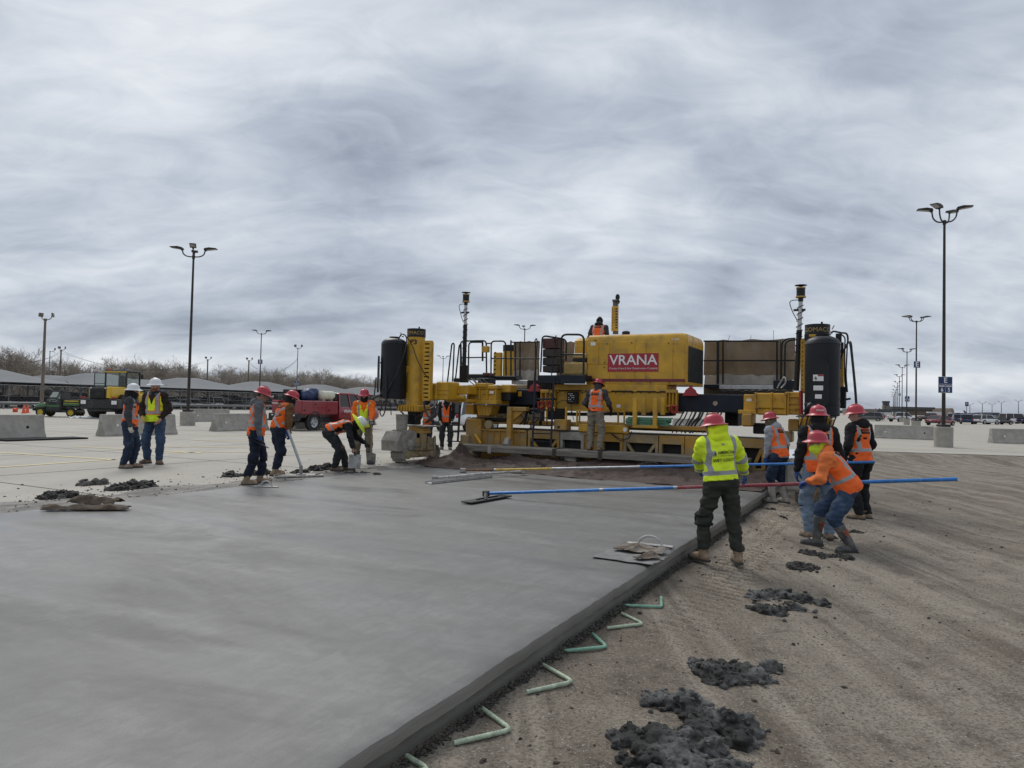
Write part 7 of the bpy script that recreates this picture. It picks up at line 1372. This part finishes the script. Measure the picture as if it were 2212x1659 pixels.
# ------------------------------------------------------------------ red service truck
tp = G(672, 930); tro = tp - D_ * 1.05 + T_ * -.78
REDT = M('truck_red', (.23, .012, .020), .28, var=.06, coat=.5, dirt=((.16, .05, .045), .2, 4.))
tr = thing('service_truck', 'red service truck with utility boxes, blue tarpaulin and white tank on its bed', 'truck', tro, -TH)
def tb(name, lo, hi, mat, bev=.02, par=None, sm=0): b = B(); b.bb(lo, hi, bev); return b.build(name, mat, par or tr, sm)
tb('rear_bumper', (-1.0, -.12, .52), (1.0, .10, .86), PLB, .03); tb('bumper_step', (-1.0, -.28, .48), (1.0, .0, .56), PLB, .01)
for x in (-.7, .75): tb('reverse_light', (x - .06, -.135, .73), (x + .06, -.12, .79), WHT, 0)
tb('number_plate', (-.16, -.14, .64), (.16, -.12, .78), WHT, .004)
bx = tb('bed_box', (-1.0, .10, .86), (-.55, 2.75, 1.50), REDT, .03); bx2 = tb('bed_box', (.55, .10, .80), (1.0, 2.75, 1.50), REDT, .03)
tb('tailgate', (-.55, .12, .90), (.55, .2, 1.18), REDT, .02); tb('bed_floor', (-.56, .15, .8), (.56, 2.75, .92), PLB, .01); tb('tailgate_handle', (.2, .08, 1.0), (.45, .125, 1.08), BLK, .01)
for (y_0, y_1, z_0, z_1) in ((.16, .85, .86, 1.46), (.9, 1.85, 1.16, 1.46), (1.9, 2.7, .86, 1.46)): dr = tb('box_door', (1.0, y_0, z_0), (1.015, y_1, z_1), REDT, .008, bx2); tb('door_latch', (1.012, y_0 + .1, z_0 + .12), (1.03, y_0 + .2, z_0 + .2), BLK, .004, dr)
text('lettering', 'VRANA', .13, WHT, bx, frame((-.78, .095, 1.34), (1, 0, 0), (0, 0, 1)), .002, .002)
tb('black_tank', (-.55, .4, .95), (.5, 1.1, 1.42), PLB, .04); tb('black_locker', (-.95, .75, 1.50), (-.1, 2.0, 2.06), BLK, .03)
b = B(); b.lathe([(0, 0), (.06, 0), (.06, .35), (.03, .40), (.03, .45), (0, .45)], 12, (-.55, .66, 1.50)); b.build('fire_extinguisher', REDP, tr)
TARP = M('blue_tarpaulin', (.016, .035, .10), .45, var=.2, bump=.4, bscale=20); S = SDF(.03, .06); S.ell((.2, 1.5, 1.8), (.42, .55, .42)).ell((.35, 1.2, 1.75), (.3, .35, .32)).ell((.0, 1.7, 2.1), (.12, .12, .14)); S.fold = [(.10, 4, 4, 3, 2.), (.05, 10, 10, 8, 5.)]; S.cuts.append(lambda X, Y, Z: 1.5 - Z + 0 * X); S.cuts.append(lambda X, Y, Z: Z - 2.14 + 0 * X); V_, Q__ = S.mesh(); np_mesh('tarpaulin', V_, Q__, TARP, tr)
b = B(); b.lathe([(0, -.50), (.17, -.48), (.23, -.42), (.23, .42), (.17, .48), (0, .50)], 24, (.72, 2.15, 1.79), 'y'); b.build('air_tank', M('cream_tank', (.58, .56, .45), .4, var=.05), tr)
for y in (1.85, 2.45): tb('tank_cradle', (.6, y - .04, 1.5), (.84, y + .04, 1.6), M('cream_tank'), .01)
tb('compressor', (.45, 2.5, 1.5), (.95, 2.78, 1.92), BLK, .05)
b = B(); loft(b, [ring(2.85, .98, .55, 1.22, .08), ring(3.0, 1.0, .5, 1.24, .08), ring(4.6, 1.0, .5, 1.24, .08), ring(4.9, 1.0, .5, 1.25, .1), ring(6.0, .98, .5, 1.18, .12), ring(6.25, .9, .55, 1.08, .12)]); cab = b.build('cab_body', REDT, tr, 50)
b = B(); b.add([(-.95, 2.88, 1.2), (.95, 2.88, 1.2), (.95, 4.95, 1.2), (-.95, 4.95, 1.2), (-.80, 3.0, 1.86), (.80, 3.0, 1.86), (.80, 4.3, 1.86), (-.80, 4.3, 1.86)], [(0, 1, 5, 4), (1, 2, 6, 5), (2, 3, 7, 6), (3, 0, 4, 7), (4, 5, 6, 7)]); b.build('cab_windows', GLS, tr, 0)
b = B(); loft(b, [ring(2.95, .80, 1.84, 1.90, .025), ring(3.1, .83, 1.84, 1.95, .03), ring(4.2, .83, 1.84, 1.95, .03), ring(4.4, .8, 1.82, 1.88, .025)]); b.build('cab_roof', REDT, tr, 50)
for s_ in (-1, 1):
    for (ya, yb) in ((2.88, 3.0), (3.75, 3.72), (4.95, 4.3)): b = B(); b.bar((s_ * .955, ya, 1.2), (s_ * .815, yb, 1.86), .08, .06, (1, 0, 0)); b.build('pillar', REDT, cab, 0)
    for y in (1.05, 5.2): b = B(); b.lathe([(.44, .02), (.52, .02), (.52, -.05)], 22, (s_ * .99, y, .46), 'x', cap=False); b.build('fender_flare', PLB, tr, 40); wheel(tr, s_ * .84, y, .42, .28)
    tb('side_mirror', (s_ * 1.0, 4.35, 1.25), (s_ * 1.2, 4.45, 1.5), PLB, .03)
tb('running_board', (.85, 3.0, .42), (1.08, 4.5, .48), PLB, .01); tb('chassis', (-.5, .0, .40), (.5, 6.0, .62), PLB, 0); text('lettering', 'VRANA', .22, WHT, cab, frame((1.004, 3.55, .98), (0, 1, 0), (0, 0, 1)), .002, .003); text('lettering', 'CONSTRUCTION CO', .07, WHT, cab, frame((1.004, 4.25, .98), (0, 1, 0), (0, 0, 1)), .002)
for y in (3.72, ): tb('door_seam', (.998, y - .008, .6), (1.003, y + .008, 1.22), PLB, 0, cab)
# ------------------------------------------------------------------ wheel loader, rear view
LY = M('loader_yellow', (.62, .40, .02), .4, var=.06, coat=.2); LB = M('loader_black', (.016, .016, .017), .5, var=.2, dirt=((.09, .085, .08), .25, 3.))
lo_ = G(208, 905); ld = thing('wheel_loader', 'yellow and black wheel loader seen from behind beside the utility vehicle', 'loader', G(203, 905) + np.array([-.3, 1.2, 0]), R(-3))
def lb_(name, a, c_, mat, bev=.04, par=None, sm=0): b = B(); b.bb(a, c_, bev); return b.build(name, mat, par or ld, sm)
lb_('counterweight', (-1.25, -.2, .62), (1.25, .5, 1.32), LB, .08); lb_('counterweight_lower', (-.9, -.1, .45), (.9, .6, .66), LB, .05)
hd_ = lb_('engine_hood', (-.72, -.15, 1.30), (.72, 1.9, 2.08), LB, .06); lb_('hood_side', (.42, -.17, 1.32), (.80, 1.9, 2.14), LY, .07, hd_, 40); lb_('hood_side', (-.78, -.1, 1.32), (-.70, 1.9, 2.0), LY, .03, hd_); gr_ = lb_('radiator_grille', (-.62, -.19, 1.34), (.36, -.14, 1.96), DARK, .02, hd_)
for k_ in range(7): lb_('grille_slat', (-.58, -.205, 1.40 + k_ * .08), (.32, -.19, 1.44 + k_ * .08), LB, .004, gr_)
for x in (-.6, .4): lb_('work_light', (x - .05, -.2, 1.99), (x + .05, -.15, 2.06), LTW, .01)
for s_ in (-1, 1): lb_('tail_light_box', (s_ * 1.05 - .17, -.28, 1.33), (s_ * 1.05 + .17, -.2, 1.45), LTR, .02); lb_('marker_plate', (s_ * 1.05 - .17, -.24, .95), (s_ * 1.05 + .17, -.205, 1.2), WHT, .004); lb_('rear_fender', (s_ * 1.0 - .32, .55, 1.0), (s_ * 1.0 + .32, 2.3, 1.62), LB, .2, None, 40); wheel(ld, s_ * 1.02, 1.25, .70, .58, LY); wheel(ld, s_ * 1.02, 4.2, .70, .58, LY)
text('lettering', '48', .36, REDP, hd_, frame((.62, -.12, 1.55), (1, 0, 0), (0, 0, 1)), .003, .004)
cabx = lb_('cab_floor', (-.78, 1.55, 1.9), (.78, 3.2, 2.05), LB, .03); lb_('cab_roof', (-.80, 1.5, 3.16), (.80, 3.25, 3.30), LB, .05); lb_('cab_roof_trim', (-.78, 1.47, 3.14), (.78, 1.52, 3.22), LY, .01)
for x in (-.74, .74):
    for y in (1.58, 3.15): lb_('cab_post', (x - .05, y - .05, 2.0), (x + .05, y + .05, 3.18), LB, .02)
CLG = bpy.data.materials.new('clear_cab_glass'); CLG.use_nodes = True; _b = CLG.node_tree.nodes['Principled BSDF']; _b.inputs['Base Color'].default_value = (.75, .82, .80, 1); _b.inputs['Transmission Weight'].default_value = .92; _b.inputs['Roughness'].default_value = .02; _b.inputs['IOR'].default_value = 1.05
lb_('rear_window', (-.70, 1.55, 2.08), (.70, 1.56, 3.12), CLG, 0); lb_('front_window', (-.70, 3.16, 2.08), (.70, 3.17, 3.12), CLG, 0); st_ = lb_('seat', (-.26, 2.2, 2.2), (.26, 2.36, 2.95), F_BLK, .08, None, 40); lb_('seat_base', (-.28, 2.2, 2.02), (.28, 2.8, 2.25), F_BLK, .05, st_)
lb_('open_door_frame', (-1.55, 1.55, 2.0), (-1.50, 1.60, 3.1), LB, .01); lb_('open_door_frame', (-1.55, 1.56, 3.06), (-.78, 1.6, 3.1), LB, .01); lb_('open_door_frame', (-1.55, 1.56, 2.35), (-.78, 1.6, 2.39), LB, .01); lb_('door_glass', (-1.5, 1.575, 2.05), (-.8, 1.585, 3.06), CLG, 0)
b = B(); b.lathe([(.07, 3.30), (.07, 3.40), (.04, 3.44), (0, 3.44)], 12, (.4, 1.8, 0)); b.build('beacon', M('blue_beacon', (.02, .06, .35), .2), ld); b = B(); b.lathe([(.07, 3.30), (.07, 3.38), (.04, 3.41), (0, 3.41)], 12, (-.6, 1.8, 0)); b.build('beacon', CONE_O, ld); lb_('mirror', (1.0, 2.8, 2.75), (1.2, 2.86, 3.05), LB, .03); b = B(); b.tube([(.75, 2.9, 3.1), (1.1, 2.85, 3.1), (1.1, 2.83, 3.0)], .02, 6); b.build('mirror_arm', LB, ld)
lb_('front_frame', (-.6, 3.3, .8), (.6, 4.8, 1.7), LY, .06); b = B(); b.bar((.45, 3.9, 1.7), (.45, 5.9, .7), .14, .3); b.bar((-.45, 3.9, 1.7), (-.45, 5.9, .7), .14, .3); b.build('lift_arms', LY, ld, 0)
b = B(); b.prism([(5.8, .15), (6.9, .12), (6.3, .5), (6.0, 1.2), (5.75, 1.3), (5.7, .6)], -1.3, 1.3, 'x'); b.build('bucket', LB, ld, 0)
b = B(); b.bb((.45, 2.0, 1.5), (.95, 3.0, 2.0), .06); b.build('step_box', LY, ld, 0)
# ------------------------------------------------------------------ green utility vehicle, heading left
UG = M('utility_green', (.025, .13, .032), .3, var=.06, coat=.4); uo = (G(108, 899) + G(170, 899)) / 2; uo = G(112, 900.5) + np.array([0, .75, 0]); ut = thing('utility_vehicle', 'green and black utility vehicle with cab and yellow wheels, facing left', 'utility vehicle', uo, R(97)); ut.scale = (.92, .90, .95)
UY = M('wheel_yellow', (.60, .45, .04), .4)
def ub(name, a, c_, mat, bev=.03, par=None, sm=0): b = B(); b.bb(a, c_, bev); return b.build(name, mat, par or ut, sm)
for s_ in (-1, 1):
    for y in (-1.2, .95): wheel(ut, s_ * .68, y, .33, .26, UY)
ub('chassis', (-.6, -1.55, .32), (.6, 1.4, .52), LB); b = B(); loft(b, [ring(.62, .66, .5, 1.02, .06), ring(1.1, .64, .5, .95, .08), ring(1.45, .55, .52, .84, .08), ring(1.55, .45, .56, .78, .08)]); b.build('hood', UG, ut, 50)
ub('front_bumper', (-.6, 1.45, .42), (.6, 1.62, .60), LB); rb_ = B(); rb_.tube([(-.5, 1.62, .5), (-.5, 1.72, .80), (.5, 1.72, .80), (.5, 1.62, .5)], .03, 6); rb_.build('brush_guard', LB, ut)
for s_ in (-1, 1): ub('head_light', (s_ * .42 - .1, 1.47, .74), (s_ * .42 + .1, 1.56, .82), LTW, .02); ub('fender', (s_ * .66 - .14, .6, .62), (s_ * .66 + .14, 1.35, .72), LB, .05, None, 40)
dr = ub('door', (.66, -.42, .42), (.72, .62, 1.08), LB, .03); ub('door_stripe', (-.726, -.36, .72), (-.72, .55, .86), UG, 0, dr); ub('door', (-.72, -.42, .42), (-.66, .62, 1.08), LB, .03)
b = B(); b.add([(.70, -.42, 1.08), (.70, .62, 1.08), (.64, .22, 1.80), (.64, -.40, 1.80)], [(0, 1, 2, 3)]); b.build('side_window', CLG, ut, 0); b = B(); b.add([(-.70, -.42, 1.08), (-.70, .62, 1.08), (-.64, .22, 1.80), (-.64, -.40, 1.80)], [(3, 2, 1, 0)]); b.build('side_window', CLG, ut, 0); b = B(); b.add([(-.66, .66, 1.02), (.66, .66, 1.02), (.60, .26, 1.80), (-.60, .26, 1.80)], [(0, 1, 2, 3)]); b.build('windscreen', CLG, ut, 0)
for s_ in (-1, 1):
    for pa, pb in (((.68, .66, 1.02), (.62, .24, 1.82)), ((.68, -.44, .6), (.62, -.42, 1.82))): b = B(); b.bar((s_ * pa[0], pa[1], pa[2]), (s_ * pb[0], pb[1], pb[2]), .08, .08, (1, 0, 0)); b.build('cab_post', LB, ut, 0)
ub('cab_roof', (-.70, -.52, 1.80), (.70, .34, 1.90), LB, .05, None, 40); ub('cab_back', (-.62, -.46, .6), (.62, -.42, 1.78), LB, 0); ub('seat', (-.55, -.3, .8), (.55, -.12, 1.35), F_BLK, .05); ub('dashboard', (-.6, .40, .95), (.6, .62, 1.12), LB, .03)
cbx = ub('cargo_box', (-.70, -1.85, .78), (.70, -.55, 1.30), LB, .03); ub('cargo_panel', (-.712, -1.75, .84), (-.70, -.62, 1.0), UG, 0, cbx); ub('cargo_stripe', (-.714, -1.7, 1.12), (-.702, -.7, 1.2), M('stripe_yellow', (.55, .45, .05), .4), 0, cbx); ub('cargo_stripe', (-.716, -1.7, .985), (-.712, -.66, 1.02), M('stripe_yellow'), 0, cbx)
b = B(); b.tube([(.1, .42, 1.15), (.25, .30, 1.28)], .02, 6); b.lathe([(.15, -.012), (.17, 0), (.15, .012)], 16, (.3, .25, 1.3), 'y'); b.build('steering_wheel', LB, ut)
rag('white_sheet', 'crumpled white plastic sheet on the ground behind the utility vehicle', G(181, 903), 0, 1.6, .8, M('white_plastic', (.62, .64, .68), .4), .12, 5, .02)
b = B(); b.tube([(0, 0, 0), (0, 0, .9)], [.42, .30], 4); tag(b.build('dark_hopper', PLB, None, 0, G(420 - 24, 905) + [0, 2, 0]), 'dark wedge-shaped bin beside the brown jacket of the bearded man', 'bin')
# ------------------------------------------------------------------ fence, guard rail, carports
GAL = M('fence_galvanised', (.22, .225, .23), .5, .5, var=.1); fn = thing('chain_link_fence', 'galvanised fence with posts and wire along the left car park', 'fence', (0, 0, 0))
FS = -72.5
for i in range(38): p_ = W(FS, 4 + i * 3.0); b = B(); b.tube([tuple(p_), tuple(p_ + [0, 0, 2.45])], .035, 6); b.build('fence_post', GAL, fn)
for z in (2.4, 1.3, .12): b = B(); b.tube([tuple(W(FS, 4, z)), tuple(W(FS, 118, z))], .022 if z > 2 else .012, 5); b.build('fence_rail', GAL, fn)
b = B()
for i in range(0, 760): w0 = 4 + i * .15; b.tube([tuple(W(FS, w0, .1)), tuple(W(FS, w0 + 1.15, 1.25)), tuple(W(FS, w0 + 2.3, 2.4))], .004, 3, False); b.tube([tuple(W(FS, w0 + 2.3, .1)), tuple(W(FS, w0 + 1.15, 1.25)), tuple(W(FS, w0, 2.4))], .004, 3, False)
tag(b.build('fence_mesh', GAL, fn, 0), kind='stuff')
gd = thing('guard_rail', 'grey steel guard rail in front of the parked cars at left', 'guard rail', (0, 0, 0)); GRM2 = M('guard_steel', (.25, .255, .26), .5, .5, var=.12)
b = B(); pr = [(-.04, .45), (.04, .50), (-.04, .58), (.04, .66), (-.04, .72)]
for w0 in (2, 118): b.v += [tuple(W(FS + 1.2 + x, w0, z)) for x, z in pr] 
b.f += [(j, j + 1, 6 + j, 5 + j) for j in range(4)]; b.build('rail_beam', GRM2, gd, 0)
for i in range(58): p_ = W(FS + 1.1, 2 + i * 2.0); b = B(); b.box((0, 0, .36), (.12, .14, .72), .01); b.build('guard_post', GRM2, gd, 0, p_, -TH)
CANV = M('grey_shade_fabric', (.105, .115, .128), .75, var=.06, scale=.6); STP = M('carport_steel', (.16, .165, .17), .5, .3)
cp0 = thing('carport', 'x', 'carport'); ncp = 12
def carport_mesh(Lx, Ly, ze, zr):
    b = B(); n = 16
    for j in range(n + 1):
        for i in range(n + 1):
            u, v_ = i / n * 2 - 1, j / n * 2 - 1; a = max(abs(u), 0) ; rx_ = .0; d = max(abs(u), abs(v_) * 1.0); d2 = max(0, (d - .16) / .84); z = ze + (zr - ze) * (1 - d2) ** 1.35 if d > .16 else zr; b.v.append((u * Lx / 2, v_ * Ly / 2, z))
    for j in range(n):
        for i in range(n): o = j * (n + 1) + i; b.f.append((o, o + 1, o + n + 2, o + n + 1))
    n0 = len(b.v); b.v += [(x, y, z - .06) for x, y, z in b.v]; b.f += [tuple(i + n0 for i in f[::-1]) for f in b.f]
    ed = [i for i in range(n + 1)] + [(j + 1) * (n + 1) - 1 for j in range(1, n + 1)] + [n * (n + 1) + i for i in range(n - 1, -1, -1)] + [j * (n + 1) for j in range(n - 1, 0, -1)]
    for k_ in range(len(ed)): a, c_ = ed[k_], ed[(k_ + 1) % len(ed)]; b.f.append((c_, a, a + n0, c_ + n0))
    return b
carport_mesh(17, 12.6, 2.75, 4.35).build('shade_canopy', CANV, cp0, 60)
for x in (-5.5, 5.5):
    for y in (-5.2, 5.2): b = B(); b.tube([(x, y, 0), (x, y, 2.95)], .11, 8); b.tube([(x, y, 2.0), (x * .45, y, 3.2)], .06, 6); b.tube([(x, y, 2.0), (x * 1.35, y, 2.75)], .06, 6); b.build('carport_post', STP, cp0)
b = B(); b.tube([(-8.3, -6.1, 2.68), (8.3, -6.1, 2.68)], .07, 6); b.tube([(-8.3, 6.1, 2.68), (8.3, 6.1, 2.68)], .07, 6); b.build('carport_beam', STP, cp0)
ords = 'first second third fourth fifth sixth seventh eighth ninth tenth'.split()
for k_ in range(9):
    lbl = '%s grey fabric carport from the left in the front row' % ords[k_]; p_ = W(-83, 14 + k_ * 13.2)
    if k_ == 0: cp0.location = p_.tolist(); cp0.rotation_euler = (0, 0, -TH); cp0['label'] = lbl; cp0['group'] = 'grey fabric carports'
    else: dup(cp0, p_, -TH, lbl, 'grey fabric carports')
for k_ in range(8): dup(cp0, W(-103, 18 + k_ * 14), -TH, '%s grey fabric carport from the left in the rear row' % ords[k_], 'grey fabric carports')
for i in range(22): place_car(rr.choice(['suv', 'sedan', 'van', 'suv']), rr.choice(CN), W(-87.5 + rr.uniform(-.3, .3), 12 + i * 4.4), -TH - R(90), 'car in the shaded second row under the carports', 'cars in the second row under the carports')
# ------------------------------------------------------------------ bare trees
BARK = M('grey_bark', (.16, .138, .115), .9, var=.25, scale=3.); TWIG = M('winter_twigs', (.32, .28, .235), .9, var=.25, scale=1.)
def tree_proto(seed, H_):
    r = random.Random(seed); tk, tw = B(), B()
    def grow(p, d, L_, rad, lev):
        n = 3; pts = [p]; 
        for i in range(n):
            d = (d + Vector((r.gauss(0, .13), r.gauss(0, .13), r.gauss(0.03, .10)))).normalized(); pts.append(pts[-1] + d * L_ / n)
        rs = [rad * (1 - .45 * i / n) for i in range(n + 1)]; (tk if lev < 2 else tw).tube(pts, rs, 6 if lev == 0 else (4 if lev == 1 else 3), False)
        if lev >= 5: return
        nb_ = (6, 5, 4, 4, 3)[lev]
        for i in range(nb_):
            t_ = r.uniform(.35, 1.0); k_ = min(int(t_ * n), n - 1); q_ = pts[k_].lerp(pts[k_ + 1], t_ * n - k_); ax = d.orthogonal().normalized(); ax.rotate(Matrix.Rotation(r.random() * 6.28, 3, d)); nd_ = (d * r.uniform(.55, 1.0) + ax * r.uniform(.45, .95) + Vector((0, 0, .15))).normalized(); grow(q_, nd_, L_ * r.uniform(.55, .8), max(rs[k_] * r.uniform(.45, .65), .015), lev + 1)
    grow(Vector((0, 0, -.1)), Vector((r.uniform(-.1, .1), r.uniform(-.1, .1), 1)).normalized(), H_ * .40, H_ * .020, 0); return tk.mesh('trunk'), tw.mesh('crown')
protos = []
for s_ in range(6):
    a, c_ = tree_proto(40 + s_, 9.); a.materials.append(BARK); c_.materials.append(TWIG); protos.append((a, c_))
def tree(p, H_, lb, i, grp='bare trees behind the carports'):
    t = thing('bare_tree', lb, 'tree', p, rr.random() * 6.28, grp); t.scale = (H_ / 9. * rr.uniform(.9, 1.25),) * 2 + (H_ / 9.,); link('trunk', protos[i % 6][0], t); link('crown', protos[i % 6][1], t)
n_t = 0
for row, (s0, off) in enumerate(((-128, 0), (-135, 2.2), (-143, 1.))):
    for i in range(36):
        w0 = 0 + i * (4.6 + row * .35) + off + rr.uniform(-1.2, 1.2); p_ = W(s0 + rr.uniform(-2.5, 2.5), w0); tree(p_, rr.uniform(8.6, 11.4) * (1.05 if w0 < 40 else 1.), 'bare leafless tree in the %s of the wood behind the carports' % ('front row', 'middle row', 'back row')[row], n_t, 'bare trees behind the carports, ' + ('front row', 'middle row', 'back row')[row]); n_t += 1
tree(W(-118, 12), 11.5, 'largest bare tree at the far left above the carports', 3, None)
UND = M('undergrowth', (.25, .22, .185), .95, var=.3, scale=.5, bump=.6, bscale=2.); b = B(); n_ = 120
for i in range(n_ + 1):
    w0 = -20 + i * 2.0; zt = 4.6 + 1.3 * noise.noise((w0 * .15, 0, 0)) + .8 * noise.noise((w0 * .6, 3, 0)); b.v += [tuple(W(-150, w0, 0)), tuple(W(-150, w0, zt)), tuple(W(-158, w0, zt * .9)), tuple(W(-158, w0, 0))]
    if i: o = 4 * i; b.f += [(o - 4 + j, o + j, o + j + 1, o - 3 + j) for j in range(3)]
tag(b.build('undergrowth', UND, None, 60), kind='stuff')
CED = M('cedar_green', (.022, .026, .016), .9, var=.3)
for u, d, hh, lb in ((232, 150, 4.6, 'dark evergreen left of the wheel loader roof among bare trees'), (318, 150, 4.2, 'dark evergreen above the carport behind the bearded man')):
    p_ = P(u, 856, d) * [1, 1, 0]; t = thing('evergreen_tree', lb, 'tree', p_); rg = random.Random(int(u)); b = B(); b.tube([(0, 0, 0), (0, 0, hh)], [.15, .03], 6); b.build('trunk', BARK, t); b = B()
    for i in range(900): a = rg.random() * 6.28; z = .6 + (hh - .6) * rg.random(); rad = 2.2 * (1 - z / hh) ** .7 * math.sqrt(rg.random()); c = Vector((rad * math.cos(a), rad * math.sin(a), z)); e = Vector((rg.gauss(0, 1), rg.gauss(0, 1), rg.gauss(0, 1))).normalized() * .3; f2 = e.orthogonal().normalized() * .14; b.add([c - e, c + f2, c + e, c - f2], [(0, 1, 2, 3)])
    b.build('crown', CED, t, 0)
# ------------------------------------------------------------------ airport
TB = M('terminal_brick', (.20, .16, .13), .8, var=.1, scale=.05); TD = M('terminal_dark', (.06, .065, .07), .5, var=.1); TWH = M('terminal_white', (.55, .55, .55), .6)
def ab(par, name, u0, v0, u1, v1, d, dep, mat): a, c_ = P(u0, v1, d), P(u1, v0, d); b = B(); b.bb((a[0], d, max(0, a[2] - (0 if a[2] > 3 else 5))), (c_[0], d + dep, c_[2])); return b.build(name, mat, par, 0)
at = thing('control_tower', 'tan airport control tower with dark glass cab on the horizon', 'tower', P(1914, 894, 1000) * [1, 1, 0])
for o_, (u0, v0, u1, v1, mt, nm) in enumerate(((1906, 876, 1921.5, 895, M('tower_tan', (.26, .225, .17), .8), 'tower_shaft'), (1907.5, 869, 1920, 876, TD, 'tower_cab'), (1906.5, 866.5, 1921, 869.5, TD, 'cab_roof'), (1912, 876.2, 1914.5, 894, M('tower_brown', (.13, .105, .08), .8), 'tower_stripe'))):
    a, c_ = P(u0, v1, 1000 - (o_ == 3)), P(u1, v0, 1000 - (o_ == 3)); r0_ = at.location; b = B(); b.bb((a[0] - r0_[0], -2 - (o_ == 3), max(a[2], 0)), (c_[0] - r0_[0], 2, c_[2]), .4 if o_ != 2 else 0); b.build(nm, mt, at, 0)
tm = thing('terminal_building', 'long low airport terminal with dark roof on the horizon at right', 'building')
for (u0, v0, u1, v1, mt, nm, d) in ((1850, 884, 1895, 899, TB, 'wing', 930), (1893, 885, 1960, 888.5, TD, 'roof', 940), (1893, 888.5, 1960, 898, M('terminal_glass', (.22, .27, .30), .2), 'glass_front', 945), (1948, 880, 2020, 884, TD, 'roof', 950), (1950, 884, 2018, 900, TB, 'wing', 955), (2055, 885, 2061, 902, TB, 'wing', 900), (2064, 893, 2105, 903, TD, 'wing', 920), (2052, 882, 2059, 886, M('tower_tan'), 'roof_house', 935)): ab(tm, nm, u0, v0, u1, v1, d, 40, mt)
for u in range(1900, 1956, 7): ab(tm, 'glass_mullion', u, 888.5, u + .8, 898, 943, 1, TD)
for (u0, v0, u1, v1) in ((1897, 891, 1925, 896), (1930, 890, 1945, 895), (2075, 895, 2100, 902), (2005, 890, 2035, 895)): ab(tm, 'boarding_bridge', u0, v0, u1, v1, 880, 4, TWH)
PLW = M('airliner_white', (.62, .63, .65), .3); PLR = M('airliner_tail', (.12, .05, .08), .3)
def plane(lb, u, v_, d, rz, tail):
    p_ = P(u, v_, d) * [1, 1, 0]; t = thing('airliner', lb, 'aircraft', p_, rz, 'airliners at the terminal'); b = B(); b.tube([(-17, 0, 3.6), (-16, 0, 3.4), (-13, 0, 3.2), (10, 0, 3.2), (15, 0, 3.9), (18, 0, 4.6)], [.2, 1.2, 1.9, 1.9, 1.1, .3], 14); b.build('fuselage', PLW, t); b = B(); b.prism([(12, 4.6), (17.5, 9.8), (19.2, 9.8), (17.2, 4.8)], -.2, .2); b.build('tail_fin', tail, t, 0); b = B(); b.add([(-3, -1.5, 2.6), (3, -1.5, 2.6), (8, -15, 3.6), (6, -15, 3.6), (-3, 1.5, 2.6), (3, 1.5, 2.6), (8, 15, 3.6), (6, 15, 3.6)], [(0, 1, 2, 3), (7, 6, 5, 4)]); b.build('wings', PLW, t, 0)
    for y in (-5, 5): b = B(); b.tube([(-2.5, y, 1.6), (.8, y, 1.7)], [.9, .7], 12); b.build('engine', PLW, t)
    for x, y in ((-12, 0), (2, -2.5), (2, 2.5)): b = B(); b.tube([(x, y, 0), (x, y, 2.2)], .35, 8); b.build('landing_gear', PLB, t)
plane('white airliner parked at the terminal below the control tower', 1925, 897, 1150, R(175), PLR); plane('white airliner with dark red fin right of the light poles', 2110, 901, 1150, R(160), PLR); plane('white airliner half hidden behind the left end of the terminal', 1872, 896, 1100, R(20), PLR)
FW = M('distant_woods', (.07, .085, .095), .95, var=.2, scale=.02)
for (x0, x1, d) in ((300, 2400, 1700), (-2400, 300, 1900)):
    b = B(); n_ = 90
    for i in range(n_ + 1):
        x = x0 + (x1 - x0) * i / n_; zt = 7 + 5 * noise.noise((x * .01, 0, 2)) + 3 * noise.noise((x * .05, 0, 2)); b.v += [(x, d, 0), (x, d, max(2, zt)), (x, d + 60, max(2, zt) * .8)]
        if i: o = 3 * i; b.f += [(o - 3 + j, o + j, o + j + 1, o - 2 + j) for j in range(2)]
    tag(b.build('distant_woods', FW, None, 0), kind='stuff')
